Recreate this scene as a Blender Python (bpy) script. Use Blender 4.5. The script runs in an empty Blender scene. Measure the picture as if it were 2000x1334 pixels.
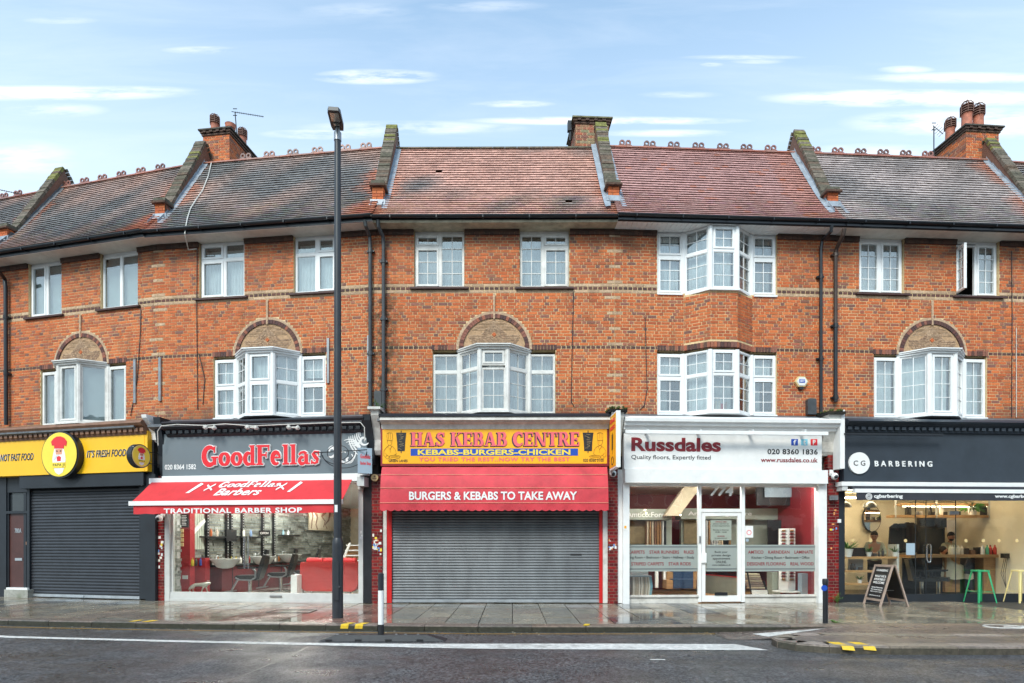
import bpy, math, random
from mathutils import Vector, Matrix
sc = bpy.context.scene
col = sc.collection
R = random.Random(11)
rad = math.radians
# ---------------- camera, sky, sun, exposure ----------------
EYE = 1.4375; HY = 1063.0; FP = 1200.0
cd = bpy.data.cameras.new('camera'); cam = bpy.data.objects.new('camera', cd); col.objects.link(cam)
cam.location = (0, 0, EYE); cam.rotation_euler = (rad(90), 0, 0)
cd.sensor_width = 36; cd.lens = 36*FP/2000; cd.shift_y = (HY-667)/2000; cd.clip_start = .1; cd.clip_end = 2000
sc.camera = cam
sc.view_settings.view_transform = 'Standard'; sc.view_settings.look = 'None'
sc.view_settings.exposure = 0.66; sc.view_settings.gamma = 1
sc.cycles.use_denoising = True
sc.cycles.max_bounces = 7; sc.cycles.transparent_max_bounces = 12
SUN_EL, SUN_AZ = 44, 202      # azimuth clockwise from +Y: behind the camera, a little to its left
W = bpy.data.worlds.new('World'); sc.world = W; W.use_nodes = True
nt = W.node_tree; N = nt.nodes; N.clear()
def wn(t, **k):
    n = N.new(t)
    for a, b in k.items(): setattr(n, a, b)
    return n
def wl(a, b): nt.links.new(a, b)
def wm(op, a, b=None, c=None):
    n = wn('ShaderNodeMath', operation=op)
    for i, x in enumerate((a, b, c)):
        if x is None: continue
        if isinstance(x, (int, float)): n.inputs[i].default_value = x
        else: wl(x, n.inputs[i])
    return n.outputs[0]
sky = wn('ShaderNodeTexSky', sky_type='NISHITA', sun_disc=False, sun_elevation=rad(SUN_EL), sun_rotation=rad(SUN_AZ), air_density=1.0, dust_density=1.5, ozone_density=1.2)
tc = wn('ShaderNodeTexCoord'); sep = wn('ShaderNodeSeparateXYZ'); wl(tc.outputs['Generated'], sep.inputs[0])
az = wm('ARCTAN2', sep.outputs[0], sep.outputs[1])
el = wm('ARCSINE', sep.outputs[2])
gy = wm('MAXIMUM', wm('ABSOLUTE', sep.outputs[1]), .3); gu = wm('DIVIDE', sep.outputs[0], gy); gv = wm('DIVIDE', sep.outputs[2], gy)   # gnomonic: level cloud streets
cmb = wn('ShaderNodeCombineXYZ'); wl(wm('MULTIPLY', gu, 1.3), cmb.inputs[0]); wl(wm('MULTIPLY', gv, 9.0), cmb.inputs[1])
n1 = wn('ShaderNodeTexNoise'); n1.inputs['Scale'].default_value = 1.7; n1.inputs['Detail'].default_value = 7; n1.inputs['Roughness'].default_value = .62; n1.inputs['Distortion'].default_value = .5
wl(cmb.outputs[0], n1.inputs['Vector'])
cmb2 = wn('ShaderNodeCombineXYZ'); wl(wm('MULTIPLY', gu, 7.0), cmb2.inputs[0]); wl(wm('MULTIPLY', gv, 42.0), cmb2.inputs[1])
n2 = wn('ShaderNodeTexNoise'); n2.inputs['Scale'].default_value = 1.2; n2.inputs['Detail'].default_value = 6; n2.inputs['Roughness'].default_value = .6
wl(cmb2.outputs[0], n2.inputs['Vector'])
# thin stratus streaks: each an elongated ellipse in azimuth / elevation, broken up by noise
streak = None
for (px, py, wx, wy, s) in [(60,182,340,17,.9),(230,176,170,10,.6),(735,150,135,17,1.0),(1000,203,90,8,.7),(1180,236,300,10,.95),(640,262,140,12,.7),(800,250,240,16,.6),
                            (1800,192,330,20,1.1),(1960,240,330,34,.9),(1900,152,240,13,.75),(1300,260,150,9,.6),(400,98,90,9,.5),(1450,112,130,6,.5),(110,215,110,16,.5),(1770,136,60,9,.6),
                            (950,12,130,14,.3),(1480,120,60,6,.4),(1390,126,25,5,.6),(700,20,120,16,.25),(1720,300,190,22,.5),(40,310,120,40,.5),(120,40,80,8,.3),(1330,185,90,8,.35)]:
    dx, dz = (px-1000)/FP, (HY-py)/FP
    q = wm('ADD', wm('POWER', wm('ABSOLUTE', wm('DIVIDE', wm('SUBTRACT', gu, dx), wx/FP)), 2.0), wm('POWER', wm('ABSOLUTE', wm('DIVIDE', wm('SUBTRACT', gv, dz), wy/FP)), 2.0))
    q = wm('MULTIPLY', wm('MAXIMUM', wm('SUBTRACT', 1.0, q), 0.0), s)
    streak = q if streak is None else wm('MAXIMUM', streak, q)
brk = wn('ShaderNodeMapRange'); wl(n2.outputs[0], brk.inputs[0]); brk.inputs[1].default_value = .36; brk.inputs[2].default_value = .58
st2 = wm('MULTIPLY', wm('POWER', streak, 1.15), brk.outputs[0])
bg1 = wn('ShaderNodeMapRange'); wl(n1.outputs[0], bg1.inputs[0]); bg1.inputs[1].default_value = .45; bg1.inputs[2].default_value = .85; bg1.inputs[4].default_value = .16
cl = wm('MINIMUM', wm('ADD', st2, bg1.outputs[0]), 1.0)
# pale haze thickening towards the horizon
hz = wn('ShaderNodeMapRange'); wl(sep.outputs[2], hz.inputs[0]); hz.inputs[1].default_value = .80; hz.inputs[2].default_value = .34; hz.inputs[3].default_value = .0; hz.inputs[4].default_value = .86
gain = wn('ShaderNodeMix', data_type='RGBA'); gain.blend_type = 'MULTIPLY'; gain.inputs[0].default_value = 1
wl(sky.outputs[0], gain.inputs[6]); gain.inputs[7].default_value = (1.28, 1.90, 1.95, 1)
mh = wn('ShaderNodeMix', data_type='RGBA'); wl(hz.outputs[0], mh.inputs[0]); wl(gain.outputs[2], mh.inputs[6]); mh.inputs[7].default_value = (6.5, 7.6, 8.5, 1)
mc = wn('ShaderNodeMix', data_type='RGBA'); wl(cl, mc.inputs[0]); wl(mh.outputs[2], mc.inputs[6]); mc.inputs[7].default_value = (9.0, 9.2, 9.4, 1)
bgn = wn('ShaderNodeBackground'); bgn.inputs[1].default_value = .1; wl(mc.outputs[2], bgn.inputs[0])
wo = wn('ShaderNodeOutputWorld'); wl(bgn.outputs[0], wo.inputs[0])
sl = bpy.data.lights.new('sun', 'SUN'); sl.energy = 2.0; sl.angle = rad(20); sl.color = (1, .95, .87)
so = bpy.data.objects.new('sun', sl); col.objects.link(so)
a_, e_ = rad(SUN_AZ), rad(SUN_EL)
so.rotation_euler = (-Vector((math.sin(a_)*math.cos(e_), math.cos(a_)*math.cos(e_), math.sin(e_)))).to_track_quat('-Z', 'Y').to_euler()

# ---------------- helpers ----------------
def S(h):
    h = h.lstrip('#'); o = []
    for i in (0, 2, 4):
        c = int(h[i:i+2], 16)/255
        o.append(c/12.92 if c <= .04045 else ((c+.055)/1.055)**2.4)
    return tuple(o)
MATS = {}
def mk(name, c=(.5,.5,.5), rough=.5, metal=0, var=.12, vs=5, bump=0, bs=60, attr=False, emit=0, rvar=.0, stretch=None, spec=.5, extra=None, dirt=0, dirtc=(.03,.028,.02)):
    if isinstance(c, str): c = S(c)
    m = bpy.data.materials.new(name); m.use_nodes = True; t = m.node_tree; b = t.nodes['Principled BSDF']; L = t.links.new
    g = t.nodes.new('ShaderNodeNewGeometry'); pos = g.outputs['Position']
    if stretch:
        mp = t.nodes.new('ShaderNodeMapping'); mp.inputs['Scale'].default_value = stretch; L(pos, mp.inputs[0]); pos = mp.outputs[0]
    n = t.nodes.new('ShaderNodeTexNoise'); n.inputs['Scale'].default_value = vs; n.inputs['Detail'].default_value = 6; n.inputs['Roughness'].default_value = .6; L(pos, n.inputs['Vector'])
    mr = t.nodes.new('ShaderNodeMapRange'); L(n.outputs[0], mr.inputs[0]); mr.inputs[1].default_value = .3; mr.inputs[2].default_value = .7
    mr.inputs[3].default_value = 1-var; mr.inputs[4].default_value = 1+var
    mx = t.nodes.new('ShaderNodeMix'); mx.data_type = 'RGBA'; mx.blend_type = 'MULTIPLY'; mx.inputs[0].default_value = 1
    if attr:
        at = t.nodes.new('ShaderNodeAttribute'); at.attribute_name = 'c'; L(at.outputs['Color'], mx.inputs[6])
    else: mx.inputs[6].default_value = (*c, 1)
    L(mr.outputs[0], mx.inputs[7]); outc = mx.outputs[2]
    if dirt:
        dn = t.nodes.new('ShaderNodeTexNoise'); dn.inputs['Scale'].default_value = 2.3; dn.inputs['Detail'].default_value = 8; dn.inputs['Roughness'].default_value = .7; L(g.outputs['Position'], dn.inputs['Vector'])
        dr = t.nodes.new('ShaderNodeMapRange'); L(dn.outputs[0], dr.inputs[0]); dr.inputs[1].default_value = .5; dr.inputs[2].default_value = .72; dr.inputs[4].default_value = dirt
        dm = t.nodes.new('ShaderNodeMix'); dm.data_type = 'RGBA'; L(dr.outputs[0], dm.inputs[0]); L(outc, dm.inputs[6]); dm.inputs[7].default_value = (*dirtc, 1); outc = dm.outputs[2]
    if extra: outc = extra(t, g, outc)
    L(outc, b.inputs['Base Color'])
    b.inputs['Roughness'].default_value = rough; b.inputs['Metallic'].default_value = metal; b.inputs['Specular IOR Level'].default_value = spec
    if rvar:
        rn = t.nodes.new('ShaderNodeTexNoise'); rn.inputs['Scale'].default_value = 1.1; rn.inputs['Detail'].default_value = 5; L(g.outputs['Position'], rn.inputs['Vector'])
        rr = t.nodes.new('ShaderNodeMapRange'); L(rn.outputs[0], rr.inputs[0]); rr.inputs[1].default_value = .35; rr.inputs[2].default_value = .65
        rr.inputs[3].default_value = max(.03, rough-rvar); rr.inputs[4].default_value = rough+rvar; L(rr.outputs[0], b.inputs['Roughness'])
    if bump:
        bn = t.nodes.new('ShaderNodeTexNoise'); bn.inputs['Scale'].default_value = bs; bn.inputs['Detail'].default_value = 4; L(pos, bn.inputs['Vector'])
        bb = t.nodes.new('ShaderNodeBump'); bb.inputs['Strength'].default_value = bump; bb.inputs['Distance'].default_value = .01; L(bn.outputs[0], bb.inputs['Height']); L(bb.outputs[0], b.inputs['Normal'])
    if emit:
        b.inputs['Emission Color'].default_value = (*c, 1); b.inputs['Emission Strength'].default_value = emit
    m.diffuse_color = (*c, 1); MATS[name] = m
    return m
def mixin(t, fac, a, c):
    dm = t.nodes.new('ShaderNodeMix'); dm.data_type = 'RGBA'; t.links.new(fac, dm.inputs[0]); t.links.new(a, dm.inputs[6]); dm.inputs[7].default_value = (*c, 1); return dm.outputs[2]
def tm(t, op, a, b=None):
    n = t.nodes.new('ShaderNodeMath'); n.operation = op
    for i, x in enumerate((a, b)):
        if x is None: continue
        if isinstance(x, (int, float)): n.inputs[i].default_value = x
        else: t.links.new(x, n.inputs[i])
    return n.outputs[0]
def tr(t, x, a, b, c=0., d=1.):
    n = t.nodes.new('ShaderNodeMapRange'); t.links.new(x, n.inputs[0])
    for i, v in enumerate((a, b, c, d)): n.inputs[i+1].default_value = v
    return n.outputs[0]
def tnoise(t, g, s, det=6, st=None):
    p = g.outputs['Position']
    if st:
        mp = t.nodes.new('ShaderNodeMapping'); mp.inputs['Scale'].default_value = st; t.links.new(p, mp.inputs[0]); p = mp.outputs[0]
    n = t.nodes.new('ShaderNodeTexNoise'); n.inputs['Scale'].default_value = s; n.inputs['Detail'].default_value = det; n.inputs['Roughness'].default_value = .65; t.links.new(p, n.inputs['Vector']); return n.outputs[0]
def brick_dirt(t, g, o):
    sp = t.nodes.new('ShaderNodeSeparateXYZ'); t.links.new(g.outputs['Position'], sp.inputs[0])
    n = tnoise(t, g, 1.6); n2 = tnoise(t, g, 5)
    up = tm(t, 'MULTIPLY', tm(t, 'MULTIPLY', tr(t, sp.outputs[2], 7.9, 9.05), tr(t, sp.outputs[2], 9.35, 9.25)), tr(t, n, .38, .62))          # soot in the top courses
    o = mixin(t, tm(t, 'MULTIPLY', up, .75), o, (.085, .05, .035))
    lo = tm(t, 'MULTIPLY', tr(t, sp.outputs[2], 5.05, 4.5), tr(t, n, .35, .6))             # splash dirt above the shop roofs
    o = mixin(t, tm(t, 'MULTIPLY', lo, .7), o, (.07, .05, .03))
    dx = tm(t, 'ABSOLUTE', tm(t, 'SUBTRACT', sp.outputs[0], -3.12))
    ms = tm(t, 'MULTIPLY', tr(t, dx, .5, .06), tr(t, n2, .42, .56)); ms = tm(t, 'MULTIPLY', ms, tr(t, sp.outputs[2], 8.3, 7.2))
    o = mixin(t, tm(t, 'MULTIPLY', ms, .92), o, (.022, .024, .011))                       # wet growth beside the leaking downpipes
    st = tnoise(t, g, 2.6, 8, (1.6, 1.6, .3))
    return mixin(t, tr(t, st, .52, .78, 0, .6), o, (.16,.075,.04))
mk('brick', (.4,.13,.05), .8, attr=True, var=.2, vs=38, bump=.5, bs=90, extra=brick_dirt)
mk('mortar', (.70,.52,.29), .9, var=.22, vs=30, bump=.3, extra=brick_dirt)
mk('pier_mortar', (.22,.13,.10), .8, var=.3, vs=20)
mk('glazed_brick', (.17,.02,.02), .22, attr=True, var=.3, vs=12, spec=.6, dirt=.35)
mk('tile', (.3,.13,.09), .36, attr=True, var=.28, vs=14, bump=.4, bs=50, rvar=.1, spec=.6)
mk('slab', (.2,.18,.15), .17, attr=True, var=.3, vs=5, bump=.07, bs=30, rvar=.14, dirt=.55, dirtc=(.07,.06,.045), spec=.8)
mk('kerbstone', (.16,.13,.105), .42, attr=True, var=.45, vs=16, bump=.7, bs=60, dirt=.7, dirtc=(.03,.035,.02))
mk('upvc', (.80,.81,.81), .35, var=.05, vs=3, dirt=.12, dirtc=(.35,.34,.3))
mk('upvc_old', (.70,.69,.66), .45, var=.12, vs=6, dirt=.35, dirtc=(.25,.22,.18))
mk('bar', (.82,.82,.82), .4, var=.02)
mk('curtain', (.74,.76,.77), .9, var=.1, vs=5)
mk('curtain_dim', (.42,.44,.45), .9, var=.2, vs=5)
mk('blind', (.58,.64,.63), .6, var=.05)
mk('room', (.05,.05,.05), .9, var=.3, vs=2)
mk('soffit', (.62,.59,.53), .6, var=.12, vs=4, dirt=.3, dirtc=(.25,.22,.17))
mk('soffit_old', (.42,.37,.27), .8, var=.3, vs=5, dirt=.7, dirtc=(.14,.12,.08))
mk('gutter', (.012,.014,.018), .3, var=.3, vs=4)
mk('pipe_grey', (.05,.055,.06), .4, var=.3, vs=5, dirt=.4, dirtc=(.03,.03,.02))
mk('pipe_brown', (.05,.03,.022), .45, var=.3, vs=7)
mk('coping', (.085,.075,.055), .9, attr=True, var=.5, vs=14, bump=.8, bs=40, dirt=.6, dirtc=(.07,.055,.03))
mk('lead', (.34,.38,.43), .45, metal=.2, var=.25, vs=6, dirt=.3, dirtc=(.12,.13,.13))
mk('lead_dark', (.12,.13,.145), .5, var=.3, vs=9, dirt=.4)
mk('sill', (.06,.026,.022), .6, var=.3, vs=9)
mk('terracotta', (.44,.15,.09), .7, var=.3, vs=9, dirt=.4, dirtc=(.10,.05,.035))
mk('pot_top', (.15,.075,.055), .8, var=.3, vs=9)
mk('tan', (.38,.24,.14), .85, attr=True, var=.3, vs=20, bump=.5, bs=60)
mk('black_metal', (.014,.016,.02), .35, var=.25, vs=6)
mk('grey_metal', (.3,.31,.32), .35, metal=.7, var=.2, vs=8)
mk('chrome', (.6,.62,.64), .15, metal=1, var=.1)
mk('post', (.022,.026,.033), .42, var=.2, vs=5, dirt=.2)
mk('white', (.78,.78,.77), .45, var=.06, vs=4, dirt=.12, dirtc=(.4,.38,.34))
mk('white_dirty', (.58,.56,.52), .6, var=.16, vs=6, dirt=.55, dirtc=(.16,.14,.11))
mk('navy', (.027,.036,.048), .45, var=.2, vs=2)
mk('navy_dark', (.012,.016,.022), .5, var=.2, vs=2)
mk('brown_paint', (.20,.10,.058), .5, var=.25, vs=6, dirt=.4)
mk('coping_grey', (.30,.30,.27), .8, var=.3, vs=9, dirt=.7, dirtc=(.09,.11,.05))
mk('door_brown', (.07,.026,.022), .4, var=.15, vs=4)
mk('red_paint', (.52,.016,.016), .35, var=.1, vs=4)
mk('awning_red', (.60,.028,.035), .6, var=.12, vs=2.5, dirt=.3, dirtc=(.22,.012,.014), bump=.3, bs=5)
mk('awning_pink', (.56,.036,.052), .65, var=.15, vs=2.5, dirt=.45, dirtc=(.24,.012,.02), bump=.5, bs=4)
mk('awning_grey', (.03,.032,.042), .7, var=.15, vs=3)
mk('alu', (.52,.53,.52), .4, var=.08, vs=4, dirt=.25, dirtc=(.25,.24,.22))
mk('yellow', (.86,.48,.012), .38, var=.05, vs=1.5)
mk('yellow_lamp', (.88,.66,.06), .4, var=.04)
mk('orange_yellow', (.92,.44,.012), .4, var=.05, vs=2)
mk('sign_grey', (.15,.18,.20), .4, var=.08, vs=1)
mk('sign_pale', (.33,.42,.50), .5, var=.08, vs=1)
mk('red', (.72,.02,.03), .4, var=.03)
mk('pink', (.80,.13,.16), .45, var=.04)
mk('shadow_purple', (.045,.02,.06), .5, var=.03)
mk('blue', (.012,.07,.42), .4, var=.04)
mk('maroon', (.22,.014,.022), .45, var=.05)
mk('ink', (.014,.014,.016), .5, var=.05)
mk('skin_print', (.72,.33,.2), .5, var=.03)
mk('shutter_black', (.028,.031,.038), .38, var=.22, vs=3, metal=.1)
mk('shutter_steel', (.13,.14,.15), .5, var=.22, vs=3, metal=.5, stretch=(1,1,.3))
mk('steel_light', (.42,.45,.48), .4, metal=.5, var=.15)
mk('rubber', (.018,.019,.022), .55, var=.3, vs=12, bump=.4)
mk('paint_white', (.60,.59,.56), .6, var=.3, vs=14, bump=.5, bs=60, dirt=.75, dirtc=(.16,.15,.14))
mk('paint_yellow', (.72,.47,.02), .6, var=.2, vs=8, dirt=.3, dirtc=(.2,.15,.04))
mk('line_yellow', (.26,.15,.035), .6, var=.35, vs=8, dirt=.6, dirtc=(.06,.05,.04))
mk('moss', (.07,.085,.018), .95, var=.5, vs=30, bump=1, bs=60)
mk('leaf', (.07,.19,.03), .5, attr=True, var=.3, vs=20)
mk('sticker', (.7,.7,.7), .5, attr=True, var=.05)
mk('wood', (.34,.18,.075), .45, var=.25, vs=5, stretch=(1,1,8))
mk('wood_floor', (.50,.27,.12), .4, var=.3, vs=4, stretch=(1,6,1))
mk('wood_light', (.44,.25,.11), .5, var=.2, vs=5, stretch=(1,1,6))
mk('board_frame', (.36,.27,.22), .7, var=.15, vs=9)
mk('cream_wall', (.80,.73,.58), .8, var=.05, vs=2)
mk('grey_green', (.30,.33,.28), .6, var=.05)
mk('floor_grey', (.27,.28,.26), .2, var=.12, vs=3)
mk('dark_floor', (.05,.04,.032), .35, var=.2, vs=4)
mk('red_dim', (.16,.02,.024), .55, var=.1)
mk('red_wall', (.34,.02,.025), .5, var=.08)
mk('sofa_red', (.50,.04,.035), .6, var=.1)
mk('leather', (.016,.017,.018), .35, var=.2)
mk('ceramic', (.72,.74,.72), .15, var=.03)
mk('stone_cladding', (.2,.21,.19), .8, attr=True, var=.3, vs=18, bump=.5)
mk('stair_green', (.46,.52,.44), .6, var=.06)
mk('sample_olive', (.20,.155,.08), .6, var=.25, vs=6)
mk('silver', (.5,.48,.42), .3, metal=.8, var=.3, vs=40)
mk('blue_carpet', (.02,.045,.10), .95, var=.2, vs=40)
mk('beige', (.5,.42,.3), .8, var=.1)
mk('green_stool', (.035,.36,.15), .35, var=.08)
mk('yellow_stool', (.80,.67,.30), .35, var=.08)
mk('skin', (.42,.2,.12), .55, var=.08, vs=10)
mk('hair', (.015,.01,.008), .8, var=.3)
mk('hoodie', (.38,.38,.28), .9, var=.15)
mk('cape', (.62,.56,.42), .8, var=.15)
mk('trousers', (.02,.022,.028), .9, var=.2)
mk('lamp_warm', (1.0,.83,.56), emit=15, var=0)
mk('lamp_spot', (1.0,.85,.6), emit=30, var=0)
mk('fill_cool', (1.0,.97,.9), emit=26, var=0)  # glow of the strips added to brighten two shop rooms
mk('mirror', (.8,.8,.8), .02, metal=1, var=0)
mk('picture', (.3,.27,.15), .6, attr=True, var=.3, vs=9)
mk('opp_brick', (.30,.15,.09), .8, var=.2, vs=2)
mk('opp_pale', (.55,.53,.48), .7, var=.1, vs=2)
mk('opp_glass', (.03,.035,.04), .08, var=.1)
mk('plain', (.5,.5,.5), .55, attr=True, var=.08, vs=10)
mk('ground', (.10,.10,.09), .9, var=.3, vs=.5)
def asphalt(t, g, o):
    v = t.nodes.new('ShaderNodeTexVoronoi'); v.inputs['Scale'].default_value = 42; t.links.new(g.outputs['Position'], v.inputs['Vector'])
    sp = tr(t, v.outputs['Color'], .25, .95, .3, 2.6)
    mm = t.nodes.new('ShaderNodeMix'); mm.data_type = 'RGBA'; mm.blend_type = 'MULTIPLY'; mm.inputs[0].default_value = 1; t.links.new(o, mm.inputs[6]); t.links.new(sp, mm.inputs[7])
    return mixin(t, tr(t, tnoise(t, g, .9, 7, (.35, 1.6, 1)), .5, .7, 0, .6), mm.outputs[2], (.022, .02, .018))
mk('asphalt', (.056,.056,.058), .44, var=.3, vs=1.3, bump=1.0, bs=60, rvar=.17, extra=asphalt, spec=.6)
mk('footway', (.125,.10,.085), .38, var=.35, vs=7, bump=.7, bs=80, rvar=.15, dirt=.4, spec=.6)
mk('tar', (.012,.012,.012), .3, var=.2)
mk('cycle_asphalt', (.10,.075,.066), .36, var=.25, vs=3, bump=.8, bs=90, rvar=.12, extra=asphalt, spec=.6)
def glassmat(name, tint, base, gl=(1,1,1)):
    m = bpy.data.materials.new(name); m.use_nodes = True; t = m.node_tree; t.nodes.clear(); L = t.links.new
    o = t.nodes.new('ShaderNodeOutputMaterial'); mx = t.nodes.new('ShaderNodeMixShader'); tr_ = t.nodes.new('ShaderNodeBsdfTransparent'); gs = t.nodes.new('ShaderNodeBsdfGlossy')
    tr_.inputs[0].default_value = (*tint, 1); gs.inputs['Roughness'].default_value = .015; gs.inputs[0].default_value = (*gl, 1)
    lw = t.nodes.new('ShaderNodeLayerWeight'); lw.inputs[0].default_value = .5
    f = tm(t, 'ADD', tm(t, 'MULTIPLY', tm(t, 'POWER', lw.outputs['Facing'], 4.0), .8), base)
    g = t.nodes.new('ShaderNodeNewGeometry'); n = tnoise(t, g, .8, 3)
    bp = t.nodes.new('ShaderNodeBump'); bp.inputs['Strength'].default_value = .1; bp.inputs['Distance'].default_value = .05; L(n, bp.inputs['Height']); L(bp.outputs[0], gs.inputs['Normal'])
    L(f, mx.inputs[0]); L(tr_.outputs[0], mx.inputs[1]); L(gs.outputs[0], mx.inputs[2]); L(mx.outputs[0], o.inputs[0]); MATS[name] = m
glassmat('pane', (.82,.86,.86), .17)
glassmat('shop_glass', (.95,.965,.95), .045)
m = bpy.data.materials.new('frosted'); m.use_nodes = True; t = m.node_tree; t.nodes.clear()
o = t.nodes.new('ShaderNodeOutputMaterial'); mx = t.nodes.new('ShaderNodeMixShader'); mx.inputs[0].default_value = .72
a = t.nodes.new('ShaderNodeBsdfTransparent'); b = t.nodes.new('ShaderNodeBsdfDiffuse'); b.inputs[0].default_value = (.36,.40,.38,1)
t.links.new(a.outputs[0], mx.inputs[1]); t.links.new(b.outputs[0], mx.inputs[2]); t.links.new(mx.outputs[0], o.inputs[0]); MATS['frosted'] = m

BOXF = [(0,1,5,4),(1,2,6,5),(2,3,7,6),(3,0,4,7),(4,5,6,7),(3,2,1,0)]
class M:
    def __init__(s): s.v = []; s.f = []; s.c = []
    def add(s, vs, fs, c=None):
        k = len(s.v); s.v.extend(vs); s.f.extend([tuple(i+k for i in f) for f in fs]); s.c.extend([c]*len(fs)); return s
    def box(s, x0, x1, y0, y1, z0, z1, c=None):
        if x0 > x1: x0, x1 = x1, x0
        if y0 > y1: y0, y1 = y1, y0
        if z0 > z1: z0, z1 = z1, z0
        return s.add([(x0,y0,z0),(x1,y0,z0),(x1,y1,z0),(x0,y1,z0),(x0,y0,z1),(x1,y0,z1),(x1,y1,z1),(x0,y1,z1)], BOXF, c)
    def tbox(s, T, s0, s1, t0, t1, z0, z1, c=None):   # panel frame: s along, t outwards
        vs = [TP(T,s0,t1,z0),TP(T,s1,t1,z0),TP(T,s1,t0,z0),TP(T,s0,t0,z0),TP(T,s0,t1,z1),TP(T,s1,t1,z1),TP(T,s1,t0,z1),TP(T,s0,t0,z1)]
        return s.add(vs, BOXF, c)
    def bar(s, p0, p1, w, h, c=None, up=(0,0,1)):
        p0 = Vector(p0); p1 = Vector(p1); d = (p1-p0).normalized(); u = Vector(up)
        if abs(d.dot(u)) > .97: u = Vector((0,1,0))
        a = d.cross(u).normalized()*w/2; b = a.cross(d).normalized()*h/2
        return s.add([tuple(q) for q in (p0-a-b,p0+a-b,p1+a-b,p1-a-b,p0-a+b,p0+a+b,p1+a+b,p1-a+b)], BOXF, c)
    def tube(s, pts, r, n=8, c=None, caps=True):
        pts = [Vector(p) for p in pts]; rs = r if isinstance(r, (list, tuple)) else [r]*len(pts); k = len(s.v); pa = None
        for i, p in enumerate(pts):
            d = (pts[min(i+1, len(pts)-1)]-pts[max(i-1, 0)]).normalized()
            if pa is None: pa = d.orthogonal().normalized()
            a = (pa-d*pa.dot(d)).normalized(); pa = a; b = d.cross(a)
            for j in range(n):
                q = 2*math.pi*j/n; s.v.append(tuple(p+(a*math.cos(q)+b*math.sin(q))*rs[i]))
        for i in range(len(pts)-1):
            for j in range(n):
                s.f.append((k+i*n+j, k+i*n+(j+1)%n, k+(i+1)*n+(j+1)%n, k+(i+1)*n+j)); s.c.append(c)
        if caps:
            s.f.append(tuple(k+j for j in reversed(range(n)))); s.c.append(c)
            s.f.append(tuple(k+(len(pts)-1)*n+j for j in range(n))); s.c.append(c)
        return s
    def lathe(s, o, prof, n=16, c=None):
        return s.tube([(o[0], o[1], o[2]+z) for r, z in prof], [max(r, .0005) for r, z in prof], n, c)
    def prism(s, poly, a0, a1, ax='y', c=None):   # polygon in the two other axes, extruded along ax
        def P(p, a): return (p[0], a, p[1]) if ax == 'y' else ((a, p[0], p[1]) if ax == 'x' else (p[0], p[1], a))
        n = len(poly); fs = [tuple(range(n)), tuple(range(2*n-1, n-1, -1))]+[(i, (i+1) % n, n+(i+1) % n, n+i) for i in range(n)]
        return s.add([P(p, a0) for p in poly]+[P(p, a1) for p in poly], fs, c)
    def disc(s, o, r, y0, y1, n=24, rz=None, c=None):
        rz = rz or r
        return s.prism([(o[0]+r*math.cos(2*math.pi*i/n), o[1]+rz*math.sin(2*math.pi*i/n)) for i in range(n)], y0, y1, 'y', c)
    def ball(s, o, r, n=12, c=None, sz=(1,1,1)):
        k = n//2; vs = []; fs = []
        for i in range(k+1):
            th = math.pi*i/k
            for j in range(n):
                q = 2*math.pi*j/n; vs.append((o[0]+r*sz[0]*math.sin(th)*math.cos(q), o[1]+r*sz[1]*math.sin(th)*math.sin(q), o[2]+r*sz[2]*math.cos(th)))
        for i in range(k):
            for j in range(n): fs.append((i*n+j, (i+1)*n+j, (i+1)*n+(j+1) % n, i*n+(j+1) % n))
        return s.add(vs, fs, c)
    def xf(s, mat, k=0):
        for i in range(k, len(s.v)): s.v[i] = tuple(mat @ Vector(s.v[i]))
        return s
    def mesh(s, name, mat, smooth=False):
        me = bpy.data.meshes.new(name); me.from_pydata(s.v, [], s.f)
        if any(x is not None for x in s.c):
            at = me.color_attributes.new('c', 'FLOAT_COLOR', 'CORNER'); buf = []
            for f, x in zip(s.f, s.c): buf.extend((*(x or (.5,.5,.5)), 1.0)*len(f))
            at.data.foreach_set('color', buf)
        me.materials.append(MATS[mat])
        if smooth:
            me.polygons.foreach_set('use_smooth', [True]*len(me.polygons)); me.set_sharp_from_angle(angle=rad(40))
        return me
    def build(s, name, mat, parent=None, smooth=False, label=None, kind=None, loc=None):
        me = s.mesh(name, mat, smooth); o = bpy.data.objects.new(name, me); col.objects.link(o)
        if parent: o.parent = parent
        if loc: o.location = loc
        if label: o['label'] = label
        if kind: o['kind'] = kind
        return o
def TP(T, s_, t_, z): return (T[0]+s_*math.cos(T[2])+t_*math.sin(T[2]), T[1]+s_*math.sin(T[2])-t_*math.cos(T[2]), z)
def tag(o, label, cat, group=None):
    o['label'] = label; o['category'] = cat
    if group: o['group'] = group
    return o
def thing(name, label, cat, loc=(0,0,0), rz=0, group=None):
    o = bpy.data.objects.new(name, None); col.objects.link(o); o.location = loc; o.rotation_euler = (0, 0, rz); o.empty_display_size = .2
    return tag(o, label, cat, group)
def dup(r, loc, rz=0, label=None):
    def cp(o, p):
        c = o.copy(); col.objects.link(c); c.parent = p
        for ch in [x for x in KIDS.get(o.name, [])]: cp(ch, c)
        return c
    c = cp(r, None); c.location = loc; c.rotation_euler = (0, 0, rz)
    if label: c['label'] = label
    return c
KIDS = {}
def kids(r):
    KIDS[r.name] = list(r.children)
    for c in r.children: kids(c)

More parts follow.
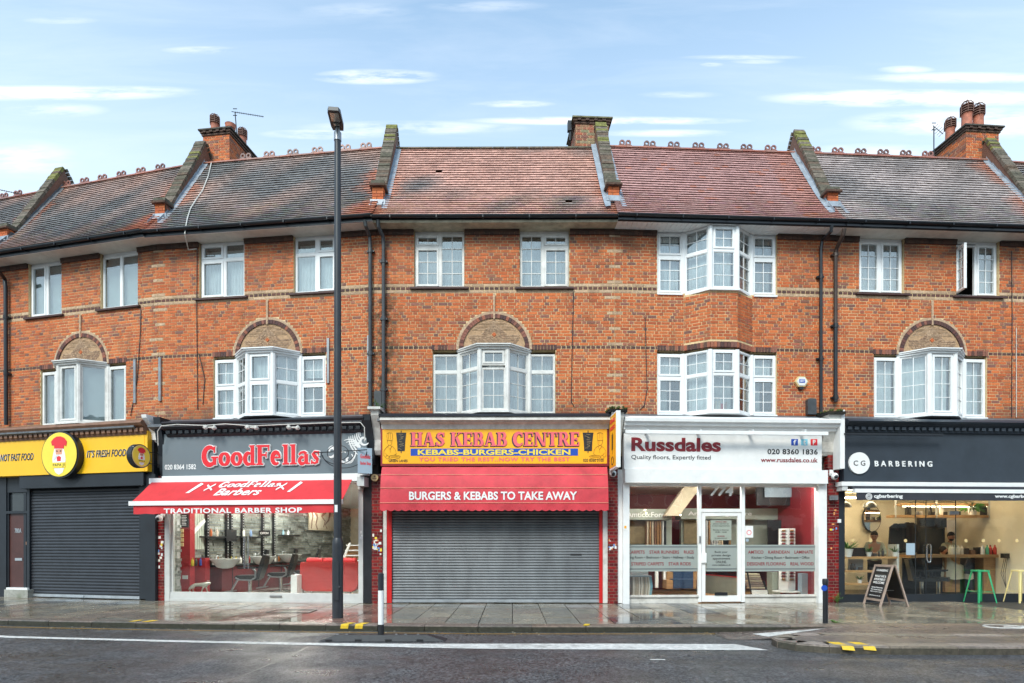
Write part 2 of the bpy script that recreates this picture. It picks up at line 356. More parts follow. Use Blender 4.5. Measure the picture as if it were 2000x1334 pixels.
# ---------------- plan of the terrace ----------------
P = [(-19.4,18.45),(-14.2,17.07),(-9.1,15.79),(-3.3,15.03),(2.5,15.0),(8.03,15.29),(13.62,15.62),(19.2,16.1)]
class H: pass
HS = []
for i in range(7):
    h = H(); h.i = i; h.A = Vector(P[i]); h.B = Vector(P[i+1]); d = h.B-h.A; h.L = d.length; h.ax = d/h.L; h.n = Vector((h.ax.y, -h.ax.x)); h.rz = math.atan2(h.ax.y, h.ax.x); HS.append(h)
def U(h, px, py, d=0.):
    """point of the photograph's geometry on the plane d metres in front of house h's wall -> (u, z)"""
    r = Vector(((px-1000)/FP, 1.0)); t_ = (h.A.dot(h.n)+d)/r.dot(h.n); q = r*t_-h.A
    return q.dot(h.ax), EYE+t_*(HY-py)/FP
def rect(h, x0, y0, x1, y1, d):
    xm = (x0+x1)/2
    return U(h, x0, y0, d)[0], U(h, x1, y0, d)[0], U(h, xm, y1, d)[1], U(h, xm, y0, d)[1]   # u0,u1,z0,z1
def PB(m, h, x0, y0, x1, y1, df, dk, c=None):
    u0, u1, z0, z1 = rect(h, x0, y0, x1, y1, df); m.box(u0, u1, -df, -dk, z0, z1, c); return m
def world(h, u, d, z): q = h.A+h.ax*u+h.n*d; return (q.x, q.y, z)
def mitre(i, d):
    """plan point d metres in front of the wall at party line i, in world space"""
    if i == 0: return HS[0].A+HS[0].n*d
    if i == 7: return HS[6].B+HS[6].n*d
    n1, n2 = HS[i-1].n, HS[i].n; b = (n1+n2).normalized(); return Vector(P[i])+b*(d/b.dot(n1))
def mu(h, i, d): return (mitre(i, d)-h.A).dot(h.ax)
ROOT = []
HL = ['end terraced house at the far left, mostly outside the picture, dark pipe on its wall', 'terraced brick house with casement windows above the yellow takeaway sign',
      'terraced brick house with net curtains above the grey barber shop sign', 'middle terraced house with a dingy arched bay above the kebab shop',
      'terraced brick house with a white two-storey bay above the white flooring shop', 'terraced brick house with one casement open above the navy barber shop',
      'end terraced house at the far right, only the corner of its roof in view']
for h in HS:
    ROOT.append(thing('terraced_house', HL[h.i], 'house', (h.A.x, h.A.y, 0), h.rz, 'brick houses of the terrace'))
# ---------------- bricks ----------------
PIT = .0758; ZB = 7.69; BH = PIT-.0145
PAL = [(.53,.125,.034),(.48,.11,.030),(.56,.155,.045),(.44,.10,.030),(.50,.14,.046),(.56,.14,.037),(.38,.09,.032),(.47,.12,.038)]
DRK = [(.25,.095,.065),(.30,.10,.06),(.20,.085,.065),(.33,.12,.07),(.36,.10,.055),(.38,.12,.06)]
TAN = [(.47,.32,.205),(.42,.28,.18),(.50,.35,.23)]
BRN = [(.10,.042,.035),(.13,.05,.04),(.08,.038,.035)]
GLZ = [(.20,.014,.016),(.15,.012,.016),(.25,.022,.02),(.11,.014,.016)]
BM = {}; LADDER = []
def brick_mesh(w, ci, pal, mat, hgt=BH):
    key = (round(w, 4), ci, mat, round(hgt, 3), id(pal))
    if key not in BM:
        m = M(); e = .003
        vs = [(0,0,0),(w,0,0),(w,0,hgt),(0,0,hgt),(e,-e,e),(w-e,-e,e),(w-e,-e,hgt-e),(e,-e,hgt-e)]
        vs = [(x, y+e if y == 0 else y+e, z) for x, y, z in vs]
        vs += [(0,.02,0),(w,.02,0),(w,.02,hgt),(0,.02,hgt)]
        m.add(vs, [(4,5,6,7),(0,1,5,4),(1,2,6,5),(2,3,7,6),(3,0,4,7),(8,9,1,0),(9,10,2,1),(10,11,3,2),(11,8,0,3)], pal[ci]); BM[key] = m.mesh('brick', mat)
    return BM[key]
def courses(z0, z1):
    k = math.ceil((z0-ZB+BH*.3)/PIT)
    while ZB+k*PIT+BH/2 <= z1+BH*.3:
        yield k, ZB+k*PIT-BH/2, ZB+k*PIT+BH/2; k += 1
def brickfield(L, z0, z1, excl, T, out, seed=0, bands=True, dark=.0, pals=(PAL, DRK)):
    """Flemish bond; appends (T, u, z, width, palette, index, material)"""
    rr = random.Random(seed)
    for k, za, zb in courses(z0, z1):
        za = max(za, z0); zb = min(zb, z1)
        ex = sorted(excl(za, zb)); free = []; x = 0
        for a, b in ex:
            if a > x: free.append((x, a))
            x = max(x, b)
        if x < L: free.append((x, L))
        head = bands and k in (0, -19); tan = bands and k in (1, -1)
        u = -(.1688 if k % 2 else 0) - .02; j = 0
        while u < L:
            if head: w = .1025; pal, mt = BRN, 'brick'
            elif tan: w = .30; pal, mt = TAN, 'tan'
            else:
                w = .212 if j % 2 == 0 else .0995
                if rr.random() < .06: w = .1025 if w > .2 else .215
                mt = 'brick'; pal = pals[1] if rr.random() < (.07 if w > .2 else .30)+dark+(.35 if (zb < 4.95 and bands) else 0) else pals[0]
            if bands and k % 5 == 2 and LADDER and min(abs(u+w/2-x_) for x_ in LADDER) < .17: pal, mt = TAN, 'tan'
            ci = rr.randrange(len(pal))
            for a, b in free:
                p, q = max(u, a+.004), min(u+w, b-.004)
                if q-p > .012: out.append((T, p, za, q-p, zb-za, pal, ci, mt, rr.random()))
            u += w+(.018 if head else .0135); j += 1
def place_bricks(lst, parent, h, nmax=300, name='brick', rest='brickwork', mat=None):
    full = [b for b in lst if b[3] > .205 and abs(b[4]-BH) < .002 and b[7] == 'brick']
    full.sort(key=lambda b: (Vector(world(h, TP(b[0], b[1], 0, 0)[0], 0, b[2]))-Vector((0, 0, EYE))).length)
    sing = set(id(b) for b in full[:nmax]); st = {}
    for b in lst:
        T, u, z, w, hh, pal, ci, mt, r = b
        if id(b) in sing:
            o = bpy.data.objects.new(name, brick_mesh(w, ci, pal, mat or mt)); col.objects.link(o); o.parent = parent
            p = TP(T, u, r*.003, z); o.location = p; o.rotation_euler = (0, 0, T[2])
        else:
            mm = st.setdefault(mt, M()); j = r*.004
            c = pal[ci]; f = .88+.24*((r*7.3) % 1); c = tuple(x*f for x in c)
            vs = [TP(T,u,j,z),TP(T,u+w,j,z),TP(T,u+w,j,z+hh),TP(T,u,j,z+hh),TP(T,u,-.02,z),TP(T,u+w,-.02,z),TP(T,u+w,-.02,z+hh),TP(T,u,-.02,z+hh)]
            mm.add(vs, [(0,1,2,3),(4,5,1,0),(5,6,2,1),(6,7,3,2),(7,4,0,3)], c)
    for mt, mm in st.items(): mm.build(rest if mt == 'brick' else 'band_tiles', mat or mt, parent, kind='stuff')
def grid_wall(m, xs, zs, solid, y0=.006, y1=.3):
    xs = sorted(set(round(x, 4) for x in xs)); zs = sorted(set(round(z, 4) for z in zs)); nx, nz = len(xs)-1, len(zs)-1
    S_ = [[solid((xs[i]+xs[i+1])/2, (zs[j]+zs[j+1])/2) for j in range(nz)] for i in range(nx)]
    def g(i, j): return 0 <= i < nx and 0 <= j < nz and S_[i][j]
    for i in range(nx):
        for j in range(nz):
            if not g(i, j): continue
            a, b, c, d = xs[i], xs[i+1], zs[j], zs[j+1]
            m.add([(a,y0,c),(b,y0,c),(b,y0,d),(a,y0,d)], [(0,1,2,3)]); m.add([(a,y1,c),(b,y1,c),(b,y1,d),(a,y1,d)], [(3,2,1,0)])
            if not g(i-1, j): m.add([(a,y0,c),(a,y0,d),(a,y1,d),(a,y1,c)], [(0,1,2,3)])
            if not g(i+1, j): m.add([(b,y0,c),(b,y1,c),(b,y1,d),(b,y0,d)], [(0,1,2,3)])
            if not g(i, j-1): m.add([(a,y0,c),(a,y1,c),(b,y1,c),(b,y0,c)], [(0,1,2,3)])
            if not g(i, j+1): m.add([(a,y0,d),(b,y0,d),(b,y1,d),(a,y1,d)], [(0,1,2,3)])
# ---------------- windows ----------------
def ring(m, T, a, b, c, d, w, t0, t1):
    m.tbox(T, a, b, t0, t1, d-w, d); m.tbox(T, a, b, t0, t1, c, c+w); m.tbox(T, a, a+w, t0, t1, c+w, d-w); m.tbox(T, b-w, b, t0, t1, c+w, d-w)
def drape(m, T, a, b, z0, z1, t0=-.16, amp=.02, per=.09, ph=0):
    n = max(8, int((b-a)/.03)); vs = []; fs = []
    for i in range(n+1):
        s_ = a+(b-a)*i/n; o = amp*math.sin(s_/per*6.28+ph)+amp*.5*math.sin(s_/per*2.3+1+ph)
        vs += [TP(T, s_, t0+o, z0), TP(T, s_, t0+o*.6, z1)]
    for i in range(n): fs.append((2*i, 2*i+2, 2*i+3, 2*i+1))
    m.add(vs, fs)
def panel(fr, T, w, z0, z1, lights, par, mat='upvc'):
    """one flat run of window: frame pieces go into fr, every light becomes sash + pane under par (made later)"""
    jobs = []
    for (a, b, c, d, nx, nz, sash) in lights:
        A, B_, C, D = a*w, b*w, z0+c*(z1-z0), z0+d*(z1-z0)
        ring(fr, T, A, B_, C, D, .034, -.06, 0)
        jobs.append((T, A+.034, B_-.034, C+.034, D-.034, nx, nz, sash, mat))
    return jobs
def do_lights(jobs, par):
    for (T, A, B_, C, D, nx, nz, sash, mat) in jobs:
        w = .045 if sash else .014; m = M(); ring(m, T, A+.002, B_-.002, C+.002, D-.002, w, -.045, .016 if sash else -.008)
        a, b, c, d = A+w, B_-w, C+w, D-w
        for i in range(1, nx): x = a+(b-a)*i/nx; m.tbox(T, x-.008, x+.008, -.022, -.010, c, d)
        for j in range(1, nz): z = c+(d-c)*j/nz; m.tbox(T, a, b, -.0215, -.0105, z-.008, z+.008)
        so_ = m.build('sash', mat, par)
        g = M().tbox(T, a-.004, b+.004, -.030, -.025, c-.004, d+.004); g.build('pane', 'pane', par)
def TL(ft, lo=(2,3), up=(2,1), sl=False, su=True): return [(0,1,0,ft,lo[0],lo[1],sl),(0,1,ft,1,up[0],up[1],su)]
def window(h, r, lights, cur='net', mat='upvc', sill=None, label=None, ztop=None):
    root = ROOT[h.i]; u0, u1, z0, z1 = r; T = (u0+.012, .075, 0); w = u1-u0-.024
    fr = M(); jobs = panel(fr, T, w, z0+.01, z1, lights, None)
    if ztop: fr.tbox(T, 0, w, -.06, -.01, z1, ztop)
    win = fr.build('window', mat, root, label=label); do_lights([(*j[:8], mat) for j in jobs], win)
    cm = M()
    if cur == 'net': drape(cm, T, .03, w-.03, z0+.05, z1-.02); cm.build('curtain', 'curtain', win)
    elif cur == 'nets2':
        drape(cm, T, .03, w-.03, z0+.05, z1-.28*(z1-z0)); drape(cm, T, .03, w-.03, z1-.27*(z1-z0), z1-.1, t0=-.2, per=.06); cm.build('curtain', 'curtain', win)
    elif cur == 'dim': drape(cm, T, .03, w-.03, z0+.05, z1-.02, amp=.01); cm.build('curtain', 'curtain_dim', win)
    elif cur == 'blind':
        z = z0+.06
        while z < z1-.3: cm.tbox(T, .03, w-.03, -.13, -.115, z, z+.019); z += .022
        cm.build('blind', 'blind', win)
        cm = M()
        while z < z1-.03: cm.tbox(T, .03, w-.03, -.14, -.125, z, z+.022); z += .03
        cm.build('blind', 'curtain_dim', win)
    elif cur == 'half':
        drape(cm, T, w*.55, w-.03, z0+.05, z1-.02, per=.06, amp=.03); cm.build('curtain', 'curtain', win)
    if sill:
        s0, s1, sa, sb = sill; M().box(s0, s1, -.07, .08, sa, sb).build('window_sill', 'sill', win)
    return win
def bay(h, c, uL, uR, z0, z1, spec, cur, mat='upvc', cap=True, hb=.86, hf=.33, p=.35, label=None, zf=None):
    root = ROOT[h.i]; yb = .05; zt = zf or z1
    pts = [(uL+.01, yb), (c-hb, yb), (c-hf, -p), (c+hf, -p), (c+hb, yb), (uR-.01, yb)]
    fr = M(); jobs = []; Ts = []
    for i in range(5):
        (x0, y0), (x1, y1) = pts[i], pts[i+1]; T = (x0, y0, math.atan2(y1-y0, x1-x0)); w = math.hypot(x1-x0, y1-y0); Ts.append((T, w))
        e = .04 if i in (1,2,3) else 0; T2 = TP(T, e, 0, 0); T2 = (T2[0], T2[1], T[2])
        jobs += panel(fr, T2, w-2*e, z0, zt if i in (1,2,3) else z1, spec[i], None)
    for (x, y) in pts[1:5]:
        fr.prism([(x+.062*math.cos(a), y+.062*math.sin(a)+.015) for a in [k*math.pi/4+.39 for k in range(8)]], z0-.01, zt, 'z')
    win = fr.build('bay_window', mat, root, label=label); do_lights([(*j[:8], mat) for j in jobs], win)
    def poly(o, yb_=yb): return [(c-hb-o*.6, yb_), (c-hf-o*.6, -p-o), (c+hf+o*.6, -p-o), (c+hb+o*.6, yb_)]
    M().prism(poly(.06, yb+.02), z0-.06, z0-.012, 'z').box(uL, c-hb-.04, -.03, yb, z0-.05, z0-.004).box(c+hb+.04, uR, -.03, yb, z0-.05, z0-.004).build('window_sill', mat, win)
    if cap:
        m = M(); m.prism(poly(.05), zt+.002, zt+.05, 'z').prism(poly(.10), zt+.051, zt+.085, 'z').prism(poly(.13), zt+.086, zt+.112, 'z'); m.build('cornice', mat if h.i != 3 else 'upvc_old', win)
        m = M(); a = poly(.12); b = [(x+(c-x)*.35, yb if abs(y-yb) < .01 else y+.3) for x, y in a]; b[0] = (b[0][0], yb); b[3] = (b[3][0], yb)
        m.add([(x, y, zt+.113) for x, y in a]+[(x, y, zt+.15) for x, y in b], [(0,1,5,4),(1,2,6,5),(2,3,7,6),(4,5,6,7),(0,4,7,3)]); m.build('lead_capping', 'lead', win)
    for i, (T, w) in enumerate(Ts):
        k = cur[i] if isinstance(cur, (list, tuple)) else cur; cm = M()
        if k in ('net', 'dim'): drape(cm, T, .08, w-.08, z0+.04, (zt if i in (1,2,3) else z1)-.05, ph=i); cm.build('curtain', 'curtain' if k == 'net' else 'curtain_dim', win)
        elif k == 'blind':
            z = z0+.06
            while z < zt-.06: cm.tbox(T, .08, w-.08, -.13, -.118, z, z+.017); z += .026
            cm.build('blind', 'blind', win)
        elif k == 'halfnet':
            drape(cm, T, .08, w-.08, z0+.65*(zt-z0), zt-.05, ph=i, t0=-.12); cm.build('curtain', 'curtain', win)
            cm = M(); drape(cm, T, .08, w*.45, z0+.04, z0+.6*(zt-z0), ph=i, per=.05); cm.build('curtain', 'curtain_dim', win)
    return win
# ---------------- roof ----------------
OV = {0:.44,1:.44,2:.40,3:.34,4:.42,5:.44,6:.44}
ZS = {0:9.12,1:9.12,2:9.12,3:9.12,4:9.11,5:9.10,6:9.08}
GA = .125
PRF = [(0, 0, rad(46))]
for k_ in range(1, 460):
    a_ = rad(46+9.8*min(1, k_*.01/1.7)); PRF.append((PRF[-1][0]+.01*math.cos(a_), PRF[-1][1]+.01*math.sin(a_), a_))
def prof(s):     # bell-cast roof slope: slightly flatter at the eaves
    if s < 0: return (s*math.cos(PRF[0][2]), s*math.sin(PRF[0][2]), PRF[0][2])
    f = min(s/.01, 458); k = int(f); a, b = PRF[k], PRF[k+1]; t_ = f-k
    return (a[0]+(b[0]-a[0])*t_, a[1]+(b[1]-a[1])*t_, a[2])
NR = 30; RT = prof(NR*GA)
def tcol(i, uf, vf, u, v, L):
    n = (math.sin(u*1.7+i*2.1)*math.cos(v*2.3+i)+math.sin(u*.8+v*1.9+i*3.3)+.5*math.sin(u*4.1-v*3+i))/2.5
    edge = min(u, L-u); q = R.random()
    org = [(.52,.19,.11),(.46,.16,.09),(.55,.23,.14)]; pnk = [(.53,.30,.24),(.50,.28,.22),(.56,.33,.26),(.47,.27,.22)]; gry = [(.22,.185,.17),(.25,.195,.17),(.20,.17,.16),(.28,.20,.17),(.32,.21,.18)]
    mau = [(.46,.25,.23),(.49,.27,.25),(.43,.23,.21),(.50,.29,.26)]
    def lp(a, b, t_): t_ = max(0, min(1, t_)); g_ = 1.02+.24*R.random(); return tuple((x*(1-t_)+y*t_)*g_ for x, y in zip(a, b))
    O, Pk, G, Mv = (.52,.19,.11), (.53,.30,.24), (.17,.16,.155), (.47,.26,.235)
    wav = .25*math.sin(v*3+i)+.12*math.sin(v*7+i*2)+.15*(R.random()-.5)
    if i == 4: return lp(Mv, O, .6*(1 if q < .03 else 0)+.35*(u > L-1.0)*(1-vf*.3))
    if i == 5: return lp(lp((.40,.33,.31), (.25,.22,.21), .5+n), O, 1.2*((.75+wav)-(L-u)))
    if i == 3:
        base = lp(Pk, G, 1.3*n-.25+.5*(vf < .3)*max(0, math.sin(u*1.4+1)))
        return lp(base, O, 2.2*((.30+wav*.8+(1-vf)*.15)-edge))
    base = lp((.42,.27,.22), G, .72+.9*n-.75*max(0, vf-.55)+(.15 if i == 2 else 0))
    return lp(base, O, 2.0*((.42+wav+(1-vf)*.45*(u > L/2))-edge))
TMS = {}
def tile_mesh(c, w):
    c = tuple(round(x*30)/30 for x in c); key = (c, round(w, 2))
    if key not in TMS:
        m = M().box(0, w, 0, GA*1.35, 0, .014, c); m.f.pop(-1); m.c.pop(-1); m.c[0] = tuple(x*.45 for x in c); TMS[key] = m.mesh('tile', 'tile')  # butt face coloured darker to paint the shadow line between tile rows
    return TMS[key]
def roof(h, ridge=True):
    i = h.i; root = ROOT[i]; o = OV[i]+.05; z0 = ZS[i]+.13; L = h.L
    def PT(s, e=0): y, z, a = prof(s); return (-o+y-e*math.sin(a), z0+z+e*math.cos(a), a)
    def ends(s):
        y = PT(s)[0]; return mu(h, i, -y), mu(h, i+1, -y)
    m = M(); ss = [0, .4, .8, 1.2, 1.7, NR*GA]
    vs = []
    for s in ss: a, b = ends(s); y, z, _ = PT(s, -.012); vs += [(a, y, z), (b, y, z)]
    y, z, _ = PT(NR*GA, -.012); vs += [(0, y+3.4, z-4.2), (L, y+3.4, z-4.2)]
    m.add(vs, [(2*q_, 2*q_+1, 2*q_+3, 2*q_+2) for q_ in range(6)], (.13,.06,.04)); rf = m.build('roof', 'tile', root)
    tiles = []
    for r in range(NR):
        s = r*GA; y, z, a = PT(s, .040); ua, ub = ends(s); u = ua-(.083 if r % 2 else 0)-R.random()*.01; th = a-rad(12)
        while u < ub:
            w = .162; p, q = max(u, ua), min(u+w, ub)
            if q-p > .03:
                skip = i == 3 and (r, int(u/.165)) in {(19,7),(6,27)}
                if not skip: tiles.append((p, q-p, y, z, th+R.uniform(-.012,.012), tcol(i, u/L, r/NR, (p+q)/2, s, L), r))
            u += .165
    full = [t for t in tiles if t[1] > .16]; full.sort(key=lambda t: t[6]); sing = set(id(t) for t in full[:300]); st = M()
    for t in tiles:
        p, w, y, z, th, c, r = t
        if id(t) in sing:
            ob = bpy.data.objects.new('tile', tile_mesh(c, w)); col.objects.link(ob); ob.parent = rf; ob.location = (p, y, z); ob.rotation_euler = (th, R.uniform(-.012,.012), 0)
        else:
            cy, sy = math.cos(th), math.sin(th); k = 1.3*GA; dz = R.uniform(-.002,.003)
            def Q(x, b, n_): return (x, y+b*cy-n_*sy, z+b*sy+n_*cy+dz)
            st.add([Q(p,0,0),Q(p+w,0,0),Q(p+w,0,.013),Q(p,0,.013),Q(p,k,.013),Q(p+w,k,.013),Q(p+w,k,0),Q(p,k,0)], [(0,1,2,3),(3,2,5,4),(1,6,5,2),(0,3,4,7)], c); st.c[-4] = tuple(x*.45 for x in c)  # same painted shadow line on the butt faces of the joined tiles
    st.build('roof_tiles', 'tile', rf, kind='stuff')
    # ridge tiles
    y, z, _ = PT(NR*GA); ua, ub = mu(h, i, -y), mu(h, i+1, -y); n = int((ub-ua)/.32); wd = (ub-ua)/n
    crest = {1:[130,165,200,237,275,313],2:[480,526,572,620,674,715],4:[1221,1269,1316,1364,1412,1458,1505],5:[1592,1636,1681,1725,1769,1812],0:[8,35]}.get(i, [])
    crest = [U(h, px, 300, -y)[0] for px in crest]
    for k in range(n):
        cc = R.choice([(.36,.14,.09),(.32,.12,.08),(.30,.15,.11)]) if i != 3 else R.choice([(.13,.11,.08),(.11,.10,.07),(.15,.12,.09)])
        m = M(); a0, a1 = ua+k*wd+.004, ua+(k+1)*wd-.004
        pr = [(y+.12*math.cos(t_), z-.03+.085*math.sin(t_)) for t_ in [math.pi*j/6 for j in range(7)]]
        m.prism(pr, a0, a1, 'x', cc); m.build('ridge_tile', 'tile' if i != 3 else 'coping', rf)
    for cu in crest:
        m = M(); cc = R.choice([(.22,.085,.065),(.17,.08,.065),(.25,.10,.075)])
        m.box(cu-.18, cu+.18, y-.02, y+.02, z+.035, z+.09, cc)
        for sx in (-.085, .085):
            for k in range(8):
                a, b = rad(22.5+45*k), rad(22.5+45*(k+1)); cx, cz = cu+sx, z+.15
                qa = [(cx+rr*math.cos(t_), cz+rr*math.sin(t_)) for t_, rr in ((a,.080),(b,.080),(b,.04),(a,.04))]
                m.prism(qa, y-.018, y+.018, 'y', cc)
        m.build('ridge_crest', 'tile', rf)
    return rf, PT, z0, o
def eaves(h):
    i = h.i; root = ROOT[i]; o = OV[i]; z = ZS[i]; old = i == 3
    def seg(m, d0, d1, za, zb, c=None):
        a0, a1, b0, b1 = mu(h, i, d0), mu(h, i, d1), mu(h, i+1, d0), mu(h, i+1, d1)
        m.add([(a1,-d1,za),(b1,-d1,za),(b0,-d0,za),(a0,-d0,za),(a1,-d1,zb),(b1,-d1,zb),(b0,-d0,zb),(a0,-d0,zb)], BOXF, c)
    if i == 4:   # upvc soffit boards, one piece each
        n = 46
        for k in range(n):
            u0, u1 = h.L*k/n+.004, h.L*(k+1)/n-.004; M().box(u0, u1, -o, .2, z, z+.012).build('soffit_board', 'upvc', root)
        m = M(); seg(m, -.2, o, z+.015, z+.04); m.build('soffit', 'upvc_old', root)
    else:
        m = M(); seg(m, -.2, o, z, z+.04); m.build('soffit', 'soffit_old' if old else 'soffit', root)
    m = M(); seg(m, o+.001, o+.03, z-.008, z+(.055 if old else .02)); 
    m.build('fascia_board', 'soffit_old' if old else 'upvc' if i < 3 else 'gutter', root)
    m = M(); seg(m, o+.031, o+.05, z+(.05 if old else -.012), z+.14)
    if i in (4,5,6): seg(m, o+.051, o+.075, z+.0, z+.07)
    # half-round gutter
    n = 8
    for k in range(n):
        a, b = math.pi+math.pi*k/n, math.pi+math.pi*(k+1)/n
        vs = []
        for t_ in (a, b):
            for rr in (.062, .056):
                d = o+.105-rr*math.cos(t_); zz = z+.125+rr*math.sin(t_)
                vs += [(mu(h, i, d), -d, zz), (mu(h, i+1, d), -d, zz)]
        m.add(vs, [(0,1,5,4),(2,6,7,3),(0,2,3,1),(4,5,7,6)])
    g = m.build('gutter', 'gutter', root)
    u = .4
    while u < h.L: M().box(u, u+.025, -o-.17, -o-.04, z+.05, z+.11).build('gutter_bracket', 'black_metal', g); u += 1.1
def parapet(i, h, at_end=False):
    """raised party wall with kneeler, coping and lead flashing, on the roof at party line i"""
    root = ROOT[h.i]; x0 = h.L if at_end else 0; _, PT, z0, o = RF[h.i]
    ry, rz = PT(NR*GA)[0], PT(NR*GA)[1]; yf = .08
    def zroof(y):
        s = 0
        while PT(s)[0] < y and s < NR*GA: s += .02
        return PT(s)[1]
    w = .135; ap = rz+.62
    prof_ = [(yf, zroof(yf)-.05), (yf, 10.22), (yf+.22, 10.25), (ry, ap-.06), (ry+1.3, ap-1.85), (ry+1.3, rz-2.2), (ry, rz-.2)]
    m = M().prism(prof_, x0-w, x0+w, 'x', (.15,.075,.05)); pw = m.build('parapet', 'brick', root)
    k = 0; z = zroof(yf)-.02
    while z < 10.2:
        for (a, b) in ([(-w, .075), (.085, w)] if k % 2 else [(-w, -.035), (-.025, w)]):
            c = R.choice(PAL); mm = M().box(x0+a, x0+b, yf-.012, yf+.05, z, z+.064, c); mm.build('brick', 'brick', pw)
        for (a, b) in [(.05,.2),(.21,.42)]:
            if z > zroof(yf+b)-.02:
                for sx in (-1, 1): M().box(x0+sx*(w-.03), x0+sx*(w+.006), yf+a-(.05 if k % 2 else 0), yf+b-(.05 if k % 2 else 0), z, z+.064, R.choice(PAL+DRK)).build('brick', 'brick', pw)
        z += .0745; k += 1
    cp = M().box(x0-.20, x0+.20, yf-.09, yf+.30, 10.225, 10.275, (.09,.05,.035)).box(x0-.165, x0+.165, yf-.04, yf+.3, 10.277, 10.37, (.10,.095,.07))
    cp.build('kneeler', 'coping', pw)
    # creasing tiles on edge up the slope
    for (ya, za, yb, zb) in ((yf+.26, 10.27, ry+.02, ap), (ry+1.3, ap-1.8, ry+.03, ap)):
        L_ = math.hypot(yb-ya, zb-za); n = max(4, int(L_/.1)); m = M(); dy, dz = (yb-ya)/L_, (zb-za)/L_
        for k in range(n):
            s0, s1 = L_*k/n+.004, L_*(k+1)/n-.004; j = R.uniform(-.006,.012); hw = .146+R.uniform(0,.008); t_ = .075+j
            c = R.choice([(.13,.105,.08),(.10,.085,.06),(.16,.13,.10),(.09,.08,.055),(.12,.08,.055)])
            if s1 > L_*.72 and R.random() < .28 and ya < ry: c = (.17,.165,.045)
            nn = (-dz, dy) if ya < yb else (dz, -dy)
            q = [(ya+dy*s0, za+dz*s0), (ya+dy*s1, za+dz*s1), (ya+dy*s1+nn[0]*t_, za+dz*s1+nn[1]*t_), (ya+dy*s0+nn[0]*t_, za+dz*s0+nn[1]*t_)]
            m.prism(q, x0-hw, x0+hw, 'x', c)
        m.build('coping', 'coping', pw)
    for sx in (-1, 1):
        m = M()
        for k in range(9):
            s0, s1 = .42+k*.37, .42+(k+1)*.37+.03
            if s1 > NR*GA+.05: break
            (y0, z0_, a), (y1, z1_, b) = PT(s0, .05), PT(s1, .045+.004*k)
            m.add([(x0+sx*w,y0,z0_),(x0+sx*(w+.13),y0,z0_-.02),(x0+sx*(w+.13),y1,z1_-.02),(x0+sx*w,y1,z1_),(x0+sx*(w+.004),y0,z0_+.08),(x0+sx*(w+.004),y1,z1_+.08)], [(0,1,2,3),(0,3,5,4)])
        m.build('flashing', 'lead' if i not in (1,) else 'lead_dark', pw)
    M().box(x0-w-.05, x0+w+.05, yf-.03, yf-.012, zroof(yf)-.07, zroof(yf)+.12).box(x0-w-.06, x0+w+.06, yf-.12, yf-.01, zroof(yf)-.06, zroof(yf)-.03).build('lead_apron', 'lead', pw)
    return pw
def chimney(h, u0, u1, y0, y1, zt, mossy=False):
    root = ROOT[h.i]; m = M().box(u0+.006, u1-.006, y0+.006, y1-.006, 10.4, zt-.16); ch = m.build('chimney', 'mortar', root); lst = []
    pal = (PAL, DRK) if not mossy else ([(.30,.16,.09),(.22,.19,.12),(.26,.21,.13),(.38,.14,.07),(.20,.18,.10)], DRK)
    brickfield(u1-u0, 11.0, zt-.17, lambda a, b: [], (u0, y0, 0), lst, 5, False, .1 if not mossy else .5, pal)
    brickfield(y1-y0, 11.0, zt-.17, lambda a, b: [], (u1, y0, rad(90)), lst, 6, False, .2, pal)
    brickfield(y1-y0, 11.0, zt-.17, lambda a, b: [], (u0, y1, rad(-90)), lst, 7, False, .2, pal)
    place_bricks(lst, ch, h, 120)
    m = M(); dn = M()
    for k, e in enumerate((.03, .06)):
        m.box(u0-e, u1+e, y0-e, y1+e, zt-.16+.06*k, zt-.105+.06*k, (.10,.06,.045))
    m.box(u0-.10, u1+.10, y0-.10, y1+.10, zt-.038, zt, (.07,.065,.055) if not mossy else (.17,.16,.09)).box(u0+.04, u1-.04, y0+.04, y1-.04, zt, zt+.04, (.09,.09,.08)); m.build('chimney_cap', 'coping', ch)
    n = 4
    for k in range(n): x = u0+(u1-u0)*(k+.2)/n; M().box(x, x+.09, y0-.085, y0-.03, zt-.10, zt-.04, (.08,.05,.04)).build('chimney_corbel', 'coping', ch)
    return ch
def pot(ch, u, y, z, hgt, r=.13, louvre=True):
    m = M().lathe((u, y, z), [(r*1.05,0),(r*1.05,.05),(r*.92,.09),(r*.86,hgt*.55),(r*.92,hgt*.6),(r*1.0,hgt*.62)]); p = m.build('chimney_pot', 'terracotta', ch, smooth=True)
    if louvre:
        m = M()
        for k in range(4): zz = hgt*.64+k*hgt*.085; m.lathe((u, y, z+zz), [(r*.75,0),(r*1.10,.006),(r*1.08,.03),(r*.8,.038)], 14)
        m.build('pot_louvre', 'pot_top', p); m = M()
        for k in range(6):
            a = k*math.pi/3; m.tube([(u+r*1.1*math.cos(a), y+r*1.1*math.sin(a), z+hgt*.62), (u+r*1.1*math.cos(a), y+r*1.1*math.sin(a), z+hgt*.95), (u+r*.6*math.cos(a), y+r*.6*math.sin(a), z+hgt*1.08), (u, y, z+hgt*1.12)], .012, 5)
        m.build('pot_cage', 'pot_top', p)
    else:
        M().lathe((u, y, z+hgt*.62), [(r*.8,0),(r*1.0,.01),(r*1.05,hgt*.2),(r*1.12,hgt*.24),(r*.9,hgt*.24),(r*.8,.02)]).build('pot_rim', 'terracotta', p, smooth=True)
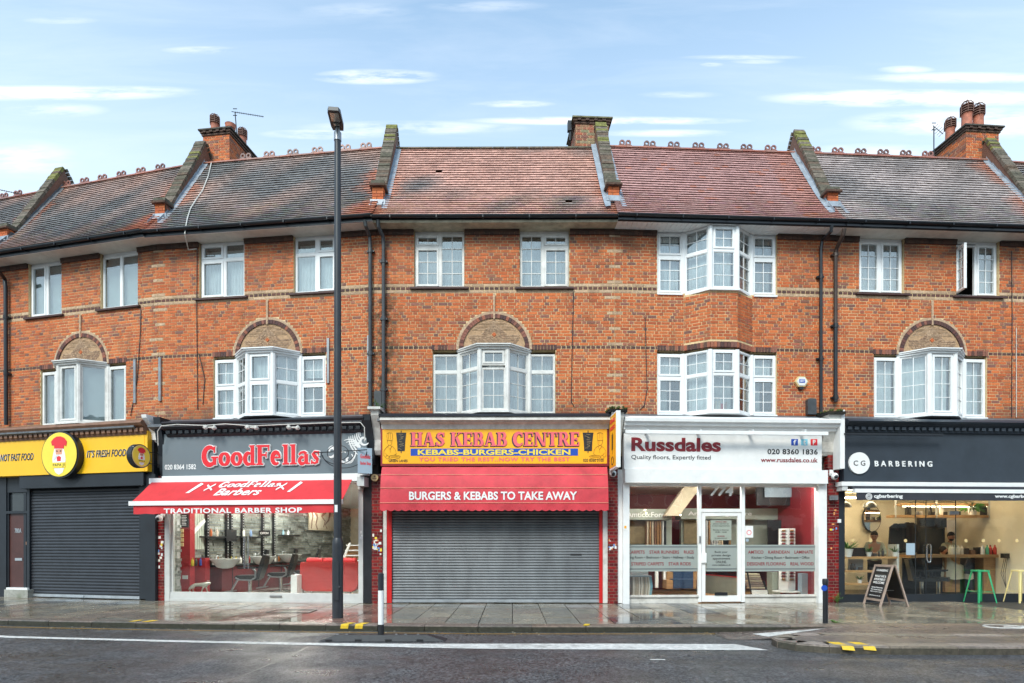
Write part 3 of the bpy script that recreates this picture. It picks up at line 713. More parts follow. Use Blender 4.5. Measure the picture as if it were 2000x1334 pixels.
# ---------------- terrace bodies ----------------
RF = []
CX = {1:158, 2:522.5, 3:965, 5:1820}          # arch centres
BAYX = {1:(79,246), 2:(417,636), 3:(845,1085), 4:(1283.5,1517.5), 5:(1707,1928)}
WIN2 = {1:[(55.5,517,120,616),(196,499,269,599)], 2:[(389,476,477,579.5),(573.5,464,655,569.5)], 3:[(809,458,907,559.5),(1015,458,1112,559.5)], 5:[(1678,472,1766,571.5),(1868,477,1952,577)]}
BZ0, BZ1, LZ = 4.64, 6.12, 6.19
for h in HS: RF.append(roof(h)); eaves(h)
ARC = {}
for h in HS:
    i = h.i; root = ROOT[i]; L = h.L; op = []      # openings u0,u1,z0,z1
    ex_arc = None
    if i in BAYX:
        a, b = BAYX[i]; uL = U(h, a, 750)[0]; uR = U(h, b, 750)[0]
        c = U(h, CX[i], 650)[0] if i in CX else (U(h, 1337, 700)[0]+U(h, 1468, 700)[0])/2
        h.bc = c; h.uL, h.uR = uL, uR; op.append((uL, uR, BZ0-.03, LZ))
        if i == 4: op.append((uL, uR, 7.60, 9.3))
        else: ex_arc = (c, 6.20, .935)
    for (x0, y0, x1, y1) in WIN2.get(i, []):
        r = rect(h, x0, y0, x1, y1, -.0); op.append((r[0], r[1], r[2]-.03, 9.3))
    wx = [0, L]+[q for o_ in op for q in o_[:2]]; wz = [3.6, ZS[i]+.02]+[min(q, ZS[i]+.02) for o_ in op for q in o_[2:]]
    m = M(); grid_wall(m, wx, wz, lambda x, z: not any(o_[0] < x < o_[1] and o_[2] < z < o_[3] for o_ in op)); wall = m.build('wall', 'mortar', root); h.wall = wall
    def excl(za, zb, i=i, op=op, arc=ex_arc):
        zc = (za+zb)/2; e = [(o_[0], o_[1]) for o_ in op if o_[2]-.01 < zc < o_[3]]
        if i in BAYX and LZ-.005 < zc < LZ+.135: e.append((h.uL, h.uR))
        if arc and zc >= arc[1]-.03 and zc-arc[1] < arc[2]:
            w = math.sqrt(max(0, arc[2]**2-max(0, zc-arc[1])**2)); e.append((arc[0]-w, arc[0]+w))
            
        if arc and arc[1]+.9 < zc < 7.6: e.append((arc[0]-.022, arc[0]+.022))
        if i == 4 and 6.2 < zc < 7.6: e.append((h.bc-.86, h.bc+.86))
        return e
    LADDER[:] = [0.0]*(i in (2,4))+[L]*(i in (1,3))+[2.2]*(i == 99)
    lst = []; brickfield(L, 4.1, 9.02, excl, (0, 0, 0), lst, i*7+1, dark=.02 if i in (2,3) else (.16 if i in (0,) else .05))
    if i == 4:
        pts = [(h.bc-.86, 0), (h.bc-.33, -.35), (h.bc+.33, -.35), (h.bc+.86, 0)]; mm = M()
        for k in range(3):
            (x0, y0), (x1, y1) = pts[k], pts[k+1]; T = (x0, y0, math.atan2(y1-y0, x1-x0)); w = math.hypot(x1-x0, y1-y0)
            brickfield(w, 6.33, 7.53, lambda a, b: [], T, lst, 90+k, False, .12 if k != 1 else .02); mm.tbox(T, 0, w, -.15, -.006, 6.31, 7.55)
            n = int(w/.075); pw = w/n
            for q in range(n): M().tbox(T, q*pw+.005, (q+1)*pw-.005, -.1, .012, LZ, LZ+.125, R.choice(BRN+DRK)).build('soldier_brick', 'brick', wall)
        mm.prism([(x, y+.02) for x, y in pts], 6.2, 7.55, 'z'); mm.build('bay_wall', 'mortar', wall)
    place_bricks(lst, wall, h, 300 if i in (1,2,3,4,5) else 60)
    if i in (0, 6): lst = None
    # corbelled sooty course under the eaves, between the openings
    segs = []; x = 0
    for o_ in sorted([q for q in op if q[3] > 9.2]): segs.append((x, o_[0]-.01)); x = o_[1]+.01
    segs.append((x, L))
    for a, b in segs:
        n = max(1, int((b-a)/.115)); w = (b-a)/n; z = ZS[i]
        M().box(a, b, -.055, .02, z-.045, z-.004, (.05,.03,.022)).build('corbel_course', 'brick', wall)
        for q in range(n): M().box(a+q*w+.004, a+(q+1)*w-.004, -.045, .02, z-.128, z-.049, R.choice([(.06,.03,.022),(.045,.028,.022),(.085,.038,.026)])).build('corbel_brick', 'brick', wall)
    # soldier lintels beside the bay
    if i in BAYX:
        for a, b in ([(h.uL, h.bc-.86), (h.bc+.86, h.uR)] if i == 4 else [(h.uL-.03, h.bc-.74), (h.bc+.74, h.uR+.03)]):
            n = int((b-a)/.073); w = (b-a)/n
            for q in range(n): M().box(a+q*w+.005, a+(q+1)*w-.005, -.006, .06, LZ, LZ+.122, R.choice(BRN+DRK[:2])).build('soldier_brick', 'brick', wall)
    if ex_arc:
        c, zs, ro = ex_arc; m = M(); n = 40
        def arcband(m, r0, r1, y0, y1, cc, k, n, gap=0):
            a, b = math.pi*k/n+gap, math.pi*(k+1)/n-gap
            m.prism([(c+r0*math.cos(a), zs+r0*math.sin(a)), (c+r1*math.cos(a), zs+r1*math.sin(a)), (c+r1*math.cos(b), zs+r1*math.sin(b)), (c+r0*math.cos(b), zs+r0*math.sin(b))], y0, y1, 'y', cc)
        for k in range(24): arcband(m, .864, .926, -.012, .03, R.choice(TAN), k, 24)
        m.build('arch_ring', 'tan', wall)
        for k in range(34):
            mm = M(); arcband(mm, .762, .858, -.028, .05, R.choice(BRN+DRK[:2]), k, 34, .004); mm.build('arch_brick', 'brick', wall)
        m = M().prism([(c-.028, 7.55), (c+.028, 7.55), (c+.02, zs+.74), (c-.02, zs+.74)], -.032, .02, 'y', TAN[0]); m.build('arch_key', 'tan', wall)
        m = M(); pts = [(c+.75*math.cos(math.pi*k/24), zs+.75*math.sin(math.pi*k/24)) for k in range(25)]
        m.prism(pts, .0, .03, 'y', (.42,.265,.15)); zc = zs+.36
        def inside(x, z): return (x-c)**2+(z-zs)**2 < .72**2 and z > zs+.02
        # creasing tiles laid in chevrons round a diamond
        for k in range(1, 20):
            dd = .075+k*.034
            for sx in (-1, 1):
                for sz in (-1, 1):
                    if sz == 1 and k > 7: continue
                    x0, z0_, x1, z1_ = c+sx*.0, zc+sz*dd, c+sx*dd, zc
                    if k > 7: x0, z0_, x1, z1_ = c+sx*(dd-.33), zc-.33, c+sx*dd, zc
                    for q in range(6):
                        ta, tb = q/6+.02, (q+1)/6-.02; A_ = (x0+(x1-x0)*ta, z0_+(z1_-z0_)*ta); B_ = (x0+(x1-x0)*tb, z0_+(z1_-z0_)*tb)
                        if inside(*A_) and inside(*B_): m.bar((A_[0], -.004, A_[1]), (B_[0], -.004, B_[1]), .014, .016, R.choice(TAN+[(.36,.24,.16),(.30,.19,.13)]), up=(0,1,0))
        for k in range(7):
            z = zs+.03+k*.0
        for z in [zs+.025, zs+.045]+[zs+.47+.034*k for k in range(8)]:
            w = math.sqrt(max(0, .71**2-(z-zs)**2)); x = c-w
            while x < c+w:
                l_ = min(R.uniform(.12,.2), c+w-x)
                m.box(x, x+l_-.008, -.009, .01, z, z+.014, R.choice(TAN+[(.30,.2,.12)])); x += l_
        m.build('arch_panel', 'tan', wall)
        M().prism([(c-.055, zc), (c, zc-.055), (c+.055, zc), (c, zc+.055)], -.016, .01, 'y', PAL[1]).build('diamond_tile', 'brick', wall)
    # solid inside: floors and rear so that no daylight leaks through
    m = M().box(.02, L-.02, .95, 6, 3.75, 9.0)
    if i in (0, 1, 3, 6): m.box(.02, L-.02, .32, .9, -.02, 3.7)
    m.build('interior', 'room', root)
    m = M().box(-.0, L, .02, 5.5, ZS[i]+.05, ZS[i]+.09)
    m.box(-.02, .02, .3, 1.2, 3.7, 9.1).box(L-.02, L+.02, .3, 1.2, 3.7, 9.1); m.build('party_wall', 'room', root)
# second-floor windows
pairs = [(0,.49,0,1,1,1,True),(.49,1,0,1,1,1,False)]
h1, h2, h3, h4, h5 = HS[1:6]
def w2(h, k, lights, cur, **kw):
    x0, y0, x1, y1 = WIN2[h.i][k]; r = rect(h, x0, y0, x1, y1, -.075); r0 = rect(h, x0, y0, x1, y1, 0)
    z0 = r0[2]; sl_ = (r0[0]-.1, r0[1]+.1, z0-.075, z0-.03)
    return window(h, (r0[0], r0[1], z0-.01, r[3]+.0), lights, cur, sill=sl_, ztop=ZS[h.i]-.002, **kw)
w2(h1, 0, pairs, 'blind'); w2(h1, 1, [(0,.5,0,1,1,1,False),(.5,1,0,1,1,1,False)], 'blind')
q4 = [(0,.53,0,.70,1,1,True),(0,.53,.70,1,1,1,True),(.53,1,0,.70,1,1,False),(.53,1,.70,1,1,1,False)]
w2(h2, 0, q4, 'nets2'); w2(h2, 1, [(.53,1,0,.70,1,1,True),(.53,1,.70,1,1,1,True),(0,.53,0,.70,1,1,False),(0,.53,.70,1,1,1,False)], 'nets2')
w2(h3, 0, [(0,.51,0,.76,2,3,True),(0,.51,.76,1,2,1,True),(.51,1,0,1,2,4,False)], 'dim', mat='upvc_old'); w2(h3, 1, [(.47,1,0,.76,2,3,True),(.47,1,.76,1,2,1,True),(0,.47,0,1,2,4,False)], 'dim', mat='upvc_old')
w2(h5, 0, [(0,.5,0,1,2,4,True),(.5,1,0,1,2,4,True)], 'net')
wo5 = w2(h5, 1, [(.5,1,0,1,2,4,True)], 'half', label='white casement window with its left sash swung open')
x0, y0, x1, y1 = WIN2[5][1]; r = rect(h5, x0, y0, x1, y1, 0); fr = M(); T = (r[0]+.012, .075, 0); ring(fr, T, 0, (r[1]-r[0])/2-.012, r[2], r[3], .034, -.06, 0); fr.build('window_frame', 'upvc', wo5)
T = (r[0]+.03, .05, rad(-100)); do_lights([(T, 0, .36, r[2]+.05, r[3]-.12, 2, 4, True, 'upvc')], wo5)
# bays
V = TL(.70, (2,3), (2,1), False, False)
bay(h3, h3.bc, h3.uL, h3.uR, BZ0, BZ1-.03, [V, V, [(0,1,0,.70,2,3,False),(0,1,.74,1,2,1,True)], V, V], ['dim','net','dim','net','dim'], mat='upvc_old', label='dingy white splayed bay with its small top light tilted open')
V = TL(.53, (2,2), (2,2), True, True)
bay(h2, h2.bc, h2.uL, h2.uR, BZ0, BZ1, [V, TL(.53,(2,2),(2,2),False,False), TL(.53,(2,2),(1,1),True,True), TL(.53,(2,2),(2,2),False,False), V], ['net','net','net','net','halfnet'])
V = TL(.61, (2,3), (2,2), True, True); V2 = TL(.61,(2,3),(2,2),False,False)
bay(h4, h4.bc, h4.uL, h4.uR, BZ0, BZ1, [V, V2, TL(.61,(2,3),(2,2),False,True), V2, V], ['halfnet','net','dim','halfnet','halfnet'], cap=False, label='lower bay window of white upvc with books on its ledge')
b4 = bay(h4, h4.bc, h4.uL, h4.uR, 7.60, ZS[4]-.01, [V, V2, TL(.61,(2,3),(2,2),False,True), V2, V], ['net','net','net','dim','dim'], cap=False, label='upper bay window of white upvc under the eaves')
V = [(0,1,0,1,2,4,True)]; V2 = [(0,1,0,1,2,4,False)]
bay(h5, h5.bc, h5.uL, h5.uR, BZ0, BZ1, [V, V2, V, V, V], 'net', mat='upvc')
V = [(0,1,0,1,1,1,True)]; V2 = [(0,1,0,1,1,1,False)]
bay(h1, h1.bc, h1.uL, h1.uR, BZ0, BZ1, [V, V2, V, V2, V], ['blind','net','net','blind','blind'], mat='upvc_old')
# books on the lower bay ledge
bu = h4.bc-.25
for k in range(9):
    w = R.uniform(.03,.05); c = (.5,.03,.03) if k in (5,6) else R.choice([(.6,.55,.45),(.5,.5,.48),(.35,.25,.2)])
    b_ = M().box(bu, bu+w, -.24, -.1, 4.66, 4.86+R.uniform(-.02,.06), c).build('book', 'plain'); b_.location = (h4.A.x, h4.A.y, 0); b_.rotation_euler = (0, 0, h4.rz)
    tag(b_, 'red book standing behind the lower bay window' if k in (5,6) else 'pale or brown book standing behind the lower bay window', 'book', 'books on the bay ledge'); bu += w+.004
# parapets, chimneys
for i in range(1, 7): parapet(i, HS[i])
ry = RF[2][1](NR*GA)[0]
ch1 = chimney(HS[2], -.12, .70, ry+.25, ry+1.55, 13.42); 
pot(ch1, .02, ry+.6, 13.44, .62); pot(ch1, .42, ry+.75, 13.44, .52, .14, False); pot(ch1, .50, ry+1.25, 13.44, .62)
ch2 = chimney(HS[4], -.66, .25, ry+.1, ry+1.1, 13.12, True)
M().box(-.86,-.76,ry+.2,ry+.32,12.85,13.12).bar((-.80,ry+.25,12.6),(-.78,ry+.25,12.9),.04,.04).build('cowl', 'black_metal', ch2)
ch3 = chimney(HS[6], -.62, .38, ry+.05, ry+1.25, 13.28)
pot(ch3, -.42, ry+.85, 13.3, .70, .14); pot(ch3, -.36, ry+.32, 13.3, .80, .15); pot(ch3, .05, ry+.38, 13.3, .80, .15)
# ---------------- pipes, cables, conduits ----------------
def wallpt(h, px, py, d): u, z = U(h, px, py, d); return (u, -d, z)
def pipe(h, pts, r, mat, name='downpipe', label=None, collars=()):
    m = M().tube([wallpt(h, *p) for p in pts], r, 10); o = m.build(name, mat, ROOT[h.i], smooth=True, label=label)
    for p in collars:
        c = wallpt(h, *p); M().tube([(c[0], c[1], c[2]-.05), (c[0], c[1], c[2]+.05)], r*1.28, 10).box(c[0]-.09, c[0]+.09, c[1]+.01, -.005, c[2]-.02, c[2]+.02).build('pipe_collar', mat, o)
    return o
pipe(HS[2], [(712,430,.44),(714,440,.42),(722,462,.12),(723,480,.09),(723,800,.09)], .045, 'pipe_grey', collars=[(723,490,.09),(723,690,.09)])
pipe(HS[3], [(738,430,.38),(739,442,.36),(748,462,.12),(749,480,.09),(749,808,.09)], .045, 'pipe_grey', collars=[(749,510,.09),(749,622,.09),(749,760,.09)])
pipe(HS[4], [(1625,440,.48),(1623,452,.46),(1606,470,.12),(1603.5,485,.09),(1603.5,812,.09)], .04, 'gutter', collars=[(1603.5,540,.09),(1603.5,700,.09)])
pipe(HS[5], [(1649,447,.5),(1647,458,.48),(1634,485,.14),(1632,500,.09),(1632,634,.09)], .048, 'pipe_brown', collars=[(1632,497,.09)])
pipe(HS[5], [(1632,634,.09),(1632,785,.09)], .048, 'gutter', collars=[(1632,636,.09),(1632,776,.09)])
pipe(HS[0], [(-8,522,.5),(-2,530,.4),(9,545,.1),(11,560,.09),(12,830,.09)], .05, 'gutter', collars=[(11,620,.09),(12,730,.09)])
for (h, pts, c) in [(h2, [(385,472,.02),(384,600,.02),(386,800,.02)], 'black_metal'), (h1, [(268,600,.02),(275,605,.02),(274,650,.02),(268,740,.02),(255,812,.02)], 'black_metal'), (h2, [(388,690,.02),(400,740,.02),(396,790,.02)], 'black_metal'),
                    (h3, [(1120,570,.02),(1117,700,.02),(1116,785,.02),(1122,795,.02)], 'black_metal'), (h4, [(1260,620,.02),(1262,700,.02),(1264,760,.02),(1258,792,.02),(1250,800,.02)], 'black_metal'),
                    (h5, [(1976,490,.02),(1977,620,.02),(1976,815,.02)], 'black_metal'), (h5, [(1985,640,.02),(1985,815,.02)], 'white_dirty'), (h3, [(756,700,.02),(752,800,.02)], 'black_metal')]:
    pipe(h, pts, .009, c, 'cable')
for (h, x, y0, y1) in [(h1,262,702,787),(h1,311,698,783),(h2,640,660,748),(h2,719,655,745)]:
    m = M(); PB(m, h, x-2, y0, x+2.5, y1, .04, -.0); m.build('conduit_cover', 'grey_metal', ROOT[h.i])
# coax cable sagging over the second roof
cp_ = []
for (px, py, s) in [(413,317,3.7),(407,345,2.9),(396,375,2.1),(383,392,1.6),(372,405,1.1),(366,425,.5),(364,440,.12)]:
    y, z, a = RF[2][1](s, .07); u = U(h2, px, py, -y)[0]; cp_.append((u, y, z))
cp_ += [(U(h2,361,460,.5)[0], -.5, 9.1), (U(h2,368,478,.1)[0], -.1, 8.9), (U(h2,384,482,.02)[0], -.02, 8.95)]
M().tube(cp_, .014, 6).build('cable', 'white_dirty', ROOT[2])
# vent hoods, alarm boxes
def fix(o, h): o.location = (h.A.x, h.A.y, 0); o.rotation_euler = (0, 0, h.rz); return o
for (h, x0, y0, x1, y1, lb) in [(h4,1578,778,1595,809,'dark grey wall vent hood beside the downpipe, above the flooring shop'),(h3,730.5,763,745,793,'black wall vent hood between the two grey downpipes')]:
    m = M(); u0, u1, z0, z1 = rect(h, x0, y0, x1, y1, .12); m.prism([(u0,z0),(u1,z0),(u1,z1-.03),(u1-.03,z1),(u0+.03,z1),(u0,z1-.03)], -.12, -.004, 'y'); v = m.build('vent_hood', 'pipe_grey'); fix(v, h); tag(v, lb, 'vent')
text_later = []
al = thing('alarm_box', 'cream hexagonal burglar alarm box with a blue label on the brick wall', 'alarm', (h4.A.x, h4.A.y, 0), h4.rz)
u, z = U(h4, 1566, 745, .08); hx = [(u+.165*math.cos(rad(60*k)), z+.145*math.sin(rad(60*k))) for k in range(6)]
mk('cream', (.66,.50,.24), .45, var=.1); M().prism(hx, -.08, -.004, 'y').build('casing', 'cream', al)
hx2 = [(u+.135*math.cos(rad(60*k)), z+.118*math.sin(rad(60*k))) for k in range(6)]; M().prism(hx2, -.095, -.081, 'y').build('cover', 'upvc_old', al)
alc = (u, z); M().box(u-.07, u+.07, -.101, -.0955, z-.035, z+.045).build('label_plate', 'blue', al); text_later.append(al); M().box(u-.05, u+.05, -.07, -.01, z-.19, z-.13).build('strobe', 'black_metal', al)
# tv aerials

def aerial(name, label, base, top, boom_to, n, el=.22):
    t_ = thing(name, label, 'aerial', base); b = Vector(base); tp = Vector(top)-b; bt = Vector(boom_to)-b
    M().tube([(0,0,0), tuple(tp)], .016, 6).build('mast', 'black_metal', t_); M().tube([tuple(tp+(tp-bt)*.12), tuple(bt)], .01, 5).build('boom', 'black_metal', t_); m = M()
    for k in range(n): q = tp+(bt-tp)*(k+.5)/n; d = (bt-tp).cross(Vector((0,0,1))).normalized()*el/2; m.tube([tuple(q-d), tuple(q+d)], .005, 4)
    for dz in (-.1,.1): q = tp; m.tube([tuple(q+Vector((-.06,0,dz))), tuple(q+Vector((.06,0,dz)))], .012, 5)
    m.build('elements', 'black_metal', t_)
def wp(px, py, Y): return ((px-1000)/FP*Y, Y, EYE+(HY-py)/FP*Y)
aerial('tv_aerial', 'thin aerial with a long boom behind the left chimney pots', wp(465,290,18.6), wp(459,219,18.6), wp(515,228,18.9), 16, .10)
aerial('tv_aerial', 'short aerial with a grid reflector left of the right chimney', wp(1824,312,18.2), wp(1824,247,18.2), wp(1842,262,18.2), 5, .3)
aerial('tv_aerial', 'aerial reaching into the picture at the far left above the roof', wp(-15,400,19.0), wp(-14,368,19.0), wp(49,381,19.0), 14, .10)
# ---------------- lettering ----------------
def text(s, x0, x1, z0, z1, y, mat, par, off=0., shear=0., ext=.004, name='lettering', T=None, fitw=True, space=1.0):
    cu = bpy.data.curves.new('lettering', 'FONT'); cu.body = s; cu.offset = off; cu.shear = shear; cu.resolution_u = 3; cu.space_character = space; cu.extrude = .02; cu.align_x = 'LEFT'
    o = bpy.data.objects.new('lettering', cu); me = bpy.data.meshes.new_from_object(o); bpy.data.objects.remove(o)
    xs = [v.co.x for v in me.vertices]; ys = [v.co.y for v in me.vertices]; a, b, c, d = min(xs), max(xs), min(ys), max(ys)
    sx = (x1-x0)/(b-a); sz = (z1-z0)/(d-c)
    for v in me.vertices:
        p = (x0+(v.co.x-a)*sx, y-(v.co.z+.02)/.04*ext, z0+(v.co.y-c)*sz)
        v.co = TP(T, p[0], -p[1], p[2]) if T else p
    me.materials.clear(); me.materials.append(MATS[mat]); ob = bpy.data.objects.new(name, me); col.objects.link(ob); ob.parent = par; return ob
def rib(pts):   # variable-width ribbon from (x, y, width)
    L_, R_ = [], []
    for i, (x, y, w) in enumerate(pts):
        a = pts[max(i-1, 0)]; b = pts[min(i+1, len(pts)-1)]; dx, dy = b[0]-a[0], b[1]-a[1]; l = math.hypot(dx, dy) or 1
        L_.append((x-dy/l*w/2, y+dx/l*w/2)); R_.append((x+dy/l*w/2, y-dx/l*w/2))
    return [[L_[i], L_[i+1], R_[i+1], R_[i]] for i in range(len(pts)-1)]
def rc(a, b, c, d): return [(a,c),(b,c),(b,d),(a,d)]
def stem(x, w=.25, y0=0, y1=1, s=.08, top=True, bot=True):
    o = [rc(x-w/2, x+w/2, y0, y1)]
    if bot: o.append(rc(x-w/2-s, x+w/2+s, y0, y0+.08))
    if top: o.append(rc(x-w/2-s, x+w/2+s, y1-.08, y1))
    return o
def arcp(cx, cy, rx, ry, a0, a1, wf, n=12):
    return rib([(cx+rx*math.cos(rad(a0+(a1-a0)*k/n)), cy+ry*math.sin(rad(a0+(a1-a0)*k/n)), wf(k/n)) for k in range(n+1)])
def bulge(lo, hi): return lambda t_: lo+(hi-lo)*math.sin(math.pi*t_)
GL = {
 'H': (1.0, lambda: stem(.22)+stem(.78)+[rc(.2,.8,.44,.56)]),
 'A': (1.0, lambda: [[(.10,0),(.20,0),(.52,1),(.40,1)], [(.40,1),(.60,1),(.95,0),(.65,0)], rc(.25,.72,.28,.37), rc(.0,.32,0,.08), rc(.55,1.0,0,.08)]),
 'S': (.85, lambda: rib([(.72,.72,.1),(.66,.88,.12),(.48,.93,.14),(.28,.86,.2),(.22,.70,.25),(.40,.55,.27),(.60,.42,.27),(.66,.26,.24),(.55,.1,.16),(.35,.06,.13),(.18,.16,.12),(.12,.30,.1)])+[rc(.66,.76,.68,.98), rc(.08,.18,.02,.3)]),
 'K': (1.0, lambda: stem(.22)+[[(.32,.42),(.38,.54),(.84,1),(.72,1)], [(.40,.58),(.58,.70),(.98,0),(.66,0)], rc(.6,.95,.92,1), rc(.6,1.02,0,.08)]),
 'E': (.85, lambda: stem(.22)+[rc(.3,.78,0,.11), rc(.3,.78,.89,1), rc(.3,.62,.45,.55), rc(.70,.78,.0,.3), rc(.70,.78,.7,1), rc(.56,.63,.38,.62)]),
 'B': (.9, lambda: stem(.22, top=False, bot=False)+[rc(.02,.5,0,.09), rc(.02,.5,.91,1), rc(.3,.55,.47,.55)]+arcp(.48,.76,.20,.2,90,-90,bulge(.09,.24))+arcp(.50,.27,.24,.23,90,-90,bulge(.09,.26))),
 'C': (.9, lambda: arcp(.52,.5,.36,.44,50,310,bulge(.12,.3),18)+[rc(.74,.83,.66,.98), rc(.76,.83,.1,.25)]),
 'N': (1.05, lambda: stem(.16,.1)+stem(.88,.1,bot=False)+[[(.06,1),(.34,1),(.95,0),(.70,0)]]),
 'T': (.9, lambda: stem(.45,.25,top=False)+[rc(.04,.86,.9,1), rc(.04,.12,.68,1), rc(.78,.86,.68,1)]),
 'R': (.95, lambda: stem(.22)+[rc(.2,.5,.91,1), rc(.2,.52,.44,.53), [(.42,.48),(.62,.48),(.95,0),(.64,0)], rc(.62,1.0,0,.08)]+arcp(.48,.72,.22,.235,90,-90,bulge(.09,.25))),
 'G': (1.0, lambda: arcp(.5,.5,.36,.44,48,335,bulge(.12,.3),18)+[rc(.58,1.0,.38,.47), rc(.68,.90,.05,.45), rc(.74,.83,.66,.98)]),
 'o': (.72, lambda: arcp(.36,.33,.24,.28,0,360,lambda t_: .12+.13*abs(math.cos(2*math.pi*t_)),20)),
 'd': (.76, lambda: arcp(.34,.33,.22,.28,60,300,bulge(.1,.25),14)+[rc(.46,.68,0,1.0), rc(.38,.6,.92,1), rc(.5,.76,0,.08)]),
 'F': (.82, lambda: stem(.22)+[rc(.3,.8,.89,1), rc(.3,.64,.45,.55), rc(.72,.8,.68,1), rc(.57,.64,.36,.64)]),
 'e': (.68, lambda: arcp(.35,.33,.22,.28,5,310,bulge(.1,.25),18)+[rc(.2,.62,.32,.4)]),
 'l': (.42, lambda: [rc(.1,.33,0,1), rc(.02,.2,.92,1), rc(.02,.41,0,.08)]),
 'a': (.72, lambda: [rc(.42,.64,.03,.5), rc(.5,.74,0,.08)]+rib([(.1,.46,.12),(.2,.58,.12),(.4,.6,.14),(.52,.5,.2)])+arcp(.3,.19,.17,.16,60,330,bulge(.1,.2),12)),
 's': (.62, lambda: rib([(.5,.5,.08),(.42,.6,.1),(.28,.6,.13),(.18,.5,.19),(.3,.36,.2),(.44,.24,.2),(.42,.1,.15),(.28,.04,.11),(.12,.1,.1)])+[rc(.47,.54,.42,.64), rc(.06,.13,.0,.22)]),
 'i': (.4, lambda: [rc(.1,.32,0,.62), rc(.02,.4,0,.08), rc(.1,.32,.76,.96)]),
}
def serif(s, x0, x1, z0, z1, y, mat, par, shifts=((0,0),), ext=.004, caps=1.0, T=None, shear=0):
    polys = []; x = 0
    for ch in s:
        if ch == ' ': x += .42; continue
        adv, f = GL[ch]; polys += [[(x+p[0]+shear*p[1], p[1]) for p in q] for q in f()]; x += adv+.03
    xs = [p[0] for q in polys for p in q]; ys = [p[1] for q in polys for p in q]; a, b, c, d = min(xs), max(xs), min(ys), max(ys)
    m = M(); k = 0
    for (sx, sz) in shifts:
        for q in polys:
            e = y-ext-k*.00003; pts = [(x0+(p[0]-a)/(b-a)*(x1-x0)+sx, z0+(p[1]-c)/(d-c)*(z1-z0)+sz) for p in q]; k += 1
            if T:
                n = len(pts); m.add([TP(T,p[0],-e,p[1]) for p in pts]+[TP(T,p[0],-y,p[1]) for p in pts], [tuple(range(n))]+[(i, (i+1) % n, n+(i+1) % n, n+i) for i in range(n)])
            else: m.prism(pts, e, y, 'y')
    return m.build('lettering', mat, par)
text('ADT', alc[0]-.055, alc[0]+.055, alc[1]-.018, alc[1]+.028, -.101, 'white', al, off=.03, ext=.003)
OUT = [(.018*math.cos(k*math.pi/4), .018*math.sin(k*math.pi/4)) for k in range(8)]
# ---------------- shopfront helpers ----------------
def hthing(h, name, label, cat, px, py, d, group=None):
    u, z = U(h, px, py, d); q = world(h, u, d, z); t_ = thing(name, label, cat, q, h.rz, group); t_['_'] = 0; del t_['_']; OFF[t_.name] = Vector((u, -d, z)); return t_
OFF = {}
def bh(m, name, mat, t_, **k):
    o = OFF[t_.name]; m.v = [(v[0]-o.x, v[1]-o.y, v[2]-o.z) for v in m.v]; return m.build(name, mat, t_, **k)
def txt(h, s, x0, y0, x1, y1, d, mat, t_, **k):   # pixel box of the words on plane d
    r = rect(h, x0, y0, x1, y1, d); o = OFF.get(t_.name, Vector((0,0,0)))
    return text(s, r[0]-o.x, r[1]-o.x, r[2]-o.z, r[3]-o.z, -d-o.y, mat, t_, **k)
def pier(h, x0, x1, y0, y1, d=.16, cap_y=None):
    u0, u1, z0, z1 = rect(h, x0, y0, x1, y1, d); z0 = -.02
    m = M().box(u0+.004, u1-.004, -d+.006, .05, z0, z1); p = m.build('pier', 'pier_mortar', ROOT[h.i]); lst = []
    brickfield(u1-u0, z0, z1, lambda a, b: [], (u0, -d, 0), lst, int(x0), False, 0, (GLZ, GLZ)); 
    for T, w in (((u1, -d, rad(90)), d), ((u0, .0, rad(-90)), d)): brickfield(w, z0, z1, lambda a, b: [], T, lst, int(x0)+3, False, 0, (GLZ, GLZ))
    place_bricks([(*b[:7], 'brick', b[8]) for b in lst], p, h, 200, mat='glazed_brick')
    return p
def stickers(par, h, x0, x1, y0, y1, d, n, seed):
    rr = random.Random(seed)
    for k in range(n):
        x, y = rr.uniform(x0, x1), rr.gauss((y0+y1)/2, (y1-y0)/4); w, hh = rr.uniform(2, 5), rr.uniform(2.5, 6)
        u0, u1, z0, z1 = rect(h, x, y, x+w, y+hh, d); c = rr.choice([(.75,.75,.72),(.75,.75,.72),(.8,.6,.05),(.15,.3,.6),(.6,.6,.62),(.75,.7,.6),(.7,.3,.1)])
        M().box(u0, u1, -d-.003-k*.0002, -d+.002, z0, z1, c).build('sticker', 'sticker', par)
def cornice(h, x0, x1, prof_, mat, name='cornice', dent=None):   # profile: list of (d, y_px) going round, at the shop's middle
    xm = (x0+x1)/2; pr = [(-d, U(h, xm, y, max(d, .02))[1]) for d, y in prof_]; u0 = U(h, x0, 820, .4)[0]; u1 = U(h, x1, 820, .4)[0]
    o = M().prism(pr, u0, u1, 'x').build(name, mat, ROOT[h.i])
    if dent:
        d0, ya, yb, pitch, mat2 = dent; u = u0+.05; za, zb = U(h, xm, ya, d0)[1], U(h, xm, yb, d0)[1]
        while u < u1-.06: M().box(u, u+pitch*.6, -d0, -.1, zb, za).build('dentil', mat2, o); u += pitch
    return o
def roofstrip(h, u0, u1, d1, z1, mat='lead_dark'):
    M().add([(u0,-.0,4.62),(u1,-.0,4.62),(u1,-d1,z1),(u0,-d1,z1),(u0,0,4.2),(u1,0,4.2),(u1,-d1,z1-.05),(u0,-d1,z1-.05)], [(3,2,1,0),(7,6,2,3),(4,5,6,7),(4,7,3,0),(5,1,2,6)]).build('shop_roof', mat, ROOT[h.i])
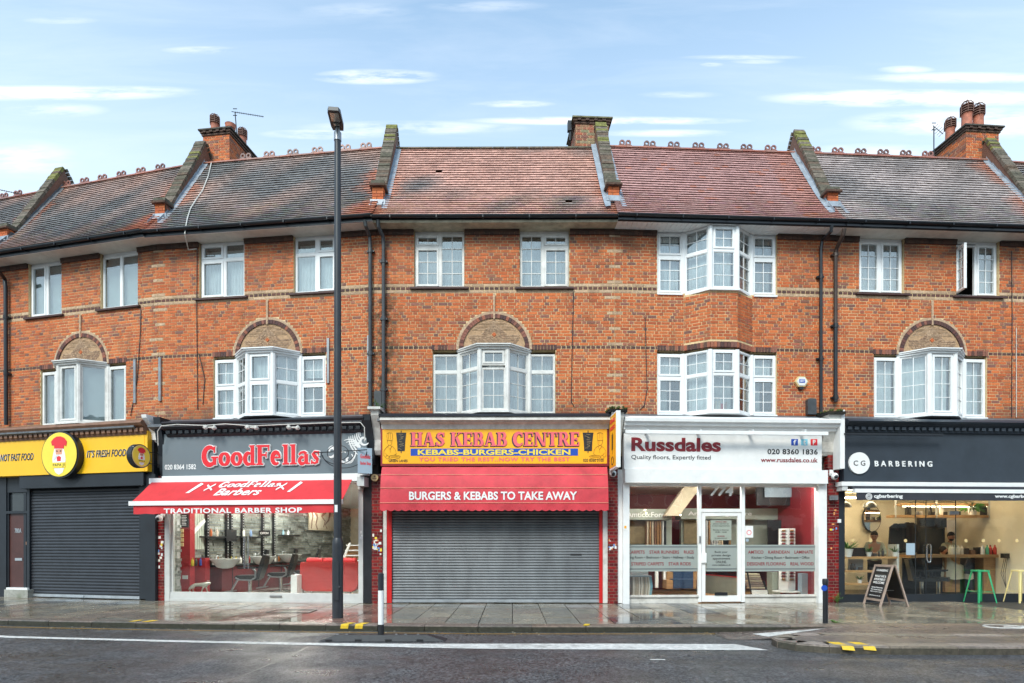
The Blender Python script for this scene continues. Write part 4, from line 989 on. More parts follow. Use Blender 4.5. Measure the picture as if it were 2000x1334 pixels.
def console(h, i, x0, x1, y0, y1, mat, cap=None, d=.5):
    u0, u1, z0, z1 = rect(h, x0, y0, x1, y1, .35); m = M()
    pr = [(0,z0),(-.14,z0),(-.2,z0+.1*(z1-z0)),(-.22,z0+.35*(z1-z0)),(-.33,z0+.62*(z1-z0)),(-d,z0+.88*(z1-z0)),(-d-.02,z1),(0,z1)]
    m.prism(pr, u0, u1, 'x'); c = m.build('console', mat, ROOT[h.i])
    if cap:
        cm = M().box(u0-.06, u1+.06, -d-.09, .0, z1, z1+.06).prism([(-d-.05,z1+.06),(.0,z1+.06),(.0,z1+.13),(-.15,z1+.11)], u0-.04, u1+.04, 'x'); cm.build('console_cap', cap, c)
        if cap == 'coping':
            mm = M()
            for k in range(60): mm.ball((R.uniform(u0-.06,u1+.06), R.uniform(-d-.08,-.02), z1+.07+R.uniform(0,.05)), R.uniform(.015,.04), 6)
            mm.build('moss', 'moss', c, kind='stuff')
    return c
def corrugated(m, u0, u1, y, z0, z1, c=None):   # one curved shutter slat
    n = 4; pr = []
    for k in range(n+1): a = math.pi*k/n; pr.append((y-.012*math.sin(a), z0+(z1-z0)*(.04+.82*k/n)))
    pr += [(y+.004, z1-.002), (y+.012, z1-.002), (y+.012, z0)]
    m.prism(pr, u0, u1, 'x', c)
def shutter(h, t_, u0, u1, z0, z1, d, pitch, mat, rail='steel_light'):
    n = round((z1-z0-.09)/pitch); p = (z1-z0-.09)/n
    for k in range(n): m = M(); corrugated(m, u0+R.uniform(0,.004), u1, -d, z0+.09+k*p, z0+.09+(k+1)*p); bh(m, 'slat', mat, t_)
    bh(M().box(u0, u1, -d-.02, -d+.02, z0+.012, z0+.088).box(u0+.1, u1-.1, -d-.026, -d-.02, z0+.03, z0+.04), 'bottom_rail', rail, t_); bh(M().box((u0+u1)/2-.04, (u0+u1)/2+.04, -d-.04, -d-.021, z0+.02, z0+.08), 'lock', 'steel_light', t_)
# ================= shop 1: yellow takeaway =================
h = h1; r1 = lambda *a: rect(h1, *a)
roofstrip(h, -.0, h.L-.25, .5, 4.42)
cornice(h, -20, 283, [(0,827),(.5,829),(.54,833),(.5,838),(.42,842),(.36,856),(.0,856)], 'brown_paint', dent=(.44,843,850,.17,'brown_paint'))
sg = hthing(h, 'fascia_sign', 'long yellow fascia sign reading NOT FAST FOOD, IT\'S FRESH FOOD with a large round logo', 'sign', 120, 925, .28)
m = M(); PB(m, h, -40, 850, 288, 926, .34, .1); bh(m, 'panel', 'yellow', sg); 
m = M(); u1_ = U(h,288,885,.34)[0]; zz = rect(h,-40,850,288,926,.34); m.box(u1_-.10,u1_-.085,-.346,-.1,zz[2],zz[3]); bh(m, 'panel_joint', 'orange_yellow', sg)
for mt, off, dd in (('white',.035,.342),('ink',.014,.3465)):
    txt(h, 'NOT FAST FOOD', 1-(off*30), 886, 65+(off*30), 900, dd, mt, sg, off=off, shear=.25, ext=.003)
    txt(h, "IT'S FRESH FOOD", 170-(off*30), 878, 246+(off*30), 892.5, dd, mt, sg, off=off, shear=.25, ext=.003)
def papa(t_, c, R_, d, T=None):
    """round chef emblem on plane d, centred c=(u,z), radius R_"""
    u, z = c
    def pr(pts, mat, name, k, e=.002):
        m = M(); q = [(u+x*R_, z+y*R_) for x, y in pts]
        y0, y1 = -d-.002*k-e, -d-.002*k+.004
        if T: n = len(q); m.add([TP(T,p[0],-y0,p[1]) for p in q]+[TP(T,p[0],-y1,p[1]) for p in q], [tuple(range(n))]+[(i, (i+1) % n, n+(i+1) % n, n+i) for i in range(n)])
        else: m.prism(q, y0, y1, 'y')
        (bh if t_.name in OFF and not T else (lambda m, n, a, t__: m.build(n, a, t__)))(m, name, mat, t_)
    pr([(-.36,-.36),(.36,-.36),(.38,-.2),(.33,.05),(.24,.32),(-.24,.32),(-.33,.05),(-.38,-.2)], 'white', 'beard', 1)
    pr([(-.3,-.62),(.3,-.62),(.2,-.82),(0,-.92),(-.2,-.82)], 'white', 'beard', 1)
    pr([(-.17,.0),(.17,.0),(.2,.25),(-.2,.25)], 'skin_print', 'face', 2)
    pr([(-.27,.28),(.27,.26),(.3,.42),(.42,.36),(.46,.58),(.3,.75),(.1,.82),(-.12,.82),(-.3,.74),(-.45,.6),(-.4,.42),(-.27,.42)], 'red', 'chef_hat', 3)
    pr([(-.1,-.3),(.1,-.3),(.12,-.12),(0,-.06),(-.12,-.12)], 'red', 'mouth', 3)
    for sx in (-1, 1): pr([(sx*.02,.0),(sx*.2,-.02),(sx*.28,-.25),(sx*.16,-.12)], 'white', 'moustache', 4); pr([(sx*.06,.13),(sx*.14,.13),(sx*.14,.19),(sx*.06,.17)], 'ink', 'eye', 4)
    pr([(-.36,-.6),(.36,-.6),(.36,-.37),(-.36,-.37)], 'yellow_lamp', 'band', 4)
    o = OFF[t_.name] if t_.name in OFF and not T else Vector((0,0,0))
    text('PAPA JI', u-.33*R_-o.x, u+.33*R_-o.x, z-.57*R_-o.z, z-.41*R_-o.z, -d-.0095-o.y, 'ink', t_, off=.01, ext=.003, T=T, space=1.15)
c0 = U(h, 117, 888, .50); bh(M().disc(c0, .61, -.5, -.3, 40).disc(c0, .575, -.515, -.5, 40), 'logo_drum', 'black_metal', sg, smooth=True); bh(M().disc(c0, .57, -.522, -.516, 40), 'logo_face', 'yellow_lamp', sg); papa(sg, c0, .57, .523)
ps = hthing(h, 'projecting_sign', 'small round black-edged sign with the chef emblem sticking out beside the console', 'sign', 271, 891, .75)
T = (0, -.0, rad(90)); m = M(); n = 28
for rr, a0, a1, mt, nm in ((.29,-.07,.07,'black_metal','drum'),(.265,.0705,.078,'cream','rim'),(.25,.0785,.082,'yellow_lamp','face')):
    M().prism([(rr*math.cos(2*math.pi*k/n), rr*math.sin(2*math.pi*k/n)) for k in range(n)], a0, a1, 'x').build(nm, mt, ps)
papa(ps, (0, 0), .25, .0, T=(.083, 0, rad(90)))
M().bar((0,.3,.14),(0,.62,.14),.02,.02).bar((0,.3,-.14),(0,.62,-.14),.02,.02).box(-.03,.03,.60,.625,-.2,.2).build('bracket', 'black_metal', ps)
# shutter box, shutter, door
sb = M(); PB(sb, h, 38, 926, 280, 951, .30, .0); sb.build('shutter_box', 'navy_dark', ROOT[1])
fr = M(); PB(fr, h, -20, 926, 12, 1172, .12, .0); PB(fr, h, 52, 950, 57.5, 1167, .14, .0); PB(fr, h, 12, 998, 52, 1003, .12, .0); PB(fr, h, -20, 926, 60, 962, .1, .0); PB(fr, h, 284, 926, 303, 1176, .22, .0); PB(fr, h, 272, 940, 292, 1170, .15, .0); PB(fr, h, 288, 842, 300, 926, .2, .0)
for px in (12, 46): PB(fr, h, px, 962, px+5, 1152, .09, .0)
sf = fr.build('shopfront', 'navy_dark', ROOT[1])
m = M(); PB(m, h, 17, 1003, 47, 1149, .06, .0); dr = m.build('door', 'door_brown', sf)
m = M(); PB(m, h, 17, 963, 47, 998, .04, .02); m.build('pane', 'opp_glass', sf)
m = M(); PB(m, h, 12, 1148, 53, 1152, .2, .0); m.build('sill', 'white', sf)
m = M(); u0, u1, z0, z1 = r1(8, 1152, 54, 1166, .25); m.box(u0, u1, -.25, 0, -.02, z1); m.build('step', 'coping_grey', ROOT[1])
m = M(); PB(m, h, 29, 1090, 43, 1095, .075, .06); m.build('letterbox', 'steel_light', sf); m = M(); PB(m, h, 50, 1058, 52.5, 1064, .11, .09); m.build('lock', 'brown_paint', sf)
r = rect(h, 29, 1032, 42, 1041, .064); text('780A', r[0], r[1], r[2], r[3], -.062, 'steel_light', sf, off=.02, ext=.006)
rs = hthing(h, 'roller_shutter', 'black roller shutter pulled down over the takeaway', 'shutter', 165, 1168, .08)
u0, u1, z0, z1 = r1(58, 1166, 274, 954, .08); z0, z1 = min(z0, z1), max(z0, z1); shutter(h, rs, u0, u1, .01, z1, .08, .082, 'shutter_black')
# ================= shop 2: red barber =================
h = h2
roofstrip(h, .1, h.L-.2, .5, 4.40)
cr = cornice(h, 322, 713, [(0,817),(.5,818),(.56,821),(.5,826),(.46,832),(.40,836),(.36,845),(.3,850),(0,850)], 'navy_dark', dent=(.43,836,842,.17,'navy_dark'))
p2 = pier(h, 304, 320, 930, 1170, .14); stickers(p2, h, 306, 316, 1030, 1110, .14, 12, 3)
console(h, 2, 304, 317, 816, 930, 'navy_dark', None, .42); console(h1, 1, 286.5, 296, 812, 862, 'white', None)
sg = hthing(h, 'fascia_sign', 'grey fascia sign with big red serif letters and a white floral swirl', 'sign', 517, 927, .3)
m = M(); PB(m, h, 317.5, 843, 716, 927, .30, .1); bh(m, 'panel', 'sign_grey', sg)
m = M(); PB(m, h, 316, 927, 717, 931, .32, .1); bh(m, 'trim', 'white', sg)
def words(h, s, x0, y0, x1, y1, d, t_, mats, shear=0, T=None):
    r = rect(h, x0, y0, x1, y1, d); o = OFF[t_.name]; a = (r[0]-o.x, r[1]-o.x, r[2]-o.z, r[3]-o.z)
    for mat, sh, e in mats: serif(s, *a, -d-o.y, mat, t_, sh, ext=e, shear=shear)
words(h, 'GoodFellas', 396, 868, 625, 911, .302, sg, [('white', [(x*1.2, z*1.2) for x, z in OUT], .012), ('red', ((0,0),), .05)])
txt(h, '020 8364 1582', 322, 907, 383, 917, .302, 'white', sg, off=.02, shear=.0)
sw = M(); u, z = U(h, 672, 885, .304)
def swirl(m, cx, cz, r0, r1, a0, a1, w, n=22, y=-.306):
    pts = []
    for k in range(n+1):
        a = rad(a0+(a1-a0)*k/n); rr = r0+(r1-r0)*k/n; pts.append((cx+rr*math.cos(a), cz+rr*math.sin(a), w*(.35+.65*math.sin(math.pi*k/n))))
    for j, q in enumerate(rib(pts)): m.prism(q, y-.0008*(len(m.v) % 7), y+.004, 'y')
swirl(sw, u+.02, z-.03, .04, .30, 60, 400, .05); swirl(sw, u-.32, z+.06, .04, .16, 200, -120, .09); swirl(sw, u+.12, z-.14, .02, .13, 90, 420, .06)
for k in range(7): swirl(sw, u+.62-k*.01, z+.44+k*.03, .50-k*.055, .56-k*.05, 185+k*3, 250-k*2, .035)
for k in range(4): swirl(sw, u+.1+k*.04, z+.02, .34-k*.05, .30-k*.05, 20, 110, .03)
swirl(sw, u+.50, z+.3, .03, .13, 0, 330, .06); swirl(sw, u+.42, z+.2, .02, .10, 0, 300, .05); bh(sw, 'floral_print', 'white', sg)
hs_ = thing('hanging_sign', 'grey double-sided hanging sign with red lettering on a black scrolled bracket', 'sign', world(h, U(h,700,900,.55)[0], .55, U(h,700,900,.55)[1]), h.rz)
T = (.04, -.06, rad(28)); m = M().tbox(T, -.02, .30, -.12, 0, -.30, .30); m.build('sign_box', 'sign_pale', hs_)
text('Goodfellas', .03, .26, .05, .15, -.001, 'red', hs_, off=.02, T=T, ext=.003); text('Barber Shop', .03, .27, -.12, -.02, -.001, 'red', hs_, off=.02, T=T, ext=.003)
m = M(); b0 = Vector((-1.15, .08, .22)); m.tube([tuple(b0), (.25,-.1,.24)], .011, 6)
for (cx, cz, rr, a0, a1) in ((-.52,.20,.27,0,360),(-.52,.22,.42,180,360),(-.36,.22,.56,190,360)):
    m.tube([(cx+rr*math.cos(rad(a0+(a1-a0)*k/20)), .02-.02*(cx+rr*math.cos(rad(a0+(a1-a0)*k/20))), cz+rr*.68*math.sin(rad(a0+(a1-a0)*k/20))) for k in range(21)], .010, 5)
m.build('scroll_bracket', 'black_metal', hs_)
for px in (410, 492, 573):
    lp = hthing(h, 'spotlight', 'small white sign spotlight on the dark cornice, %s of the three' % {410:'leftmost',492:'middle one',573:'rightmost'}[px], 'light', px, 833, .6, 'sign spotlights')
    for sx in (-.07, .07): M().lathe((sx, 0, 0), [(.02,0),(.05,.03),(.055,.09),(.03,.1)], 10).xf(Matrix.Translation((sx*.4,0,0))@Matrix.Rotation(rad(60 if sx > 0 else -50), 4, 'Y'), 0).build('lamp_head', 'white_dirty', lp)
    M().box(-.05, .05, .0, .1, -.03, .0).build('lamp_arm', 'white_dirty', lp)
pipe(h2, [(309,870,.5),(308,842,.55),(315,832,.56),(345,829,.56),(400,831,.57),(440,828,.57),(492,832,.57),(560,829,.57),(640,826,.56),(704,825,.56),(712,835,.55),(712,862,.5)], .012, 'white_dirty', 'cable')
# folding awning
aw = hthing(h, 'awning', 'open red fabric awning with white front bar over the barber shop, reading TRADITIONAL BARBER SHOP', 'awning', 490, 1000, 1.1)
m = M(); PB(m, h, 291, 931, 704, 942, .42, .12); bh(m, 'cassette', 'white', aw)
m = M(); PB(m, h, 697, 931, 711, 949, .46, .1); PB(m, h, 699, 949, 706, 955, .3, .1); bh(m, 'end_bracket', 'alu', aw)
ul, zt = U(h, 297, 941, .40); ur = U(h, 688, 939, .40)[0]; dz_ = 1.02
fl, zf = U(h, 256, 981, dz_); fr_ = U(h, 668, 979, dz_)[0]
m = M(); n = 10; fs = []; vs = []
for k in range(n+1):
    f = k/n; vs += [(ul+(fl-ul)*f, -.40-(dz_-.40)*f, zt+(zf-zt)*f-.012*math.sin(math.pi*f)), (ur+(fr_-ur)*f, -.40-(dz_-.40)*f, zt+(zf-zt)*f-.012*math.sin(math.pi*f))]
for k in range(n): fs.append((2*k, 2*k+2, 2*k+3, 2*k+1))
m.add(vs+[(x, y, z-.006) for x, y, z in vs], fs+[tuple(reversed([i+2*n+2 for i in f])) for f in fs]+[(0,1,2*n+3,2*n+2)]); bh(m, 'canopy', 'awning_red', aw)
bh(M().box(fl-.02, fr_+.02, -dz_-.06, -dz_+.0, zf-.085, zf+.02), 'front_bar', 'white', aw)
m = M(); n = 60; vs = []
for k in range(n+1):
    x = fl+.08+(fr_-fl-.1)*k/n; w_ = .012*math.sin(k*.9); vs += [(x, -dz_-.02, zf-.08), (x, -dz_-.02+w_, zf-.285-.006*math.sin(k*1.3))]
m.add(vs+[(x, y+.004, z) for x, y, z in vs], [(2*k, 2*k+1, 2*k+3, 2*k+2) for k in range(n)]+[(2*n+2+2*k+2, 2*n+2+2*k+3, 2*n+2+2*k+1, 2*n+2+2*k) for k in range(n)]); bh(m, 'valance', 'awning_red', aw)
bh(M().bar((ul+.3,-.4,zt-.1),(ul+.6,-dz_+.05,zf-.05),.04,.03).bar((ur-.3,-.4,zt-.1),(ur-.6,-dz_+.05,zf-.05),.04,.03), 'folding_arm', 'alu', aw)
txt(h, 'TRADITIONAL BARBER SHOP', 320, 992, 590, 1002, dz_+.03, 'white', aw, off=.03, ext=.003, space=1.1)
# print lying on the sloping canopy
def oncanopy(m, fade=1):
    o = OFF[aw.name]; out = []
    return m
ang = math.atan2(zt-zf, dz_-.40); o = OFF[aw.name]
def canopy_pt(f, x): y = -.40-(dz_-.40)*f; z = zt+(zf-zt)*f-.012*math.sin(math.pi*f); return (x-o.x, y-o.y-.006*math.sin(ang)-.001, z-o.z+.007)
def canopy_text(s, x0, x1, f0, f1, shear, ser=False, off=.02):
    ob = serif(s, 0, 1, 0, 1, 0, 'white', aw, shear=shear) if ser else text(s, 0, 1, 0, 1, 0, 'white', aw, off=off, shear=shear)
    ua, ub = U(h, x0, 955, .6)[0], U(h, x1, 955, .6)[0]
    for v in ob.data.vertices:
        f = f1+(f0-f1)*v.co.z; p = canopy_pt(f, ua+(ub-ua)*v.co.x); e = -v.co.y*.3; v.co = (p[0], p[1]-e*.4, p[2]+e+.002)
canopy_text('GoodFellas', 426, 546, .06, .34, .35, True); canopy_text('Barbers', 428, 517, .38, .72, .35)
def canopy_prism(pts, x0, x1):
    m = M(); ua, ub = U(h, x0, 955, .6)[0], U(h, x1, 955, .6)[0]; q = [canopy_pt(1-p[1], ua+(ub-ua)*p[0]) for p in pts]; n = len(q)
    m.add([(a, b-.002, c+.004) for a, b, c in q]+q, [tuple(range(n))]+[(i, (i+1) % n, n+(i+1) % n, n+i) for i in range(n)]); m.build('barber_pole_print', 'white', aw)
canopy_prism([(0,.42),(.28,.42),(1,.84),(.72,.9)], 371, 393); canopy_prism([(0,.42),(.28,.42),(1,.84),(.72,.9)], 567, 588)
for x in (402, 542):
    canopy_prism([(0,.56),(.06,.50),(1,.80),(.94,.86)], x, x+16); canopy_prism([(.06,.82),(.0,.76),(.94,.52),(1,.58)], x, x+16)
# frame
fr = M(); PB(fr, h, 319, 942, 331, 1178, .12, .0); PB(fr, h, 331, 948, 338, 1160, .06, .0); PB(fr, h, 700, 946, 709, 1178, .12, .0); PB(fr, h, 330, 942, 702, 948, .1, .0)
sf = fr.build('shopfront', 'alu', ROOT[2]); m = M(); u0, u1, z0, z1 = rect(h, 330, 1158, 702, 1175, .1); m.box(u0, u1, -.10, 0, .0, z1).box(u0, u1, -.115, -.1, .0, .06); m.build('sill', 'alu', sf)
m = M(); PB(m, h, 709.5, 927, 726, 1178, .15, .0); m.build('pilaster', 'black_metal', sf)
for a, b in ((338,474),(474,564),(564,700)): m = M(); PB(m, h, a+.5, 948, b-.5, 1159, .035, .027); m.build('pane', 'shop_glass', sf)
m = M(); u, z0 = U(h, 478, 1111, .09); z1 = U(h, 478, 1048, .09)[1]; u2 = U(h, 485.5, 1100, .09)[0]; m.tube([(u,-.1,z0),(u,-.1,z1)], .018, 8).tube([(u2,-.1,z0),(u2,-.1,z1)], .014, 8).box(u,u2,-.1,-.03,z1-.12,z1-.1).box(u,u2,-.1,-.03,z0+.1,z0+.12); m.build('door_handle', 'chrome', sf, smooth=True)
m = M(); PB(m, h, 527, 1163, 550, 1167, .12, .1); m.build('floor_spring', 'grey_metal', sf)
stickers(sf, h, 702, 706, 1030, 1060, .12, 4, 8)
def dome(h, px, py, d, label, grp='dome security cameras'):
    t_ = hthing(h, 'security_camera', label, 'camera', px, py, d, grp)
    M().ball((0,0,0), .085, 14).build('housing', 'white', t_, smooth=True); M().ball((.0,-.055,-.02), .05, 12).build('lens', 'black_metal', t_, smooth=True)
    M().tube([(0,.04,.05),(0,.14,.10)], .035, 8).box(-.05,.05,.12,.16,.03,.17).build('bracket', 'white', t_); return t_
dome(h2, 311, 1012, .3, 'grey dome camera under the left end of the open red awning'); dome(h4, 1197, 925, .32, 'white dome camera on the red brick pier right of the kebab sign', ); dome(h5, 1630, 930, .32, 'white dome camera on the pier left of the navy barber sign')
# burgundy-bell disc box left of the kebab shop
rb = hthing(h3, 'alarm_box', 'round orange alarm box at the left end of the pink awning', 'alarm', 732, 933, .25); M().disc((0,0), .085, -.03, .05, 20).build('casing', 'cream', rb); M().box(-.05,.05,-.035,-.031,-.03,-.01).disc((0,.03),.022,-.035,-.031,10).build('label_print', 'brown_paint', rb)
# ================= shop 3: kebab =================
h = h3
roofstrip(h, .1, h.L-.15, .45, 4.42)
cornice(h, 744, 1190, [(0,812),(.52,813),(.54,820),(.48,821),(.46,824),(.38,829),(.34,838),(.0,838)], 'white_dirty'); cornice(h, 742, 1190, [(0,806),(.50,808),(.56,812.5),(0,812.5)], 'black_metal', 'flashing')
p3 = pier(h, 726, 747, 926, 1178, .16); stickers(p3, h, 727, 743, 1040, 1085, .16, 26, 5)
console(h2, 2, 713, 727, 812, 905, 'navy_dark', None); console(h3, 3, 727, 742, 803, 886, 'white_dirty', 'white_dirty')
sg = hthing(h, 'fascia_sign', 'orange-yellow fascia sign with a red frame and pink HAS KEBAB CENTRE lettering', 'sign', 966, 908, .3)
m = M(); PB(m, h, 743.5, 834.5, 1189, 910, .32, .1); bh(m, 'frame', 'maroon', sg); m = M(); PB(m, h, 747, 838.5, 1185.5, 905.5, .328, .3); bh(m, 'panel', 'orange_yellow', sg)
words(h, 'HAS KEBAB CENTRE', 803, 843, 1131, 872.5, .329, sg, [('shadow_purple', ((-.028,-.016),(-.014,-.008)), .004), ('pink', ((0,0),), .016)])
m = M(); PB(m, h, 802, 876, 1129, 890, .332, .32); bh(m, 'blue_band', 'blue', sg)
txt(h, 'KEBABS-BURGERS-CHICKEN', 816, 878, 1114, 888.5, .333, 'yellow_lamp', sg, off=.03)
txt(h, 'YOU TRIED THE REST..NOW TRY THE BEST', 818, 893, 1113, 901, .33, 'pink', sg, off=.03, space=1.15)
txt(h, 'GREEN LANES', 759, 897.5, 796, 902.5, .33, 'ink', sg, off=.012); txt(h, '020 8360 0100', 1139, 896, 1179, 902, .33, 'ink', sg, off=.012)
def doner(x0, x1, y0=845, y1=881):
    m = M(); xm = (x0+x1)/2; q = [U(h, x, y, .33) for x, y in ((x0,y0),(x1,y0),(x1-2,(y0+y1)/2),(x1-3,y1),(x0+3,y1),(x0+2,(y0+y1)/2))]; m.prism(q, -.334, -.326, 'y'); a, b = U(h, xm, y0-4, .33), U(h, xm, y1+4, .33)
    m.box(a[0]-.01, a[0]+.01, -.3335, -.326, b[1], a[1]); bh(m, 'doner_print', 'ink', sg); m = M()
    for k in range(9): y = y0+3+k*3.4; x = x0+4+R.uniform(0,6); p, q = U(h, x, y, .33), U(h, x+R.uniform(4,9), y+R.uniform(-2,3), .33); m.bar((p[0],-.3355,p[1]), (q[0],-.3355,q[1]), .004, .007, up=(0,1,0))
    bh(m, 'doner_print_lines', 'cream', sg)
doner(773.5, 793.5); doner(1138, 1159)
def chef(xc, s):
    m = M()
    def ln(pts, w=.008):
        for a, b in zip(pts, pts[1:]): p, q = U(h, xc+s*a[0], a[1], .33), U(h, xc+s*b[0], b[1], .33); m.bar((p[0],-.3335,p[1]), (q[0],-.3335,q[1]), .003, w, up=(0,1,0))
    ln([(-5,860),(-5.5,847),(-3,845.5),(0,845),(3,845.5),(5.5,847),(5,860),(-5,860)]); ln([(-2,846),(-2,858)],.004); ln([(1.5,846),(1.5,858)],.004); ln([(-4.5,860),(-4.5,865),(-2,869),(1,870.5),(4,867),(4.5,860)],.006); ln([(-4.5,864),(-5,862)],.014); ln([(1,863),(3,863)],.006)
    ln([(-2,870),(-7,875),(-11,880),(-11.5,890),(-8,893)]); ln([(2,870.5),(7,873),(11,878),(13,886)]); ln([(-3,872),(1,878),(4,872)]); ln([(1,878),(1,884)],.005); ln([(-8,893),(-6,896),(-2,896),(-1,891),(-5,889),(-8,893)]); ln([(-9,884),(-5,889)]); ln([(13,886),(9,889)])
    ln([(-1,893),(1,890),(8,889),(16,889.5),(21,891),(18,895),(8,897),(1,896),(-1,893)]); ln([(2,892.5),(17,892)],.016); bh(m, 'chef_print', 'ink', sg)
chef(761, 1); chef(1172, -1)
# dutch canopy
aw = hthing(h, 'awning', 'faded red dutch awning with scalloped edge reading BURGERS & KEBABS TO TAKE AWAY', 'awning', 965, 998, .6)
prf = [(.25,3.29),(.36,3.27),(.47,3.19),(.54,3.05),(.585,2.87),(.61,2.66),(.62,2.44),(.622,2.32)]
# read the profile off real heights of the seams
zt_ = U(h, 965, 912, .28)[1]; prf = [(.28,zt_),(.40,zt_-.02),(.50,U(h,965,927,.5)[1]),(.56,U(h,965,940,.56)[1]),(.60,U(h,965,953,.6)[1]),(.62,U(h,965,968,.62)[1]),(.63,U(h,965,982,.63)[1])]
ua, ub = U(h, 742, 990, .63)[0], U(h, 1188.5, 990, .63)[0]; m = M(); vs = []; nx = 48
for i_, (d, z) in enumerate(prf):
    for k in range(nx+1): x = ua+(ub-ua)*k/nx; s_ = .004*math.sin(k*1.7+i_)+.004*math.sin(k*.6-i_*2); vs.append((x, -d-s_*(i_ > 0), z+s_*.5))
fs = [(j*(nx+1)+k, (j+1)*(nx+1)+k, (j+1)*(nx+1)+k+1, j*(nx+1)+k+1) for j in range(len(prf)-1) for k in range(nx)]; m.add(vs, fs)
for sx in (ua, ub): m.add([(sx,-d,z) for d, z in prf]+[(sx,-.28,prf[-1][1])], [tuple(range(len(prf)+1))])
bh(m, 'canopy', 'awning_pink', aw, smooth=True)
m = M(); zs_ = prf[-1][1]; n = 186; vs = []
for k in range(n+1): x = ua+(ub-ua)*k/n; vs += [(x, -.632, zs_), (x, -.632-.006*math.sin(k*.4), zs_-.16-.035*abs(math.sin(k*math.pi/6)))]
m.add(vs+[(x, y+.004, z) for x, y, z in vs], [(2*k, 2*k+1, 2*k+3, 2*k+2) for k in range(n)]+[(2*n+2+2*k+2, 2*n+2+2*k+3, 2*n+2+2*k+1, 2*n+2+2*k) for k in range(n)])
for sx in (ua, ub): m.box(sx-.002, sx+.002, -.632, -.28, zs_-.18, zs_)
bh(m, 'valance', 'awning_pink', aw)
m = M()
for y_, d in ((927,.505),(953,.605),(982,.636)): z = U(h, 965, y_, d)[1]; m.tube([(ua,-d-.004,z),(ub,-d-.004,z)], .006, 5)
bh(m, 'piping', 'skin_print', aw); txt(h, 'BURGERS & KEBABS TO TAKE AWAY', 799, 960, 1127, 976.5, .630, 'white', aw, off=.028, ext=.004)
fr = M(); PB(fr, h, 755.5, 990, 765, 1178, .12, .0); PB(fr, h, 1170.5, 990, 1177, 1178, .12, .0); PB(fr, h, 755, 912, 1177, 960, .1, .0); fr.build('shopfront', 'red_paint', ROOT[3])
m = M(); PB(m, h, 748, 900, 755, 1178, .13, .0); PB(m, h, 1177.5, 900, 1187, 1178, .13, .0); m.build('pilaster', 'white_dirty', ROOT[3])
rs = hthing(h, 'roller_shutter', 'grey steel roller shutter pulled down over the kebab shop', 'shutter', 967, 1178, .06)
u0, u1, z0, z1 = rect(h, 765.5, 960, 1170, 1178, .06); shutter(h, rs, u0, u1, .01, z1, .06, .0665, 'shutter_steel'); m = M(); PB(m, h, 1114, 1081.5, 1136, 1084.5, .075, .06); bh(m, 'letter_slot', 'ink', rs)
p4 = pier(h4, 1187.5, 1206.5, 885, 1178, .16); stickers(p4, h4, 1188, 1202, 1040, 1085, .16, 11, 9)
console(h4, 4, 1192, 1216, 808, 890, 'white_dirty', 'coping')
ks = hthing(h4, 'projecting_sign', 'tall narrow yellow kebab sign in a white case standing out from the console', 'sign', 1201, 862, .75)
M().box(-.05,.05,-.36,.36,-.64,.64).build('case', 'white', ks); M().box(-.056,-.051,-.33,.33,-.60,.60).build('panel', 'orange_yellow', ks)
T = (-.057, .30, rad(-90)); text('KEBABS', .05, .55, .42, .52, 0, 'red', ks, off=.02, T=T); text('BURGERS', .05, .55, .26, .36, 0, 'red', ks, off=.02, T=T)
m = M().tbox(T, .22, .36, 0, .004, -.2, .16).tbox(T, .28, .30, 0, .0035, -.3, .2); m.build('doner_print', 'ink', ks); m = M(); m.tube([TP(T, .30+.12*math.cos(k*.5236), .003, -.45+.09*math.sin(k*.5236)) for k in range(13)], .008, 5); m.build('burger_print', 'ink', ks)
M().box(-.02,.02,.36,.62,.25,.3).box(-.02,.02,.36,.62,-.3,-.25).build('bracket', 'grey_metal', ks)
# ================= shop 4: flooring shop =================
h = h4
roofstrip(h, .1, h.L-.1, .45, 4.42)
cornice(h, 1219, 1636, [(0,813),(.50,816),(.56,818),(.55,824),(.48,826),(.46,832),(.38,834),(.37,840),(.32,842),(.0,852)], 'white')
sg = hthing(h, 'fascia_sign', 'white fascia sign with dark red Russdales lettering and small social icons', 'sign', 1412, 916, .3)
m = M(); PB(m, h, 1219, 848, 1605, 917, .30, .1); bh(m, 'panel', 'white', sg)
txt(h, 'Russdales', 1233, 855, 1408, 882, .302, 'maroon', sg, off=.035); txt(h, 'Quality floors, Expertly fitted', 1233, 889, 1388, 899.5, .302, 'ink', sg, off=.003)
txt(h, '020 8360 1836', 1499, 877, 1597, 887.5, .302, 'ink', sg, off=.02, space=1.05); txt(h, 'www.russdales.co.uk', 1486, 894, 1597, 903, .302, 'maroon', sg, off=.018)
for x, mt, s_ in ((1545.5,'blue','f'),(1564.5,'icon_cyan','t'),(1583.5,'red','P')):
    if 'icon_cyan' not in MATS: mk('icon_cyan', (.25,.62,.78), .4, var=.05)
    m = M(); PB(m, h, x, 857.5, x+13, 870, .304, .29); bh(m, 'social_icon', mt, sg); txt(h, s_, x+4, 859, x+9.5, 868.5, .305, 'white', sg, off=.03)
lt = hthing(h, 'trough_light', 'long white trough light along the top of the white sign', 'light', 1415, 846, .55)
m = M(); PB(m, h, 1222, 841, 1618, 848, .62, .54); bh(m, 'trough', 'white', lt); m = M()
for px in (1265, 1368, 1470, 1572): PB(m, h, px, 838, px+3, 845, .58, .3)
bh(m, 'bracket', 'alu', lt)
m = M(); PB(m, h, 1221, 917, 1617, 943.5, .34, .0); m.build('shutter_box', 'white', ROOT[4])
fr = M(); PB(fr, h, 1217, 943, 1229.5, 1181, .2, .0); PB(fr, h, 1206.5, 917, 1216.5, 1178, .1, .0); PB(fr, h, 1599, 943, 1615, 1179, .2, .0); PB(fr, h, 1229.5, 943, 1599, 950, .12, .0)
